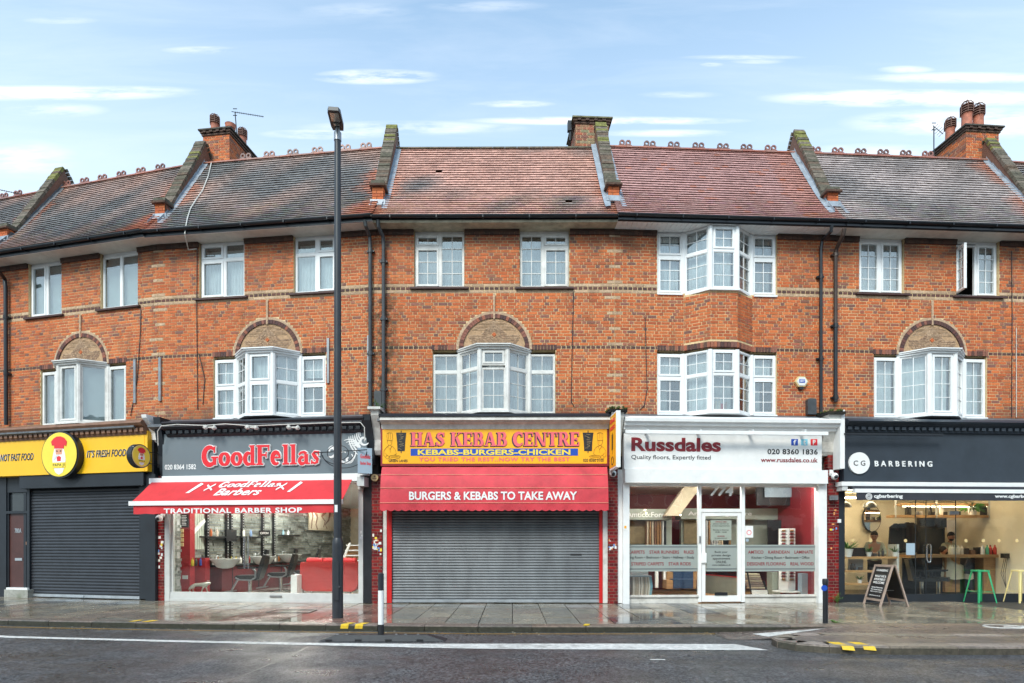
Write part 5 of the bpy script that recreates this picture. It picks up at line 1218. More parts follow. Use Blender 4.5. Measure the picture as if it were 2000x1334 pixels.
PB(fr, h, 1364, 950, 1370, 1176, .09, .0); PB(fr, h, 1448.5, 950, 1455, 1176, .09, .0); PB(fr, h, 1370, 994, 1448.5, 1000, .09, .0); PB(fr, h, 1594, 950, 1599, 1165, .07, .0)
sf = fr.build('shopfront', 'white', ROOT[4])
u0, u1, z0, z1 = rect(h, 1229.5, 1164, 1364, 1176, .09); m = M().box(u0, u1, -.11, 0, z1-.03, z1+.02).box(u0, u1, -.07, 0, .0, z1-.04); v0, v1 = rect(h, 1455, 1164, 1599, 1176, .09)[:2]; m.box(v0, v1, -.11, 0, z1-.03, z1+.02).box(v0, v1, -.07, 0, .0, z1-.04); m.build('sill', 'white_dirty', sf)
m = M(); u0, u1, z0, z1 = rect(h, 1371, 1001, 1447.5, 1172, .07); T = (u0, -.07, 0); ring(m, T, 0, u1-u0, .03, z1, .085, -.05, 0); m.tbox(T, .085, u1-u0-.085, -.045, -.002, .115, .18); d_ = m.build('door', 'white', sf)
m = M(); PB(m, h, 1396, 1157, 1421, 1163, .085, .07); m.build('letter_plate', 'black_metal', sf); m = M(); PB(m, h, 1371, 1080, 1380, 1099, .12, .07); m.build('lock_case', 'white', sf); m = M(); PB(m, h, 1366, 1047, 1369, 1061, .11, .09); m.build('door_bell', 'grey_metal', sf)
for a, b, c, d in ((1229,951,1364,1164),(1370,951,1448.5,994),(1379,1009,1440,1158),(1455,951,1595,1164)): m = M(); PB(m, h, a, c if False else b, c, d, .03, .024); m.build('pane', 'shop_glass', sf)
m = M()
for a, b in ((1229.5,1363.5),(1379.5,1439.5),(1455.5,1594.5)): PB(m, h, a, 1064, b, 1116, .036, .032)
m.build('frosted_band', 'frosted', sf)
m = M()
for a, b in ((1229.5,1363.5),(1379.5,1439.5),(1455.5,1594.5)): PB(m, h, a, 1067.5, b, 1069, .038, .0365); PB(m, h, a, 1110.5, b, 1112, .038, .0365)
m.build('band_stripe', 'navy', sf)
def gt(s, x0, y0, x1, y1, mat='maroon', off=.012):
    r = rect(h, x0, y0, x1, y1, .038); return text(s, r[0], r[1], r[2], r[3], -.038, mat, sf, off=off, ext=.002)
gt('CARPETS    STAIR RUNNERS    RUGS', 1227, 1075, 1355, 1081.5); gt('Living Room • Bedroom • Stairs • Hallway • Study', 1223, 1086, 1356, 1092.5, 'ink', .005); gt('STRIPED CARPETS    STAIR RODS', 1233, 1098, 1349, 1104.5)
gt('AMTICO    KARNDEAN    LAMINATE', 1461, 1075, 1588, 1081.5); gt('Kitchen • Dining Room • Bathroom • Office', 1468, 1086.5, 1581, 1093, 'ink', .005); gt('DESIGNER FLOORING    REAL WOOD', 1459, 1098, 1589, 1104.5)
for s_, y, a, b in (('Book your',1076,1396,1421),('private design',1082.5,1390,1427),('appointment',1089,1392,1426),('ONLINE.',1095,1398,1419),('www.russdales.co.uk',1101.5,1391,1427)): gt(s_, a, y, b, y+5 if y < 1100 else y+3.5, 'ink', .008)
r = rect(h, 1387, 952, 1433, 969, .032); text('774', r[0], r[1], r[2], r[3]+.03, -.033, 'upvc_old', sf, off=.03, shear=.2, ext=.002)
m = M(); PB(m, h, 1388, 1016, 1428.5, 1055, .036, .032); m.build('door_notice', 'grey_green', sf)
for k, (s_, mt) in enumerate([('OPENING TIMES','maroon'),('please call for an','ink'),('in-store appointment','ink'),('',''),('Monday to Saturday','ink'),('10.00 - 16.00','ink'),('','') ,('SHOWROOM','maroon'),('by appointment','ink')]):
    if s_: y = 1018+k*4; gt(s_, 1408-len(s_)*.85, y, 1408+len(s_)*.85, y+2.6, mt, .006)
m = M(); PB(m, h, 1455.5, 1027, 1471, 1050, .036, .032); m.build('notice', 'white', sf); u, z = U(h, 1463, 1040, .04)
M().tube([(u+.055*math.cos(k*.4488), -.038, z+.055*math.sin(k*.4488)) for k in range(15)], .008, 5).build('notice_ring', 'pink', sf); m = M(); u, z = U(h, 1458, 1055, .036); m.disc((u+.02, z), .04, -.038, -.033, 16); m.build('round_sticker', 'sign_pale', sf)
m = M(); PB(m, h, 1218.5, 1024, 1224, 1036, .206, .2); m.build('sticker', 'white', sf); m = M(); PB(m, h, 1219.5, 1027, 1223.5, 1032, .209, .206); m.build('sticker', 'orange_yellow', sf)
p5 = pier(h5, 1617, 1638.5, 885, 1178, .16); stickers(p5, h5, 1620, 1634, 985, 1060, .16, 7, 10)
console(h5, 5, 1612, 1636, 812, 888, 'white_dirty', 'coping'); m = M(); PB(m, h5, 1641, 800, 1650, 915, .5, .2); m.build('console_board', 'white', ROOT[5])
lm = hthing(h5, 'wall_lamp', 'small grey floodlight on the red brick pier between the two right shops', 'light', 1628, 972, .25); M().box(-.09,.09,-.05,.05,-.06,.05).build('housing', 'grey_metal', lm); M().box(-.02,.02,.03,.09,-.02,.02).build('arm', 'grey_metal', lm)
# ================= shop 5: navy barber =================
h = h5
roofstrip(h, .1, h.L, .5, 4.42, 'lead_dark')
cornice(h, 1651, 2075, [(0,818),(.48,820),(.56,824),(.52,828),(.46,831),(.40,835),(.36,846),(.3,848),(0,850)], 'navy', dent=(.43,835,841,.17,'navy'))
sg = hthing(h, 'fascia_sign', 'dark navy fascia with a white round CG disc and spaced BARBERING letters', 'sign', 1830, 941, .3)
m = M(); PB(m, h, 1648, 844, 2075, 941, .30, .0); bh(m, 'panel', 'navy', sg); c0 = U(h, 1678, 904.5, .33); bh(M().disc(c0, .262, -.345, -.3, 36), 'disc', 'white', sg)
txt(h, 'C G', 1667, 899.5, 1690, 909.5, .346, 'ink', sg, off=.008); txt(h, 'BARBERING', 1708, 900.5, 1820, 911.5, .302, 'white', sg, off=.022, space=1.7, ext=.02)
lt = hthing(h, 'strip_light', 'slim black strip light under the navy cornice', 'light', 1747, 848, .5); m = M(); PB(m, h, 1651, 846, 1843, 850, .55, .48); bh(m, 'bar', 'black_metal', lt)
aw = hthing(h, 'awning', 'closed dark grey awning with white bar and valance reading cgbarbering', 'awning', 1840, 977, .6)
m = M(); PB(m, h, 1644, 942, 2075, 950, .42, .1); bh(m, 'cassette', 'white', aw); m = M(); PB(m, h, 1666, 950.5, 2075, 955.5, .5, .2); bh(m, 'canopy', 'awning_grey', aw); m = M(); PB(m, h, 1670, 955.5, 2075, 963, .62, .5); bh(m, 'front_bar', 'white', aw)
m = M(); PB(m, h, 1673, 963, 2075, 977.5, .60, .59); bh(m, 'valance', 'awning_grey', aw); m = M(); PB(m, h, 1645, 942, 1656, 958, .4, .1); bh(m, 'end_bracket', 'alu', aw)
txt(h, 'cgbarbering', 1707, 965.5, 1763, 974.5, .602, 'white', aw, off=.03); txt(h, 'www.cgbarbering.co.uk', 1943, 966, 2048, 974.5, .602, 'white', aw, off=.03)
u, z = U(h, 1697, 970, .6); o = OFF[aw.name]; m = M()
for rr in (.075,.052,.026): m.tube([(u+rr*math.cos(k*.3927), -.603, z+rr*math.sin(k*.3927)) for k in range(17)], .007, 5)
bh(m, 'camera_icon', 'white', aw)
fr = M(); PB(fr, h, 1638.5, 950, 1650, 1178, .16, .0); PB(fr, h, 1650, 1160, 2075, 1176, .05, .0); fr.build('shopfront', 'navy_dark', ROOT[5]); sf = ROOT[5].children[-1] if False else [o_ for o_ in col.objects if o_.name.startswith('shopfront')][-1]
fr = M(); PB(fr, h, 1650, 950, 2075, 956, .1, .0); fr.build('head', 'navy_dark', sf)
for a, b in ((1650,1788),(1788.6,1808.5),(1809.2,1866.5),(1867.2,2075)): m = M(); PB(m, h, a, 956, b, 1160, .03, .022); m.build('pane', 'shop_glass', sf)
m = M()
for x in (1788.3, 1808.8, 1866.9): PB(m, h, x-.5, 956, x+.5, 1160, .036, .02)
m.build('glass_joint', 'opp_glass', sf)
m = M(); u, z0 = U(h, 1814.5, 1098, .09); z1 = U(h, 1814.5, 1063, .09)[1]; m.tube([(u-.05,-.09,z0+.06),(u-.05,-.09,z1-.06),(u-.03,-.09,z1),(u+.03,-.09,z1),(u+.05,-.09,z1-.06),(u+.05,-.09,z0+.06),(u+.03,-.09,z0),(u-.03,-.09,z0),(u-.05,-.09,z0+.06)], .014, 8); m.build('door_handle', 'chrome', sf, smooth=True)
m = M(); PB(m, h, 1855, 998, 1873, 1005, .05, .0); m.build('patch_fitting', 'grey_metal', sf)
for x in (1665.5,1700,1768.5,1886.5,1920.5,1951,1986): u, z = U(h, x, 1056, .03); M().disc((u, z), .042, -.035, -.031, 16).build('glass_dot', 'cream', sf)
m = M(); PB(m, h, 1770, 1061, 1787, 1084, .036, .031); m.build('notice', 'sign_pale', sf)
r = rect(h, 1821, 984, 1835, 993, .034); text('772', r[0], r[1], r[2], r[3], -.034, 'white', sf, shear=.25, ext=.002)
m = M(); PB(m, h, 1637, 1014, 1643, 1021, .2, .1); m.build('switch', 'white', sf)
# ================= street =================
def gp0(px, py): Y = (EYE+.11)*FP/(py-HY); return ((px-1000)/FP*Y, Y)
def ky(x):   # kerb line
    K = [(-40,17.6),(-22,14.2),(-9.78,11.73),(-6.09,11.24),(-3.07,10.99),(-.45,10.80),(5.2,10.80),(40,11.9)]
    for (a, b), (c, d) in zip(K, K[1:]):
        if a <= x <= c: return b+(d-b)*(x-a)/(c-a)
    return 12
def fy(x):   # facade line
    for (a, b), (c, d) in zip(P, P[1:]):
        if a <= x <= c: return b+(d-b)*(x-a)/(c-a)
    return 18
gd = M().add([(-300,-300,-.5),(300,-300,-.5),(300,300,-.5),(-300,300,-.5)], [(0,1,2,3)]).build('ground', 'ground', kind='structure')
rd = M(); n = 120; vs = []
for k in range(n+1): x = -60+120*k/n; vs += [(x, -14, -.112+(.02*math.sin(x*.3))*0), (x, ky(max(-40, min(40, x)))+.5, -.112)]
rd.add(vs, [(2*k, 2*k+2, 2*k+3, 2*k+1) for k in range(n)]); road = rd.build('road', 'asphalt', kind='structure')
pb = M(); vs = []; n = 60
for k in range(n+1): x = -21+44*k/n; vs += [(x, ky(x)+.1, -.022), (x, 20, -.022)]
pb.add(vs, [(2*k, 2*k+2, 2*k+3, 2*k+1) for k in range(n)]); pave = pb.build('pavement', 'kerbstone', kind='structure')
pave.data.materials.clear(); mk('joint', (.035,.033,.03), .6, var=.2); pave.data.materials.append(MATS['joint'])
SC = [(.25,.215,.16),(.23,.205,.16),(.28,.24,.18),(.20,.18,.145),(.24,.20,.15),(.22,.17,.13)]
sl_n = 0
x = -21.0
while x < 18:
    w = .61; y = 11.15+(.31 if int(round((x+21)/.62)) % 2 else 0)-1.2; rowi = 0
    while y < 19:
        d = .93; x0, x1 = x+.004, x+w-.004
        y00, y01 = max(y, ky(x0)+.30), max(y, ky(x1)+.30); y10, y11 = y+d-.008, y+d-.008
        if y10 > y00+.05 and y < fy(max(-19, min(19, x0)))+.1:
            z = R.uniform(-.003,.003); tz = R.uniform(-.0025,.0025); c = R.choice(SC)
            wx_ = (x0+x1)/2
            if 3.0 < wx_ < 4.6 and y > 11.8 and R.random() < .35 or (1.9 < wx_ < 3.3 and R.random() < .55): c = (.085,.088,.09)
            if -5.6 < wx_ < -2.6 and R.random() < .6: c = (.23,.125,.095)
            if wx_ < -9 and R.random() < .35: c = (.12,.115,.105)
            m = M().add([(x0,y00,z),(x1,y01,z+tz),(x1,y11,z+tz),(x0,y10,z),(x0,y00,-.03),(x1,y01,-.03),(x1,y11,-.03),(x0,y10,-.03)], [(0,1,2,3),(4,5,1,0),(5,6,2,1),(7,4,0,3)], c)
            if (wx_ < 11): m.build('slab', 'slab', pave); sl_n += 1
        y += d
    x += w+.008
# kerb stones
x = -20.5
while x < 16:
    L_ = R.choice([.85,.9,.95]); x0, x1 = x+.006, min(x+L_, 16)-.004; ya, yb = ky(x0), ky(x1); c = R.choice([(.17,.125,.095),(.155,.12,.10),(.18,.14,.11),(.13,.11,.095)])
    lo = 1.0
    if x0 > 4.0: lo = max(0, 1-(x0-4.0)/1.8)
    zb = -.115; zt = R.uniform(-.003,.002)
    m = M(); pr = [(0,zb),(0,zt-.02),(.02,zt-.004),(.04,zt),(.29,zt),(.29,zb)]
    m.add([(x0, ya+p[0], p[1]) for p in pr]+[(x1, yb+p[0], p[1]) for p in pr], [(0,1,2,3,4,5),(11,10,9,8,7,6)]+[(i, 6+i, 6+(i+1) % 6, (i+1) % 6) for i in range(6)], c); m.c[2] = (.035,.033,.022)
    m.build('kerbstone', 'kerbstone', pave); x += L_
def dash(x0, x1, ky_=ky, face=True, par=None, mat='paint_yellow', w=.26):
    m = M(); y0, y1 = ky_(x0), ky_(x1)
    m.add([(x0,y0+.02,.006),(x1,y1+.02,.006),(x1+.06,y1+w,.006),(x0+.06,y0+w,.006)], [(0,1,2,3)])
    if face: m.add([(x0-.01,y0-.003,-.07),(x1-.01,y1-.003,-.07),(x1,y1-.004,-.012),(x0,y0-.004,-.012),(x1,y1+.02,.006),(x0,y0+.02,.006)], [(0,1,2,3),(3,2,4,5)])
    m.build('yellow_mark', mat, par or pave)
dash(-3.06,-2.92); dash(-2.80,-2.66); dash(-6.85,-6.72, face=False); dash(-7.12,-7.02, face=False); dash(1.25,1.35, face=False)
# gutter yellow line, white edge line
m = M(); vs = []; n = 80
for k in range(n+1): x = -20+24.2*k/n; vs += [(x, ky(x)-.24, -.108), (x, ky(x)-.16, -.108)]
m.add(vs, [(2*k, 2*k+2, 2*k+3, 2*k+1) for k in range(n)]); m.build('yellow_line', 'line_yellow', road)
LN = [(-16,12.0,12.16),(-8.3,10.15,10.32),(-5.4,9.72,9.88),(-3.1,9.42,9.62),(-1.5,9.20,9.54),(-.3,9.07,9.55),(1.4,9.02,9.56),(3.55,9.05,9.56)]
m = M(); vs = []
for (x, a, b) in LN: vs += [(x, a, -.107), (x, b, -.107)]
vs[-2] = (3.75, 8.96, -.107); vs[-1] = (3.45, 9.5, -.107)
m.add(vs, [(2*k, 2*k+2, 2*k+3, 2*k+1) for k in range(len(LN)-1)]); m.build('white_line', 'paint_white', road)
m = M().add([(1.85,8.2,-.107),(2.05,8.2,-.107),(2.05,8.26,-.107),(1.85,8.26,-.107)], [(0,1,2,3)]); m.build('white_mark', 'paint_white', road)
# cycle track ramp and island
isl = [(12.5,9.9),(7.0,9.85),(5.9,9.95),(4.9,10.0),(4.35,9.85),(4.02,9.5),(3.98,9.2),(4.12,8.92),(4.5,8.72),(5.3,8.62),(7.2,8.6),(12.5,8.75)]
tr_ = M(); n = 24; vs = []
for k in range(n+1):
    x = 3.5+9.5*k/n; z = -.106+min(1, max(0, (x-3.9)/2.0))*.098; vs += [(x, 9.4 if x > 4.3 else 9.95, z), (x, ky(x)+.02, z)]
tr_.add(vs, [(2*k, 2*k+2, 2*k+3, 2*k+1) for k in range(n)]); ct = tr_.build('cycle_track', 'cycle_asphalt', kind='structure')
def zc_(x): return -.106+min(1, max(0, (x-3.9)/2.0))*.098+.004
m = M().add([(a, b, zc_(a)) for a, b in ((4.1,10.5),(4.22,10.12),(5.45,10.68))], [(0,1,2)]); m.build('white_triangle', 'paint_white', ct)
m = M()
for (cx, cy) in ((8.6,10.75),(9.5,10.75)): m.tube([(cx+.32*math.cos(k*.4488), cy+.22*math.sin(k*.4488), -.004) for k in range(15)], .014, 4)
m.bar((8.6,10.75,-.004),(9.05,10.45,-.004),.05,.012).bar((9.05,10.45,-.004),(9.5,10.75,-.004),.05,.012).bar((9.0,10.85,-.004),(9.05,10.45,-.004),.05,.012); m.build('cycle_symbol', 'paint_white', ct)
ki = M(); kp = M(); m = M().add([(a, b, -.002) for a, b in isl], [tuple(range(len(isl)))]); im = m.build('traffic_island', 'footway', kind='structure'); 
cx_, cy_ = 6.5, 9.35
def seglist():
    out = []
    for k in range(len(isl)-1):
        a, b = Vector(isl[k]), Vector(isl[k+1]); L_ = (b-a).length; n = max(1, round(L_/.8))
        for q in range(n): out.append((a+(b-a)*q/n, a+(b-a)*(q+1)/n))
    return out
for a, b in seglist():
    d = (b-a).normalized(); nn = Vector((-d.y, d.x)); 
    c = R.choice([(.24,.20,.17),(.20,.17,.14),(.27,.22,.19),(.22,.18,.14)]); pr = [(-.012,-.115),(-.008,-.02),(.02,.004),(.28,.004),(.28,-.115)]
    q0, q1 = a+d*.006, b-d*.004
    m = M().add([(*(q0+nn*p[0]), p[1]) for p in pr]+[(*(q1+nn*p[0]), p[1]) for p in pr], [(0,1,2,3,4),(9,8,7,6,5)]+[(i, 5+i, 5+(i+1) % 5, (i+1) % 5) for i in range(5)], c); m.c[2] = (.07,.06,.045); m.build('kerbstone', 'kerbstone', im)
for x0 in (4.68, 4.98): m = M().add([(x0-.03,8.66,-.045),(x0+.13,8.63,-.055),(x0+.12,8.655,.0),(x0-.03,8.69,.0),(x0+.09,8.96,.010),(x0-.08,9.0,.010)], [(0,1,2,3),(3,2,4,5)]); [m.v.__setitem__(i, (m.v[i][0], m.v[i][1]-.02*(i < 4), m.v[i][2])) for i in range(6)]; m.build('yellow_mark', 'paint_yellow', im)
m = M(); pts = [gp0(440,1334),gp0(500,1308),gp0(560,1283),gp0(600,1264)]
for a, b in zip(pts, pts[1:]): m.add([(a[0],a[1],-.1075),(a[0]+.035,a[1],-.1075),(b[0]+.03,b[1],-.1075),(b[0],b[1],-.1075)], [(0,1,2,3)])
m.build('tar_seam', 'tar', road)
m = M()
for k in range(170):
    x = R.uniform(-13, 9); y = R.uniform(ky(x)+.35, fy(x)-.4); r_ = R.uniform(.006,.016); m.prism([(x+r_*math.cos(j), y+r_*math.sin(j)) for j in range(0,6)], .003, .006, 'z', R.choice([(.4,.38,.34),(.05,.05,.045),(.3,.28,.24)]))
m.build('gum_spots', 'plain', pave, kind='stuff')
m = M()
for k in range(90):
    x = R.uniform(-12, 4.2); y = ky(x)-R.uniform(.02,.5)**1.3; m.bar((x,y,-.106),(x+R.uniform(-.03,.03),y+R.uniform(-.02,.02),-.104),.012,.006,R.choice([(.3,.2,.08),(.12,.10,.05),(.5,.45,.35)]))
m.build('gutter_litter', 'plain', road, kind='stuff')
# man-hole frames
for (px0, px1, y0, y1, rt) in ((528,612,1191,1197,pave),): 
    Y = EYE*FP/(1194-HY); a, b = (px0-1000)/FP*Y, (px1-1000)/FP*Y; m = M(); ring_ = [(a,Y-.3,b,Y-.26),(a,Y+.26,b,Y+.3)]
    for q in ring_: m.box(q[0], q[2], q[1], q[3], .003, .010)
    m.box(a, a+.04, Y-.26, Y+.26, .003, .010).box(b-.04, b, Y-.26, Y+.26, .003, .010); m.build('manhole_frame', 'black_metal', pave)
# street lamp
def gp(px, py, z=0): Y = (EYE-z)*FP/(py-HY); return Vector(((px-1000)/FP*Y, Y, z))
b0 = gp(659.5, 1207); sl_ = thing('street_lamp', 'tall black street lamp with a flat LED head standing at the kerb', 'street lamp', tuple(b0))
M().tube([(0,0,0),(0,0,1.42),(0,0,1.5),(0,0,1.56)], [.105,.105,.10,.078], 20).tube([(.0,0,1.5),(0,0,9.45)], [.077,.062], 20).box(-.05,.05,-.115,-.10,.35,1.1).tube([(.05,-.09,.62),(.07,-.1,.6)], .02, 8).build('column', 'post', sl_, smooth=True)
M().tube([(0,0,9.3),(0,0,9.46)], .072, 16).tube([(0,0,9.4),(0,-.0,9.57)], .045, 10).build('collar', 'grey_metal', sl_, smooth=True)
m = M(); Rm = Matrix.Translation((0,-.02,9.58))@Matrix.Rotation(rad(6), 4, 'Z')@Matrix.Rotation(rad(-3), 4, 'X')
m.prism([(-.10,.10),(.10,.10),(.12,.0),(.12,-.36),(.09,-.43),(-.09,-.43),(-.12,-.36),(-.12,.0)], -.02, .05, 'z').xf(Rm); m.build('lamp_head', 'pipe_grey', sl_)
M().box(-.08,.08,-.37,-.15,-.028,-.021).xf(Rm).build('led_panel', 'silver', sl_); M().box(-.055,.055,-.10,-.04,-.028,-.021).xf(Rm).build('sensor', 'silver', sl_)
M().box(-.035,.02,-.082,-.072,2.06,2.2).build('sticker', 'white', sl_)
# lane separator with post
b0 = gp(744, 1250, -.11); ls = thing('lane_separator', 'black rubber lane separator on the road carrying a black and white post', 'traffic barrier', (b0.x, b0.y, -.108))
ms = M(); L0, L1 = gp(617,1255,-.11).x-b0.x, gp(868,1256,-.11).x-b0.x
ms.add([(L0,-.16,0),(L1,-.16,0),(L1,.16,0),(L0,.16,0),(L0+.25,-.09,.09),(L1-.30,-.09,.09),(L1-.30,.09,.09),(L0+.25,.09,.09)], BOXF); 
bs_ = ms.build('rubber_base', 'rubber', ls)
for x in (-.85,-.38,.1,.6): M().box(x, x+.1, -.165, -.10, .0, .03).build('drain_slot', 'ink', ls)
for x in (-.7,-.55,.25,.4,.6): M().lathe((x,0,.088), [(.025,0),(.02,.008),(.001,.01)], 8).build('bolt', 'grey_metal', ls)
M().tube([(0,0,.08),(0,0,.25)], .05, 16).build('post_foot', 'ink', ls, smooth=True); M().tube([(0,0,.25),(0,0,.8)], .046, 16).build('post', 'white', ls, smooth=True); M().tube([(0,0,.8),(0,0,1.07),(0,0,1.08)], [.047,.047,.03], 16).build('post_band', 'post', ls, smooth=True)
b0 = gp(1612, 1217); bo = thing('bollard', 'slim black bollard with a round blue cycle badge beside the right brick pier', 'bollard', tuple(b0)); zb = EYE-(1130-HY)/FP*b0.y
M().tube([(0,0,0),(0,0,zb-.1)], .045, 16).build('post', 'black_metal', bo, smooth=True); M().lathe((0,0,zb-.1), [(.052,0),(.052,.08),(.045,.095),(.02,.1)], 16).build('cap', 'black_metal', bo, smooth=True); M().prism([(.055*math.cos(k*.3927)-.045, .055*math.sin(k*.3927)+zb-.17) for k in range(16)], -.055, -.045, 'y').build('badge', 'blue', bo)
# A-board
ab = thing('sandwich_board', 'wooden framed black A-board with white lettering standing by the navy barber shop', 'sign board', (8.78,14.45,0), rad(90), None)
hh = .95; sp = .32
for s_ in (-1, 1):
    T = None; m = M(); A0, A1 = (-.33, s_*sp, 0), (.33, s_*sp, 0); B0, B1 = (-.33, s_*.03, hh), (.33, s_*.03, hh)
    m.bar(A0, B0, .05, .03).bar(A1, B1, .05, .03).bar((-.33,s_*(sp-.045),.14),(.33,s_*(sp-.045),.14),.03,.05).bar((-.33,s_*.04,hh-.02),(.33,s_*.04,hh-.02),.03,.05); fm = m.build('frame', 'board_frame', ab)
    def q(x, z, o=0): return (x, s_*(sp+(.03-sp)*z/hh)+s_*o, z)
    m = M().add([q(-.305,.16),q(.305,.16),q(.305,hh-.04),q(-.305,hh-.04),q(-.305,.16,-.01),q(.305,.16,-.01),q(.305,hh-.04,-.01),q(-.305,hh-.04,-.01)], [(0,1,2,3),(7,6,5,4),(0,4,5,1),(2,6,7,3)]); m.build('chalk_panel', 'ink', ab)
    if s_ == 1:
        for k, (wd, z, t_) in enumerate([('CG BARBERING',.80,.05),('WALK INS &',.66,.055),('APPOINTMENTS',.585,.055),('WELCOME',.51,.055),('Haircuts & beard trims',.41,.03),('Hot towel shaves',.36,.03),('Open six days a week',.31,.03),('cgbarbering.co.uk',.22,.03)]):
            ob = text(wd, -.22, .22, z, z+t_, 0, 'white', ab, off=.02, ext=.002)
            for v in ob.data.vertices: x_, y_, z_ = v.co; p = q(-x_, z_, .003-y_*.5); v.co = p
m = M().bar((0,-.2,.35),(0,.2,.35),.01,.01).build('stay', 'grey_metal', ab)
# stools outside
def stool(x, y, mat, label, rz=0):
    t_ = thing('bar_stool', label, 'stool', (x, y, 0), rz, 'metal stools outside the barber'); hs = .80; a = .15; b = .24
    m = M().prism([(-a,-a+.03),(-a+.03,-a),(a-.03,-a),(a,-a+.03),(a,a-.03),(a-.03,a),(-a+.03,a),(-a,a-.03)], hs-.035, hs, 'z').box(-.05,.05,-.015,.015,hs,hs+.002); m.build('seat', mat, t_)
    for sx in (-1,1):
        for sy in (-1,1):
            m = M(); t0, t1 = (sx*(a-.02), sy*(a-.02), hs-.03), (sx*b, sy*b, 0); w0, w1 = .05, .028
            vs = []
            for (px, py, pz), w in ((t1, w1), (t0, w0)): vs += [(px, py, pz), (px-sx*w, py, pz), (px-sx*w, py-sy*.004, pz), (px-sx*.004, py-sy*.004, pz), (px-sx*.004, py-sy*w, pz), (px, py-sy*w, pz)]
            m.add(vs, [tuple(range(6)), tuple(range(11,5,-1))]+[(i, (i+1) % 6, 6+(i+1) % 6, 6+i) for i in range(6)]); m.build('leg', mat, t_)
    m = M(); c = .205
    for (p, q) in (((-c,-c),(c,-c)),((c,-c),(c,c)),((c,c),(-c,c)),((-c,c),(-c,-c))): m.bar((*p,.27),(*q,.27),.02,.008)
    m.build('foot_rail', mat, t_)
g1 = world(h5, U(h5,1914,1170,.3)[0], .30, 0); stool(g1[0], g1[1], 'green_stool', 'green metal bar stool outside the barber window', h5.rz)
g1 = world(h5, U(h5,1990,1170,.3)[0], .34, 0); stool(g1[0], g1[1], 'yellow_stool', 'pale yellow metal bar stool at the right edge of the picture', h5.rz)
# weeds
def weed(name, label, x, y, z, n, hgt, spread, grp=None, mat='leaf'):
    m = M(); 
    for k in range(n):
        a = R.uniform(0, 6.28); hh = hgt*R.uniform(.4,1); dx, dy = spread*R.uniform(.2,1)*math.cos(a), spread*R.uniform(.2,1)*math.sin(a); m.tube([(0,0,0),(dx*.5,dy*.5,hh*.6),(dx,dy,hh)], [.004,.003,.001], 4, (.1,.16,.04))
        for q in range(7):
            f = .25+.75*q/7; c_ = R.choice([(.10,.28,.035),(.14,.34,.05),(.07,.2,.03)]); p = Vector((dx*f, dy*f, hh*f)); b = R.uniform(0,6.28); d = Vector((math.cos(b), math.sin(b)*.8, R.uniform(-.1,.5)))*R.uniform(.03,.055); s_ = d.cross(Vector((0,0,1))).normalized()*.014
            m.add([tuple(p), tuple(p+d*.5+s_), tuple(p+d), tuple(p+d*.5-s_)], [(0,1,2,3)], c_)
    o = m.build(name, mat); o.location = (x, y, z); tag(o, label, 'plant', grp); return o
q = world(h5, U(h5,1635,1172,.3)[0], .30, 0); weed('weed', 'bright green weed growing at the foot of the right brick pier', q[0], q[1], 0, 16, .30, .13)
q = world(h3, U(h3,739,805,.2)[0], .12, 4.6); weed('weed', 'green weeds growing at the foot of the grey downpipes on the shop roof', q[0], q[1], q[2], 22, .38, .22)
q = gp(1462,1225,-.1); weed('grass_tuft', 'small tuft of grass at the kerb left of the cycle ramp', q.x, q.y+.1, -.1, 8, .06, .1); q = gp(1632,1216,0); weed('grass_tuft', 'dry grass tuft at the foot of the slim black bollard', q.x, q.y, 0, 10, .05, .2)
q = world(h5, U(h5,1625,806,.3)[0], .25, U(h5,1625,806,.3)[1]); weed('weed', 'mossy weeds on top of the console between the two right shops', q[0], q[1], q[2]-.05, 16, .12, .28)
# buildings across the road, seen only in the glass
op_ = thing('terrace_opposite', 'plain terrace across the road that shows only as reflections in the shop glass', 'building', (0,-14,0))
M().box(-45, 45, -8, 0, -.1, 8.2).build('wall', 'opp_brick', op_); M().prism([(.3,8.2),(.3,8.5),(-4,11.0),(-8,8.2)], -45, 45, 'x').build('roof', 'lead_dark', op_)
m = M(); mg = M()
for k in range(-9, 10):
    x = k*4.6; m.box(x-1.9, x+1.9, 0, .15, 2.7, 3.5); mg.box(x-1.8, x+1.8, 0, .04, .5, 2.6)
    for zz in (4.3, 6.5):
        for dx in (-1.1, 1.1): m.box(x+dx-.6, x+dx+.6, 0, .08, zz-.08, zz+1.4); mg.box(x+dx-.5, x+dx+.5, .02, .09, zz, zz+1.3)
m.build('window_surround', 'opp_pale', op_); mg.build('window_glass', 'opp_glass', op_)
fp_ = M().box(-45, 45, -14, -9.5, -.1, .0).build('far_pavement', 'joint', kind='structure')
# ================= interiors =================
def room(h, u0, u1, dep, z1, walls, floor, ceil, name='room'):
    r_ = h.i; root = ROOT[r_]
    M().box(u0, u1, .04, dep, -.02, .03).build('shop_floor', floor, root); M().box(u0, u1, .04, dep, z1, z1+.05).build('shop_ceiling', ceil, root)
    M().box(u0, u1, dep, dep+.1, -.02, z1).build('back_wall', walls[1], root); M().box(u0-.1, u0, .04, dep+.1, -.02, z1).build('side_wall', walls[0], root); M().box(u1, u1+.1, .04, dep+.1, -.02, z1).build('side_wall', walls[2], root)
    # masonry round the room, closes the shop volume
    M().box(-.0, u0-.1, .06, dep+.3, -.02, 3.72).box(u1+.1, h.L, .06, dep+.3, -.02, 3.72).box(u0-.1, u1+.1, .06, dep+.3, z1+.06, 3.72).box(u0-.1, u1+.1, dep+.11, dep+.3, -.02, z1+.06).build('shop_shell', 'room', root)
def ih(h, name, label, cat, px, py, d, group=None): return hthing(h, name, label, cat, px, py, -d, group)
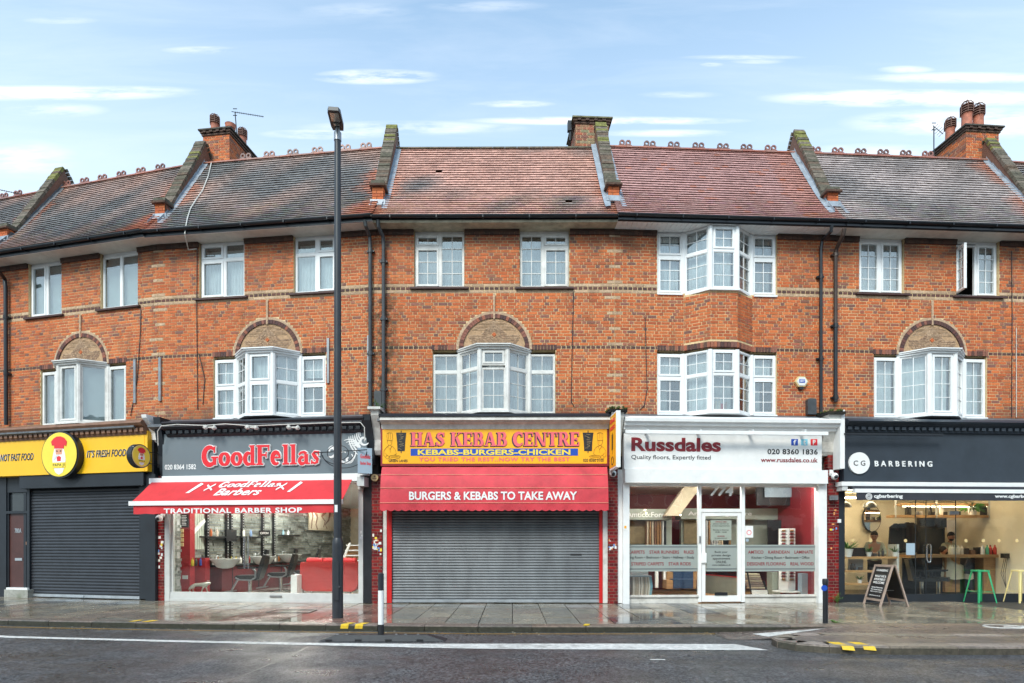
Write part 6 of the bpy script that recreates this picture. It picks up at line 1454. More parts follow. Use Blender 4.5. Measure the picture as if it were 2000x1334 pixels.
def ibox(h, px0, y0, px1, y1, d0, d1, m=None, c=None):
    m = m or M(); u0, u1, z0, z1 = rect(h, px0, y0, px1, y1, -d0); m.box(u0, u1, d0, d1, z0, z1, c); return m
def solo(h, m, name, mat, label, cat, group=None, smooth=False):
    """one-mesh thing: origin at the middle of its foot, in world space"""
    xs = [v[0] for v in m.v]; ys = [v[1] for v in m.v]; zs = [v[2] for v in m.v]; c = ((min(xs)+max(xs))/2, (min(ys)+max(ys))/2, min(zs))
    m.v = [(a-c[0], b-c[1], z-c[2]) for a, b, z in m.v]; o = m.build(name, mat, smooth=smooth); o.location = world(h, c[0], -c[1], c[2]); o.rotation_euler = (0, 0, h.rz); return tag(o, label, cat, group)
# ---- red barber ----
h = h2; A0 = U(h, 326, 1100, 0)[0]; room(h, A0, h.L-.15, 12.0, 3.05, ('mortar','beige','beige'), 'floor_grey', 'white')
def lw(px, py, off=0.):
    """where the ray through px meets the plane off metres in from the left-hand wall -> (depth, z)"""
    lo, hi = 0., 60.
    for _ in range(40):
        md = (lo+hi)/2
        if U(h2, px, 1100, -md)[0] > A0+off: lo = md
        else: hi = md
    return lo, U(h2, px, py, -lo)[1]
WT = (A0, 0, rad(90))
m = M()
for k in range(38):
    z = .03+k*.08; s_ = .06
    while s_ < 11.95:
        w = R.uniform(.25,.6); g = R.uniform(.55,1.25); m.tbox(WT, s_+.004, min(s_+w, 11.98)-.004, -.01, R.uniform(.01,.06), z+.004, z+.076, (.30*g,.32*g,.29*g)); s_ += w
m.build('cladding', 'stone_cladding', ROOT[2], kind='stuff')
m = M().box(A0+.3, h.L-.5, .12, .3, 3.0, 3.045)
for y, w in ((2.6,2.9),(5.2,1.9),(8.0,.9)): m.box(A0+.15, A0+w, y, y+.35, 3.0, 3.045)
m.build('ceiling_glow_strip', 'fill_cool', ROOT[2])  # added emissive strips, kept out of view, that brighten the barber room
t_ = ih(h, 'wall_panel', 'red panel wall just inside the left of the barber window with a price list', 'wall', 358, 1158, .5)
m = ibox(h, 346, 948, 371, 1162, .5, .7); bh(m, 'panel', 'red_wall', t_); m = ibox(h, 371, 1090, 401, 1162, .9, 1.1); bh(m, 'low_panel', 'red_wall', t_)
bh(ibox(h, 353, 1004, 368, 1030, .48, .5), 'price_list', 'ink', t_)
m = M()
for k in range(7): ibox(h, 355, 1007+k*3, 365-R.uniform(0,3), 1008+k*3, .475, .48, m)
bh(m, 'price_lines', 'white', t_)
for k in range(4): bh(ibox(h, 352, 1033+k*9, 358, 1040+k*9, .48, .5), 'card', 'cream', t_)
bh(ibox(h, 356, 1124, 366, 1131, .48, .5), 'socket', 'alu', t_)
m = ibox(h, 335, 948, 346, 1162, .35, .45); solo(h, m, 'inner_post', 'alu', 'pale aluminium inner post left of the red panel wall', 'post')
t_ = ih(h, 'staircase', 'pale green boarded stair side with a diagonal handrail behind the barber counter', 'staircase', 388, 1072, 1.1); m = M()
d0, d1 = lw(372, 1072, .1)[0], lw(399, 1072, .1)[0]; n = 6
for k in range(n): m.tbox(WT, d0+(d1-d0)*k/n, d0+(d1-d0)*(k+1)/n-.02, .08, .10, lw(386,1073,.1)[1], 3.0)
bh(m, 'boards', 'stair_green', t_); a, b = lw(373, 1045, .14), lw(399, 1016, .14); m = M().bar((A0+.14,a[0],a[1]),(A0+.14,b[0],b[1]),.05,.10); bh(m, 'handrail', 'white', t_)
for k, (px, py) in enumerate(((440,1092),(514,1087),(566,1083))):
    d, z = lw(px, py, .75); u = A0+.75
    bt = thing('wash_basin', 'white hair wash basin, %s' % ('nearest the stair', 'between the first and second styling chair', 'farthest back')[k], 'basin', world(h, u, -d, z), h.rz, 'wash basins along the counter')
    prf_ = [(.10,-.26),(.22,-.22),(.33,-.08),(.40,.0),(.38,.01),(.30,-.05),(.16,-.16),(.02,-.18)]; m = M().lathe((0,0,0), prf_, 20); m.build('bowl', 'ceramic', bt, smooth=True)
    M().tube([(-.35,.1,-.02),(-.3,.1,.12),(-.15,.02,.1)], .02, 8).build('tap', 'chrome', bt, smooth=True)
t_ = thing('counter', 'long dark red counter along the stone wall of the barber shop', 'counter', world(h, A0+.3, -4.5, .03), h.rz); OFF[t_.name] = Vector((A0+.3, 4.5, .03))
bh(M().box(A0+.08, A0+.55, 1.5, 8.6, .03, .80), 'cabinet', 'red_dim', t_); bh(M().box(A0+.07, A0+.60, 1.45, 8.65, .80, .85), 'top', 'ink', t_)
for s_ in (2.0, 3.4, 4.8, 6.2, 7.6): bh(M().box(A0+.55, A0+.565, s_, s_+.02, .06, .79), 'door_gap', 'ink', t_)
for k, (a, b) in enumerate(((403,446),(450,476),(512,537))):
    d0, d1 = lw(a, 1000, .1)[0], lw(b, 1000, .1)[0]; t_ = thing('wall_mirror', 'tall mirror with lamp-studded black frame on the stone wall, %s' % ('left one','middle one','right one')[k], 'mirror', world(h, A0+.08, -(d0+d1)/2, .9), h.rz, 'mirrors on the stone wall'); OFF[t_.name] = Vector((A0+.08, (d0+d1)/2, .9))
    m = M()
    for x in (d0, d1-.10): m.tbox(WT, x, x+.10, .06, .12, .86, 2.95)
    m.tbox(WT, d0+.1, d1-.1, .06, .12, 2.85, 2.95); bh(m, 'frame', 'ink', t_); m = M()
    for q in range(24):
        for x in (d0+.04, d1-.06): m.tbox(WT, x, x+.025, .12, .126, .95+q*.08, .975+q*.08)
    bh(m, 'bulb_strip', 'white', t_)
m = M(); d0, z0 = lw(440,1057,.2); d1, z1 = lw(460,1035,.2); m.tbox(WT, d0, d1, .18, .24, z0, z1); solo(h, m, 'screen', 'ink', 'dark square screen hanging in the middle of the barber shop', 'screen')
t_ = ih(h, 'open_sign', 'small black OPEN sign hanging inside the barber shop', 'sign', 516, 1046, 3.0); bh(ibox(h, 505, 1036, 527, 1046.5, 3.0, 3.03), 'board', 'ink', t_); r = rect(h, 508, 1039, 524, 1043.5, -2.99); o = OFF[t_.name]; text('OPEN', r[0]-o.x, r[1]-o.x, r[2]-o.z, r[3]-o.z, 2.995-o.y, 'white', t_, off=.02)
for a, b, y in ((390,436,1049),(460,505,1049),(545,575,1046)):
    d0, z = lw(a, y, .1); d1 = lw(b, y, .1)[0]; z = lw((a+b)/2, y, .1)[1]; m = M().tbox(WT, d0, d1, .05, .30, z-.02, z+.02); solo(h, m, 'wall_shelf', 'ink', 'black wall shelf on the barber shop stone wall, %s' % {390:'left one',460:'centre one',545:'right one'}[a], 'shelf', 'black shelves on the stone wall')
def bottle(h, px, py, d, c, s, label, grp, shape=0):
    u, z = U(h, px, py, -d); m = M(); pr = [(.03,0),(.032,.01),(.032,.12),(.018,.15),(.012,.155),(.012,.19),(.0,.19)] if shape == 0 else [(.045,0),(.045,.07),(.04,.075),(.0,.075)]
    m.lathe((u, d, z), [(a*s, b*s) for a, b in pr], 10, c); return solo(h, m, 'bottle' if shape == 0 else 'jar', 'plain', label, 'bottle' if shape == 0 else 'jar', grp, True)
for k, (px, kind, c) in enumerate([(376,'c',(.5,.4,.03)),(383,'c',(.03,.03,.03)),(392,'c',(.03,.08,.35)),(399,'c',(.03,.10,.34)),(412,'c',(.03,.03,.03)),(426,'c',(.6,.25,.1)),(452,'c',(.5,.45,.02)),(461,'c',(.5,.4,.02)),(470,'c',(.7,.7,.65)),(487,'c',(.5,.03,.03)),(497,'c',(.03,.03,.04)),(524,'c',(.6,.3,.1)),(538,'c',(.7,.7,.65)),(545,'c',(.6,.2,.05)),(556,'c',(.5,.04,.03)),(412,'s',(.5,.12,.03)),(424,'s',(.7,.6,.5)),(476,'s',(.6,.6,.55)),(490,'s',(.2,.3,.5)),(553,'s',(.3,.5,.6)),(563,'s',(.7,.75,.75))]):
    cn = 'yellow' if c[0] > .45 and c[1] > .35 and c[2] < .1 else 'blue' if c[2] > .25 and c[0] < .25 else 'white' if c[0] > .55 and c[2] > .4 else 'black' if c[0] < .1 else 'pale blue' if c[1] > .4 else 'red or orange'
    if kind == 'c': d = lw(px, 1086, .32)[0]; z_ = .86
    else: d = lw(px, 1047, .2)[0]; z_ = lw({412:413,424:413,476:482,490:482,553:560,563:560}[px], 1047.5, .1)[1]+.0
    u = A0+(.32 if kind == 'c' else .2); s_ = 1.15; m = M().lathe((u, d, z_), [(a*s_, b*s_) for a, b in [(.03,0),(.032,.01),(.032,.12),(.018,.15),(.012,.155),(.012,.19),(.0,.19)]], 10, c)
    solo(h, m, 'bottle', 'plain', '%s product bottle %s' % (cn, 'on the counter along the stone wall' if kind == 'c' else 'on a black wall shelf'), 'bottle', 'barber product bottles', True)
def barber_chair(x, y, rz, label, s=1.0):
    t_ = thing('barber_chair', label, 'chair', (x, y, .03), rz, 'styling chairs in the red barber shop')
    M().lathe((0,0,0), [(.30,0),(.31,.02),(.26,.035),(.05,.05)], 22).build('base', 'chrome', t_, smooth=True); M().tube([(0,0,.04),(0,0,.42)], .055, 12).build('pump_column', 'chrome', t_, smooth=True)
    M().prism([(-.30,.44),(.24,.42),(.28,.50),(.20,.56),(-.28,.56),(-.34,.52)], -.24, .24, 'y').build('seat', 'leather', t_)
    M().prism([(.20,.46),(.30,.46),(.44,.86),(.47,1.10),(.40,1.12),(.33,.90)], -.24, .24, 'y').build('backrest', 'leather', t_); M().prism([(.40,1.14),(.47,1.13),(.50,1.26),(.43,1.27)], -.13, .13, 'y').build('headrest', 'leather', t_)
    for sy in (-1, 1):
        m = M(); pts = [(-.30,.50),(-.2,.44),(.1,.43),(.22,.5),(.22,.68),(.16,.74)]
        for a, b in zip(pts, pts[1:]): m.bar((a[0],sy*.26,a[1]),(b[0],sy*.26,b[1]),.035,.06,up=(0,1,0))
        m.build('arm_frame', 'grey_metal', t_); M().box(-.24,.22,sy*.26-.035,sy*.26+.035,.74,.78).build('armrest', 'leather', t_)
    M().bar((-.30,0,.46),(-.48,0,.14),.10,.03).bar((-.40,0,.13),(-.66,0,.10),.36,.03).build('footrest', 'grey_metal', t_)
def at(h, px, d): u = U(h, px, 1100, -d)[0]; return world(h, u, -d, 0)
for px, off, rz, lb in ((488, 1.45, 1.9, 'nearest styling chair, black and chrome, right of the long door handle'), (548, 1.5, 1.95, 'second styling chair, black and chrome, left of the red sofa'), (596, 1.5, 2.0, 'farthest styling chair, dark, showing over the red sofa')):
    d = lw(px, 1100, off)[0]; q = world(h, A0+off, -d, 0); barber_chair(q[0], q[1], h.rz+.25, lb)
t_ = ih(h, 'sofa', 'red sofa seen from behind against the barber shop window', 'sofa', 644, 1160, .7); u0, u1, z0, z1 = rect(h, 586, 1098, 698, 1155, -.7)
m = M(); rr_ = .16; pr = [(u0+.02,z1),(u0,z1-.08),(u0,z0+rr_),(u0+.06,z0+.05),(u0+rr_,z0),(u1-rr_,z0),(u1-.06,z0+.05),(u1,z0+rr_),(u1,z1-.08),(u1-.02,z1)]; m.prism(pr, .7, .92, 'y'); bh(m, 'back', 'sofa_red', t_)
bh(M().box(u0+.04, u1-.04, .92, 1.5, z0+.08, z0+.32), 'seat', 'sofa_red', t_)
for k in range(3): a = u0+.12+k*(u1-u0-.2)/3; bh(M().tube([(a,.9,z1+.02),(a+(u1-u0-.3)/3,.9,z1+.02)], .09, 10), 'cushion', 'awning_red', t_, smooth=True)
for x in (u0+.25, u1-.25): bh(M().box(x, x+.04, .8, .84, .03, z0), 'leg', 'chrome', t_)
m = ibox(h, 568, 1123, 580, 1160, .45, .75); solo(h, m, 'low_partition', 'white', 'short white partition end left of the red sofa', 'partition')
d0, d1 = lw(604, 1036, .12)[0], lw(656, 1036, .12)[0]; zb_ = lw(628, 1036, .12)[1]
t_ = thing('canvas_picture', 'beige canvas picture with brown painted legs on the stone wall', 'picture', world(h, A0+.1, -(d0+d1)/2, zb_), h.rz); OFF[t_.name] = Vector((A0+.1, (d0+d1)/2, zb_))
bh(M().tbox(WT, d0, d1, .07, .11, zb_, zb_+1.5), 'canvas', 'beige', t_); m = M(); wd = d1-d0
for pts in ([(.08,.75,.16),(.14,.5,.1),(.1,.3,.06),(.08,.05,.06)],[(.2,.72,.2),(.3,.45,.12),(.24,.2,.07),(.3,.03,.06)],[(.6,.72,.22),(.45,.5,.12),(.58,.35,.08),(.52,.12,.06)],[(.78,.74,.2),(.72,.4,.1),(.58,.22,.06),(.66,.06,.05)],[(.05,.8,.3),(.35,.86,.36),(.7,.84,.32),(.97,.9,.2)]):
    for j, pl in enumerate(rib([(d0+a*wd, zb_+b*1.1, w) for a, b, w in pts])): m.add([TP(WT, a, .113+.001*j, b) for a, b in pl]+[TP(WT, a, .10, b) for a, b in pl], [(0,1,2,3),(0,4,5,1),(1,5,6,2),(2,6,7,3),(3,7,4,0)])
bh(m, 'painted_legs', 'brown_paint', t_)
t_ = ih(h, 'stairs', 'wooden steps with a white stringer at the right of the barber shop', 'stairs', 690, 1100, 6.5)
for k in range(5): bh(ibox(h, 676-k*2, 1066+k*10-2, 702, 1066+k*10, 7.5-k*.3, 7.9-k*.3), 'tread', 'white', t_); bh(ibox(h, 678-k*2, 1066+k*10, 702, 1074+k*10, 7.7-k*.3, 7.75-k*.3), 'riser', 'wood', t_)
a, b = U(h, 684, 1060, -6.2), U(h, 668, 1098, -6.2); bh(M().bar((a[0],6.2,a[1]),(b[0],6.2,b[1]),.04,.08), 'stringer', 'white', t_)
# ---- skinned figures ----
def skin(name, verts, edges, radii, mat, par, sub=1, root=0):
    me = bpy.data.meshes.new(name); me.from_pydata(verts, edges, []); me.materials.append(MATS[mat]); o = bpy.data.objects.new(name, me); col.objects.link(o); o.parent = par
    o.modifiers.new('skin', 'SKIN'); sv = me.skin_vertices[0].data
    for i, r_ in enumerate(radii): sv[i].radius = (r_, r_) if not isinstance(r_, tuple) else r_
    sv[root].use_root = True; s_ = o.modifiers.new('sub', 'SUBSURF'); s_.levels = sub; s_.render_levels = sub; o.modifiers['skin'].use_smooth_shade = True; return o
tg = ih(h, 'statue', 'silver prowling big cat statue on the floor behind the barber window', 'statue', 388, 1158, .4); tg.location.z = .2; s = .42
V_ = [(0,0,.42),(.3,0,.44),(.5,0,.46),(.68,0,.56),(.82,0,.50),(-.25,0,.42),(-.4,0,.40),(-.6,0,.25),(-.7,0,.10),
      (.42,.09,.28),(.50,.09,.13),(.52,.09,.0),(.60,.09,.0),(.38,-.09,.28),(.30,-.09,.13),(.24,-.09,.0),(.32,-.09,.0),
      (-.38,.09,.26),(-.46,.09,.14),(-.42,.09,.0),(-.34,.09,.0),(-.36,-.09,.26),(-.52,-.09,.15),(-.54,-.09,.0),(-.46,-.09,.0)]
E_ = [(0,1),(1,2),(2,3),(3,4),(0,5),(5,6),(6,7),(7,8),(2,9),(9,10),(10,11),(11,12),(2,13),(13,14),(14,15),(15,16),(6,17),(17,18),(18,19),(19,20),(6,21),(21,22),(22,23),(23,24)]
RR = [.12,.14,.13,.11,.06,.12,.12,.03,.02]+[.06,.04,.035,.04]*4
skin('body', [(x*s, y*s, z*s) for x, y, z in V_], E_, [r_*s for r_ in RR], 'silver', tg)
for sy in (-1, 1): M().ball((.66*s, sy*.07*s, .68*s), .03*s, 6).build('ear', 'silver', tg)
# ---- flooring shop ----
h = h4; A0 = U(h, 1229, 1100, 0)[0]-.1; A1 = U(h, 1599, 1100, 0)[0]+.05; room(h, A0, A1, 4.2, 3.0, ('maroon','maroon','maroon'), 'wood_floor', 'white')
M().box(A0+.1, A1-.1, .08, .22, 2.955, 2.995).build('ceiling_glow_strip', 'fill_cool', ROOT[4])  # added strip hidden behind the shutter box to brighten the showroom
for a, b, y0, y1, d, s_, lab in ((1218,1312,994,1015,1.6,'Amtico:Form','left'),(1330,1478,993,1014,2.2,'Amtico  Signature','centre'),(1478,1544,993,1015,2.2,None,'right')):
    t_ = ih(h, 'display_stand', 'grey-green flooring display canopy at the %s of the showroom' % lab, 'display', (a+b)/2, 1160, d); bh(ibox(h, a, y0, b, y1, d, d+.5), 'canopy', 'grey_green', t_)
    if s_: r = rect(h, a+6 if lab == 'left' else a+14, y0+6, b-10, y1-5, -d+.002); o = OFF[t_.name]; text(s_, r[0]-o.x, r[1]-o.x, r[2]-o.z, r[3]-o.z, d-o.y-.002, 'white', t_, off=.01)
    if lab != 'right':
        n = 8 if lab == 'left' else 10; x0_ = a+(46 if lab == 'left' else 50)
        for k in range(n): bh(ibox(h, x0_+k*5, y1+2, x0_+k*5+2.4, 1068, d+.1, d+.35), 'sample_panel', R.choice(['beige','wood','brown_paint','alu','ink']), t_)
        bh(ibox(h, a+6, y1+2, x0_-4, 1062, d+.3, d+.34), 'sample_board', 'sample_olive', t_)
    bh(ibox(h, a, y1, b, 1116, d+.36, d+.5), 'rear_panel', 'grey_green', t_)
m = ibox(h, 1500, 1016, 1527, 1066, 2.0, 2.05); solo(h, m, 'sample_board', 'ink', 'dark flooring sample board behind the rod display stand', 'board')
m = ibox(h, 1478, 952, 1548, 987, 1.5, 1.56); solo(h, m, 'hanging_board', 'ink', 'large black board hanging at the top right of the showroom', 'board'); m = ibox(h, 1494, 952, 1556, 971, 1.42, 1.44); solo(h, m, 'hanging_label', 'sign_pale', 'pale label sheet in front of the black hanging board', 'label')
u, z = U(h, 1345, 948, -1.3); m = M().prism([(u-.1,3.0),(u+.35,3.0),(u-.25,2.2),(u-.65,2.2)], 1.3, 1.5, 'y'); solo(h, m, 'bulkhead', 'beige', 'slanting beige bulkhead under the showroom ceiling', 'bulkhead')
for k, (px, py) in enumerate(((1331,995),(1328,1001),(1329,1006),(1260,996),(1262,1002),(1409,1006))): u, z = U(h, px, py, -1.5); m = M().ball((u, 1.5, z), .012, 8); solo(h, m, 'spot_lamp', 'lamp_spot', 'tiny lit spot bulb in the showroom', 'lamp', 'tiny lit bulbs in the showroom')
t_ = ih(h, 'carpet_rack', 'rack of folded striped stair carpets at the left of the showroom window', 'carpets', 1250, 1164, .3); n = 22; u0, u1, z0, z1 = rect(h, 1222, 1127, 1273, 1163, -.3)
for k in range(n):
    m = M(); c = R.choice([(.35,.3,.25),(.5,.47,.42),(.22,.2,.19),(.42,.36,.30),(.6,.57,.52),(.16,.14,.15)]) if k < n-2 else (.16,.35,.45); x = u0+(u1-u0)*k/n; w = (u1-u0)/n*.85; b_ = .03*(k/n)
    m.prism([(x,z0),(x+w,z0),(x+w+b_,z0+(z1-z0)*.5),(x+w+.0,z1),(x,z1),(x+b_,z0+(z1-z0)*.5)], .3, .8, 'y', c); bh(m, 'carpet_fold', 'plain', t_)
bh(M().box(u0, u1, .3, .8, z1, z1+.03), 'top_edge', 'sign_pale', t_); bh(ibox(h, 1230, 1114, 1266, 1126, .5, .8), 'top_roll', 'alu', t_)
t_ = ih(h, 'stair_model', 'three wooden display steps with a dark blue carpet runner', 'display steps', 1335, 1152, 1.2)
for k, (a, b, y0, y1) in enumerate(((1302,1360,1133,1150),(1300,1362,1117,1133),(1310,1362,1104,1117))): d = 1.2+.3*k; bh(ibox(h, a, y0, b, y1, d, d+.35), 'step', 'wood', t_); bh(ibox(h, 1315, y0-1.5, 1354, y1-.5, d-.02, d+.3), 'runner', 'blue_carpet', t_)
for px in (1280, 1296): bh(ibox(h, px, 1114, px+6, 1148, 1.5, 1.56), 'newel', 'white', t_)
t_ = ih(h, 'low_wall', 'low grey-green display wall with a red top line seen through the shop door', 'wall', 1410, 1140, 1.6); a, b = U(h, 1372, 1128, -2.8), U(h, 1447, 1140, -1.0); bh(M().add([(a[0],2.8,.03),(b[0],1.0,.03),(b[0],1.0,.55),(a[0],2.8,.55),(a[0],2.9,.03),(b[0],1.1,.03),(b[0],1.1,.55),(a[0],2.9,.55)], [(0,1,2,3),(7,6,5,4),(3,2,6,7),(0,4,5,1),(1,5,6,2),(4,0,3,7)]), 'panel', 'grey_green', t_)
bh(M().bar((a[0],2.79,.56),(b[0],.99,.56),.03,.02), 'red_line', 'red', t_)
t_ = ih(h, 'sample_stand', 'black-sided stand of stacked beige carpet samples', 'display', 1480, 1164, .5); u0, u1, z0, z1 = rect(h, 1462, 1115, 1500, 1162, -.5)
for k in range(7): bh(M().box(u0+.06, u1-.08, .5+.05*k, .75+.05*k, z0+.16+.055*k, z0+.20+.055*k), 'carpet_sample', R.choice(['beige','board_frame']), t_)
bh(M().bar((u0,.6,z1+.02),(u0+.08,.5,z0),.02,.05).bar((u1-.07,.6,z0+.35),(u1,.5,z0),.02,.05), 'side_rail', 'ink', t_); bh(M().prism([(u0+.09,z0),(u1-.01,z0),(u1-.03,z0+.13),(u0+.07,z0+.13)], .48, .52, 'y'), 'front_plate', 'white', t_)
t_ = ih(h, 'rod_display', 'white revolving display tower of stair rods in the showroom window', 'display', 1544, 1160, .7); u, z = U(h, 1544, 1158, -.75); zt = U(h, 1544, 1032, -.75)[1]; zb = U(h, 1544, 1157, -.75)[1]
hx = [(u+.23*math.cos(rad(60*k+12)), .95+.2*math.sin(rad(60*k+12))) for k in range(6)]; bh(M().prism(hx, zb+.04, zt, 'z'), 'tower', 'white', t_); bh(M().lathe((u,.95,zb), [(.36,0),(.36,.02),(.3,.03),(.1,.03)], 24), 'turntable', 'white', t_, smooth=True)
k = 0; z = zt-.06
while z > zb+.3:
    if not (1.0 < z < 1.42 and False):
        for (pa, pb) in ((hx[3],hx[4]),(hx[4],hx[5])):
            ax, ay = pa; bx, by = pb; f0, f1 = .3, .7; m = M().bar((ax+(bx-ax)*f0, ay+(by-ay)*f0-.02, z), (ax+(bx-ax)*f1, ay+(by-ay)*f1-.02, z), .03, .05); bh(m, 'sample_block', 'maroon' if k % 3 else 'wood', t_); m = M().bar((ax+(bx-ax)*.12, ay+(by-ay)*.12-.035, z-.01), (ax+(bx-ax)*.88, ay+(by-ay)*.88-.035, z-.01), .014, .014); bh(m, 'stair_rod', 'black_metal', t_)
    z -= .085; k += 1
m = ibox(h, 1566, 1120, 1586, 1162, .6, .8); solo(h, m, 'silver_case', 'sign_pale', 'pale silver display case leaning at the right of the showroom window', 'case'); m = ibox(h, 1508, 1118, 1524, 1160, 1.4, 1.7); solo(h, m, 'plinth', 'grey_green', 'grey-green plinth left of the rod display tower', 'plinth')
# ---- navy barber ----
h = h5; A0 = U(h, 1646, 1100, 0)[0]-.05; room(h, A0, h.L-.15, 3.6, 2.95, ('cream_wall','cream_wall','cream_wall'), 'dark_floor', 'cream_wall')
M().box(A0+.1, A0+3.2, 2.6, 2.65, 2.78, 2.82).build('strip_lamp', 'lamp_warm', ROOT[5]); M().box(A0+.3, h.L-.6, 1.2, 1.3, 2.90, 2.945).build('ceiling_glow_strip', 'lamp_warm', ROOT[5])
for px, y0 in ((1650,978),(1699,978)):
    t_ = ih(h, 'pendant_lamp', 'grey dome pendant lamp %s' % ('cut by the window frame at far left' if px < 1660 else 'hanging above the oval mirror'), 'lamp', px, 991, 1.2, 'pendant lamps'); M().lathe((0,0,0), [(.17,0),(.165,.04),(.14,.10),(.08,.15),(.03,.17),(.0,.17)], 20).build('shade', 'grey_metal', t_, smooth=True); M().tube([(0,0,.16),(0,0,.6)], .006, 5).build('cord', 'ink', t_)
t_ = ih(h, 'oval_mirror', 'oval wall mirror with a thin black frame behind the standing barber', 'mirror', 1705, 1040, 3.4); u, z = U(h, 1705, 1013, -3.4); bh(M().disc((u,z), .29, 3.44, 3.5, 32, .41), 'frame', 'ink', t_); bh(M().disc((u,z), .27, 3.43, 3.44, 32, .39), 'glass', 'mirror', t_)
t_ = ih(h, 'hanging_shelf', 'long wooden shelf hung on black rods with bottles and plants', 'shelf', 1850, 1008, 1.6); bh(ibox(h, 1745, 1006, 1968, 1011, 1.6, 1.9), 'board', 'wood_light', t_); bh(ibox(h, 1760, 983, 1968, 988, 1.6, 1.9), 'upper_board', 'wood_light', t_); bh(ibox(h, 1765, 989, 1960, 990, 1.7, 1.75), 'strip_lamp', 'lamp_warm', t_)
m = M()
for px in (1749, 1829, 1932): ibox(h, px, 955, px+2, 1012, 1.58, 1.62, m)
bh(m, 'rod', 'alu', t_)
for k, (px, c, sh) in enumerate([(1771,(.02,.02,.02),0),(1776,(.02,.02,.02),0),(1792,(.1,.1,.11),1),(1798,(.3,.28,.25),1),(1816,(.03,.03,.03),0),(1825,(.03,.03,.03),1),(1838,(.75,.72,.65),0),(1846,(.03,.03,.03),1),(1859,(.1,.1,.1),1),(1872,(.02,.02,.02),1),(1918,(.03,.03,.035),0),(1924,(.03,.03,.03),0)]):
    bottle(h, px, 1006, 1.72, c, 1.6 if sh == 0 else 1.3, ('%s bottle standing on the hanging shelf' % ('white' if c[0] > .5 else 'black')) if sh == 0 else 'small dark jar on the hanging shelf', 'products on the hanging shelf', sh)
def pot_plant(h, px, py, d, s, label, droop=False, potc='white', n=40):
    t_ = ih(h, 'pot_plant', label, 'plant', px, py, d); M().lathe((0,0,0), [(.05*s,0),(.075*s,.12*s),(.08*s,.13*s),(.065*s,.13*s),(.06*s,.11*s),(.0,.11*s)], 14).build('pot', potc, t_, smooth=True); m = M()
    for k in range(n):
        a = R.uniform(0, 6.28); l_ = s*R.uniform(.10,.26); up = R.uniform(.3,1.2) if not droop else R.uniform(-.1,.9); d_ = Vector((math.cos(a), math.sin(a), up)).normalized(); p0 = Vector((0,0,.12*s)); p1 = p0+d_*l_*.6; p2 = p0+d_*l_+Vector((0,0,-.08*s if droop else 0)); w = d_.cross(Vector((0,0,1))).normalized()*.012*s; c = R.choice([(.06,.19,.03),(.09,.26,.05),(.05,.14,.03)])
        m.add([tuple(p0-w*.4), tuple(p0+w*.4), tuple(p1+w), tuple(p2), tuple(p1-w)], [(0,1,2,3,4)], c)
    m.build('foliage', 'leaf', t_)
pot_plant(h, 1899, 1006, 1.7, 1.7, 'spiky drooping plant on the hanging shelf', True); pot_plant(h, 1935, 1006, 1.7, .8, 'small plant at the right end of the hanging shelf'); pot_plant(h, 1656, 1088, .3, 1.6, 'tall green grassy pot plant at the left end of the window shelf'); pot_plant(h, 1697, 1087, .3, .9, 'small pale green pot plant in the middle of the window shelf'); pot_plant(h, 1747, 1087, .3, .9, 'small pot plant at the right end of the window shelf'); pot_plant(h, 1679, 1140, .35, .8, 'little potted fern on the lowest window shelf')
t_ = ih(h, 'window_shelf', 'three-tier wooden shelf unit in the barber window', 'shelf', 1700, 1160, .3)
for y, b in ((1087,1755),(1114,1752),(1139,1752)): bh(ibox(h, 1648, y, b, y+4, .25, .6), 'board', 'wood_light', t_)
bh(ibox(h, 1752, 1063, 1756, 1160, .25, .6), 'upright', 'alu', t_); bh(ibox(h, 1658, 1092, 1686, 1114, .62, .66), 'leaning_card', 'sign_pale', t_)
for k in range(16):
    row = k % 2; px = 1662+R.uniform(0,80); c = R.choice([(.02,.02,.02),(.03,.03,.035),(.06,.05,.05)]); bottle(h, px, (1087,1114)[row], .42, c, R.uniform(.8,1.15), 'small dark grooming product on the %s window shelf' % ('upper','middle')[row], 'grooming products in the window', R.choice([0,1,1]))
m = ibox(h, 1661, 1070, 1690, 1087, .35, .5); solo(h, m, 'product_box', 'ink', 'black product box on the upper window shelf', 'box')
t_ = ih(h, 'work_counter', 'long wooden worktop with drawers in front of the mirrors', 'counter', 1870, 1140, 1.5); u0, u1, z0, z1 = rect(h, 1780, 1083, 1955, 1089, -1.3); bh(M().box(u0, u1, 1.3, 1.85, z0, z1), 'worktop', 'wood_light', t_)
a, b = U(h, 1921, 1100, -1.4)[0], U(h, 1952, 1100, -1.4)[0]; bh(M().box(a, b, 1.4, 1.85, .03, z0), 'drawer_unit', 'wood', t_); a, b = U(h, 1846, 1100, -1.6)[0], U(h, 1875, 1100, -1.6)[0]; bh(M().box(a, b, 1.6, 1.85, .1, z0), 'cupboard', 'wood', t_); bh(M().box(u0+.05, u1-.05, 1.70, 1.74, .03, z0-.02), 'back_panel', 'ink', t_); m = M(); ibox(h, 1792, 1010, 1842, 1100, 2.9, 2.95, m); bh(m, 'black_door', 'ink', t_)
for k, px in enumerate((1856,1860,1865,1871,1878,1919,1928,1934,1943,1952)): bottle(h, px, 1083, 1.4, [(.7,.65,.5),(.7,.68,.6),(.6,.6,.5),(.65,.6,.5),(.6,.55,.45),(.8,.8,.8),(.1,.4,.25),(.55,.05,.03),(.6,.06,.04),(.6,.5,.4)][k], 1.4, ('cream','cream','cream','cream','cream','white','green','red','red','tan')[k]+' bottle on the wooden worktop', 'bottles on the worktop')
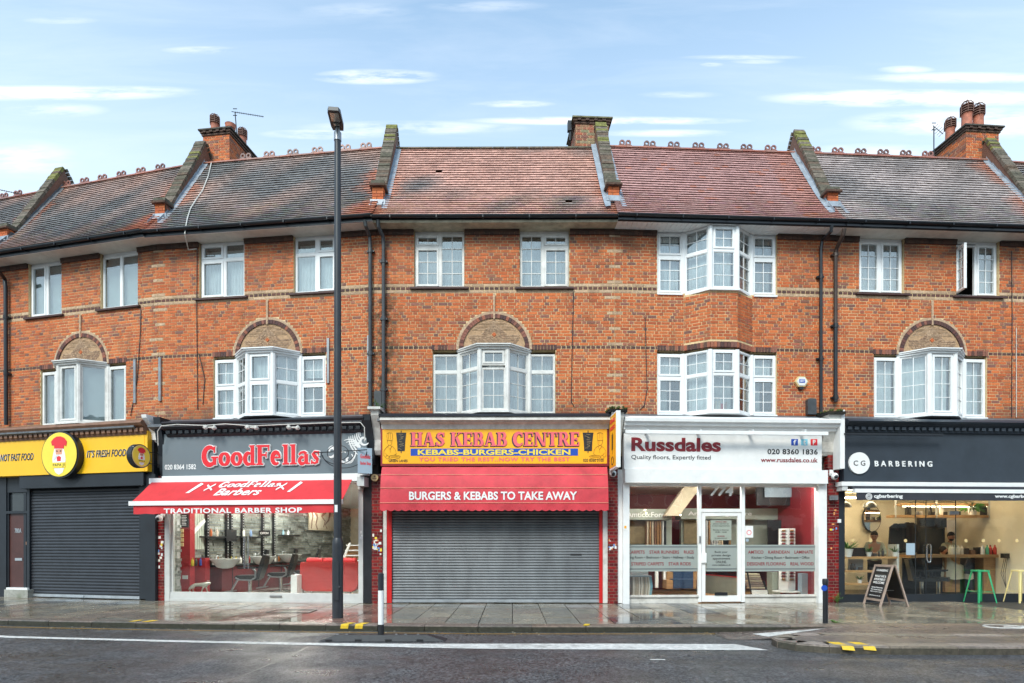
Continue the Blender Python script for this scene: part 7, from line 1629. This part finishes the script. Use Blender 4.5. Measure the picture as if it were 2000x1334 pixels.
for a, b, lab in ((1793,1845,'left'),(1895,1912,'middle'),(1918,1956,'right')):
    t_ = ih(h, 'wall_mirror', 'tall dark-edged mirror standing behind the worktop, %s one' % lab, 'mirror', (a+b)/2, 1083, 2.6, 'mirrors behind the worktop'); u0, u1, z0, z1 = rect(h, a, 1013, b, 1083, -2.7); T = (u0, 2.7, 0); m = M(); ring(m, T, 0, u1-u0, z0, z1, .04, -.03, .01); bh(m, 'frame', 'ink', t_); 
    if lab != 'middle': m = M().tbox(T, .04, u1-u0-.04, -.02, -.01, z0+.04, z1-.04); bh(m, 'glass', 'mirror' if lab == 'none' else 'opp_glass', t_)
    else: bh(M().tbox(T, .04, u1-u0-.04, -.02, -.01, z0+.04, z1-.04), 'backing', 'blue', t_)
t_ = ih(h, 'coat_rail', 'black coats hanging on a rail in the middle of the barber window', 'coats', 1770, 1100, 1.9)
for k in range(8):
    u, z = U(h, 1748+k*7, 1024+R.uniform(-2,4), -1.9); m = M(); w = .17; pts = [(u-.03,z+.04),(u+.03,z+.04),(u+w,z-.06),(u+w+.05,z-.75+R.uniform(-.1,.1)),(u-w-.04,z-.8+R.uniform(-.1,.1)),(u-w,z-.06)]; m.prism(pts, 1.85+.05*k, 1.9+.05*k, 'y'); bh(m, 'coat', 'leather' if k % 2 else 'trousers', t_)
bh(M().tube([(U(h,1745,1025,-1.95)[0],1.95,U(h,1745,1025,-1.95)[1]),(U(h,1800,1025,-1.95)[0],1.95,U(h,1745,1025,-1.95)[1])], .015, 8), 'rail', 'black_metal', t_)
q = at(h, 1800, 1.0); 
def chair2(x, y, rz, label):
    t_ = thing('barber_chair', label, 'chair', (x, y, .03), rz, 'barber chairs at the worktop'); M().lathe((0,0,0), [(.26,0),(.27,.02),(.05,.05)], 20).build('base', 'chrome', t_, smooth=True); M().tube([(0,0,.04),(0,0,.4)], .05, 12).build('pump_column', 'chrome', t_); M().box(-.25,.25,-.25,.25,.42,.52).build('seat', 'leather', t_); M().prism([(.18,.5),(.26,.48),(.36,1.0),(.28,1.02)], -.22,.22,'y').build('backrest', 'leather', t_)
    for sy in (-.28,.28): M().box(-.2,.22,sy-.03,sy+.03,.68,.72).bar((.1,sy,.5),(.1,sy,.68),.03,.03).build('armrest', 'black_metal', t_)
chair2(q[0], q[1], rad(160), 'black leather barber chair just right of the sheet notice'); q = at(h, 1832, 1.1); chair2(q[0], q[1], rad(140), 'black leather barber chair right of the glass door handle')
t_ = ih(h, 'cable_stand', 'black upright stand with trailing hair clipper cables by the white wall', 'stand', 1971, 1150, 1.0); bh(ibox(h, 1969, 1090, 1973, 1150, 1.0, 1.04), 'pole', 'black_metal', t_); bh(ibox(h, 1962, 1081, 1975, 1090, .95, 1.08), 'clipper_holder', 'black_metal', t_); m = M()
for k in range(3): a = U(h, 1962+k*3, 1088, -1); b = U(h, 1955+k*4, 1120, -1); c_ = U(h, 1966, 1148, -1); m.tube([(a[0],1.0,a[1]),(b[0],1.0,b[1]),(c_[0],1.02,c_[1])], .006, 5)
bh(m, 'cable', 'ink', t_)
# small clutter on the back wall and worktop of the navy barber
for k, (a, b, y0, y1, mt) in enumerate(((1826,1838,1016,1028,'ink'),(1844,1849,1012,1030,'ink'),(1850,1866,1016,1040,'white'),(1962,1968,1020,1028,'grey_metal'),(1992,1998,1042,1048,'ink'))):
    m = ibox(h, a, y0, b, y1, 2.55 if a < 1900 else 3.5, 2.58 if a < 1900 else 3.54); solo(h, m, 'wall_print', mt, '%s print on the wall of the navy barber shop' % ('square black','narrow black','framed white','small grey','small black')[k], 'print', 'prints on the barber wall')
for k, (px, w, hh) in enumerate(((1884,9,12),(1897,8,9),(1912,10,14),(1866,7,8),(1936,12,9))):
    m = ibox(h, px, 1083-hh, px+w, 1083, 1.45, 1.65); solo(h, m, 'tool_box', 'ink' if k % 2 == 0 else 'brown_paint', '%s clipper box on the worktop' % ('wide black','low brown','tall black','small brown','far right black')[k], 'box', 'clipper boxes on the worktop')
t_ = ih(h, 'apron', 'dark apron hanging from the edge of the wooden worktop', 'apron', 1893, 1120, 1.2); u, z = U(h, 1893, 1092, -1.2); bh(M().prism([(u-.03,z),(u+.03,z),(u+.12,z-.25),(u+.08,z-.42),(u-.10,z-.40),(u-.11,z-.2)], 1.2, 1.26, 'y'), 'cloth', 'trousers', t_)
# people
def person(label, x, y, z0, rz, pose, top, hair_c='hair', beard=False, scale=1.0, lower='trousers', capeon=False):
    p = thing('person', label, 'person', (x, y, z0), rz); p.scale = (scale,)*3
    J = dict(pel=(0,0,.93), wst=(0,0,1.06), chs=(0,-.01,1.30), nck=(0,0,1.46), hed=(0,-.02,1.55), shL=(.17,0,1.41), shR=(-.17,0,1.41), elL=(.23,.02,1.13), elR=(-.23,.02,1.13), wrL=(.24,-.08,.90), wrR=(-.24,-.08,.90),
             hpL=(.09,0,.90), hpR=(-.09,0,.90), knL=(.10,-.02,.49), knR=(-.10,-.02,.49), anL=(.10,.02,.09), anR=(-.10,.02,.09), toL=(.11,-.14,.04), toR=(-.11,-.14,.04)); J.update(pose)
    def mkskin(names, edges, rads, mat, nm, extra=None):
        ix = {n: i for i, n in enumerate(names)}; vs = [J[n] for n in names]; ed = [(ix[a], ix[b]) for a, b in edges]; rs = list(rads)
        if extra: extra(vs, ed, rs, ix)
        return skin(nm, vs, ed, rs, mat, p, 2)
    def hands(vs, ed, rs, ix):
        for s_, w, e in (('L', 'wrL', 'elL'), ('R', 'wrR', 'elR')):
            W_ = Vector(J[w]); d = (W_-Vector(J[e])).normalized(); side = d.cross(Vector((0,0,1))); side = side.normalized() if side.length > .1 else Vector((1,0,0)); pn = side.cross(d)
            pm = W_+d*.06; k = len(vs); vs.append(tuple(pm)); rs.append((.032,.018)); ed.append((ix[w], k))
            for f, (o_, ln) in enumerate(((-.03,.06),(-.01,.072),(.01,.068),(.028,.052))):
                a = pm+side*o_+d*.03; b = a+d*ln*.55-pn*.01; c = b+(d*.6-pn*.6).normalized()*ln*.45; j = len(vs); vs += [tuple(a), tuple(b), tuple(c)]; rs += [.010,.009,.007]; ed += [(k, j), (j, j+1), (j+1, j+2)]
            a = W_+d*.03-side*.035; b = a+(d-side).normalized()*.035; j = len(vs); vs += [tuple(a), tuple(b)]; rs += [.012,.009]; ed += [(k, j), (j, j+1)]
    mkskin(['pel','wst','chs','nck','hed','shL','elL','wrL','shR','elR','wrR','hpL','knL','anL','toL','hpR','knR','anR','toR'],
      [('pel','wst'),('wst','chs'),('chs','nck'),('nck','hed'),('chs','shL'),('shL','elL'),('elL','wrL'),('chs','shR'),('shR','elR'),('elR','wrR'),('pel','hpL'),('hpL','knL'),('knL','anL'),('anL','toL'),('pel','hpR'),('hpR','knR'),('knR','anR'),('anR','toR')],
      [(.14,.10),(.12,.09),(.15,.10),.05,.052,.05,.038,.026,.05,.038,.026,.075,.052,.035,.03,.075,.052,.035,.03], 'skin', 'body', hands)
    mkskin(['wst','pel','chs','nck','shL','elL','wrL','shR','elR','wrR'], [('pel','wst'),('wst','chs'),('chs','nck'),('chs','shL'),('shL','elL'),('elL','wrL'),('chs','shR'),('shR','elR'),('elR','wrR')], [(.15,.115),(.16,.12),(.175,.125),.065,.072,.055,.042,.072,.055,.042], top, 'top')
    mkskin(['pel','hpL','knL','anL','hpR','knR','anR'], [('pel','hpL'),('hpL','knL'),('knL','anL'),('pel','hpR'),('hpR','knR'),('knR','anR')], [(.15,.115),.092,.068,.052,.092,.068,.052], lower, 'trousers')
    for s_ in 'LR': a = Vector(J['to'+s_]); b = Vector(J['an'+s_]); M().bar(tuple(b+Vector((0,.04,-.05))), tuple(a), .09, .07).build('shoe', 'ink', p)
    hd = Vector(J['hed'])+Vector((0,-.01,.09)); tl = pose.get('tilt', 0); m = M().ball((0,0,0), .1, 16, sz=(.80,.95,1.15)); k0 = 0
    m.bar((0,-.09,.0),(0,-.115,-.025),.022,.04); 
    for sx in (-1, 1): m.ball((sx*.083,.01,-.01), .025, 8, sz=(.4,.8,1.1))
    m.ball((0,-.03,-.075), .055, 10); mt = Matrix.Translation(hd)@Matrix.Rotation(rad(pose.get('turn', 0)), 4, 'Z')@Matrix.Rotation(rad(tl), 4, 'X'); m.xf(mt); hdm = m.build('head', 'skin', p, smooth=True)
    m = M()
    for sx in (-1, 1): m.ball((sx*.032,-.085,.012), .010, 6)
    m.bar((-.022,-.092,-.06),(.022,-.092,-.06),.006,.006); m.xf(mt); m.build('eyes_and_mouth', 'ink', p)
    m = M().ball((0,.015,.03), .104, 16, sz=(.84,.95,1.05)); m.v = [(x, y, max(z, .045-.09*max(0, min(1, (y+.04)/.08)))) for x, y, z in m.v]; m.xf(mt); m.build('hair', hair_c, p, smooth=True)
    if beard: m = M().ball((0,-.035,-.075), .062, 12, sz=(1,.95,.85)); m.xf(mt); m.build('beard', hair_c, p, smooth=True)
    return p
q = at(h, 1708, .95)
person('barber in a beige hoodie standing behind the window shelves, looking down', q[0], q[1], .03, rad(-35), dict(elL=(.25,-.10,1.14), wrL=(.12,-.30,1.16), elR=(-.25,-.06,1.14), wrR=(-.08,-.30,1.18), hed=(0,-.05,1.54), tilt=22, chs=(0,-.02,1.3)), 'hoodie')
q = at(h, 1846, 2.2)
person('barber in a pale T-shirt bending over a draped customer behind the worktop', q[0], q[1], .03, rad(15), dict(chs=(0,-.10,1.30), nck=(0,-.14,1.45), hed=(0,-.17,1.54), shL=(.17,-.10,1.40), shR=(-.17,-.10,1.40), elL=(.24,-.25,1.16), wrL=(.12,-.44,1.14), elR=(-.22,-.22,1.14), wrR=(-.06,-.42,1.12), tilt=18), 'hoodie', beard=True)
q = at(h, 1855, 1.75)
cu = person('customer seated under a cream barber cape at the worktop', q[0], q[1], .03, rad(75), dict(pel=(0,0,.56), wst=(0,.06,.68), chs=(0,.12,.92), nck=(0,.16,1.07), hed=(0,.16,1.14), shL=(.17,.12,1.02), shR=(-.17,.12,1.02), elL=(.22,.0,.80), elR=(-.22,.0,.80), wrL=(.16,-.22,.76), wrR=(-.16,-.22,.76), hpL=(.09,-.04,.54), hpR=(-.09,-.04,.54), knL=(.12,-.42,.55), knR=(-.12,-.42,.55), anL=(.12,-.46,.12), anR=(-.12,-.46,.12), toL=(.12,-.60,.06), toR=(-.12,-.60,.06), tilt=-10), 'cape', beard=True)
m = M(); vs = []; n = 22
for j, (rx, ry_, cy, z) in enumerate(((.07,.07,.15,1.07),(.19,.13,.12,1.0),(.26,.22,.04,.86),(.29,.36,-.08,.72),(.31,.42,-.12,.58),(.30,.42,-.12,.44))):
    for k in range(n): a = 2*math.pi*k/n; w_ = 1+.06*math.sin(k*2.3+j); vs.append((rx*w_*math.cos(a), cy+ry_*w_*math.sin(a), z+.02*math.sin(k*1.7)))
m.add(vs, [(j*n+k, j*n+(k+1) % n, (j+1)*n+(k+1) % n, (j+1)*n+k) for j in range(5) for k in range(n)]); m.build('cape', 'cape', cu, smooth=True)
q = at(h, 1938, 2.0)  # barber's mirror image, built as a third solid figure
person('mirror reflection of the barber in a beige hoodie, built as a standing man at the far right', q[0], q[1], .03, rad(40), dict(elL=(.24,-.10,1.14), wrL=(.10,-.28,1.12), elR=(-.24,-.08,1.14), wrR=(-.08,-.28,1.12), tilt=15), 'hoodie', beard=True)
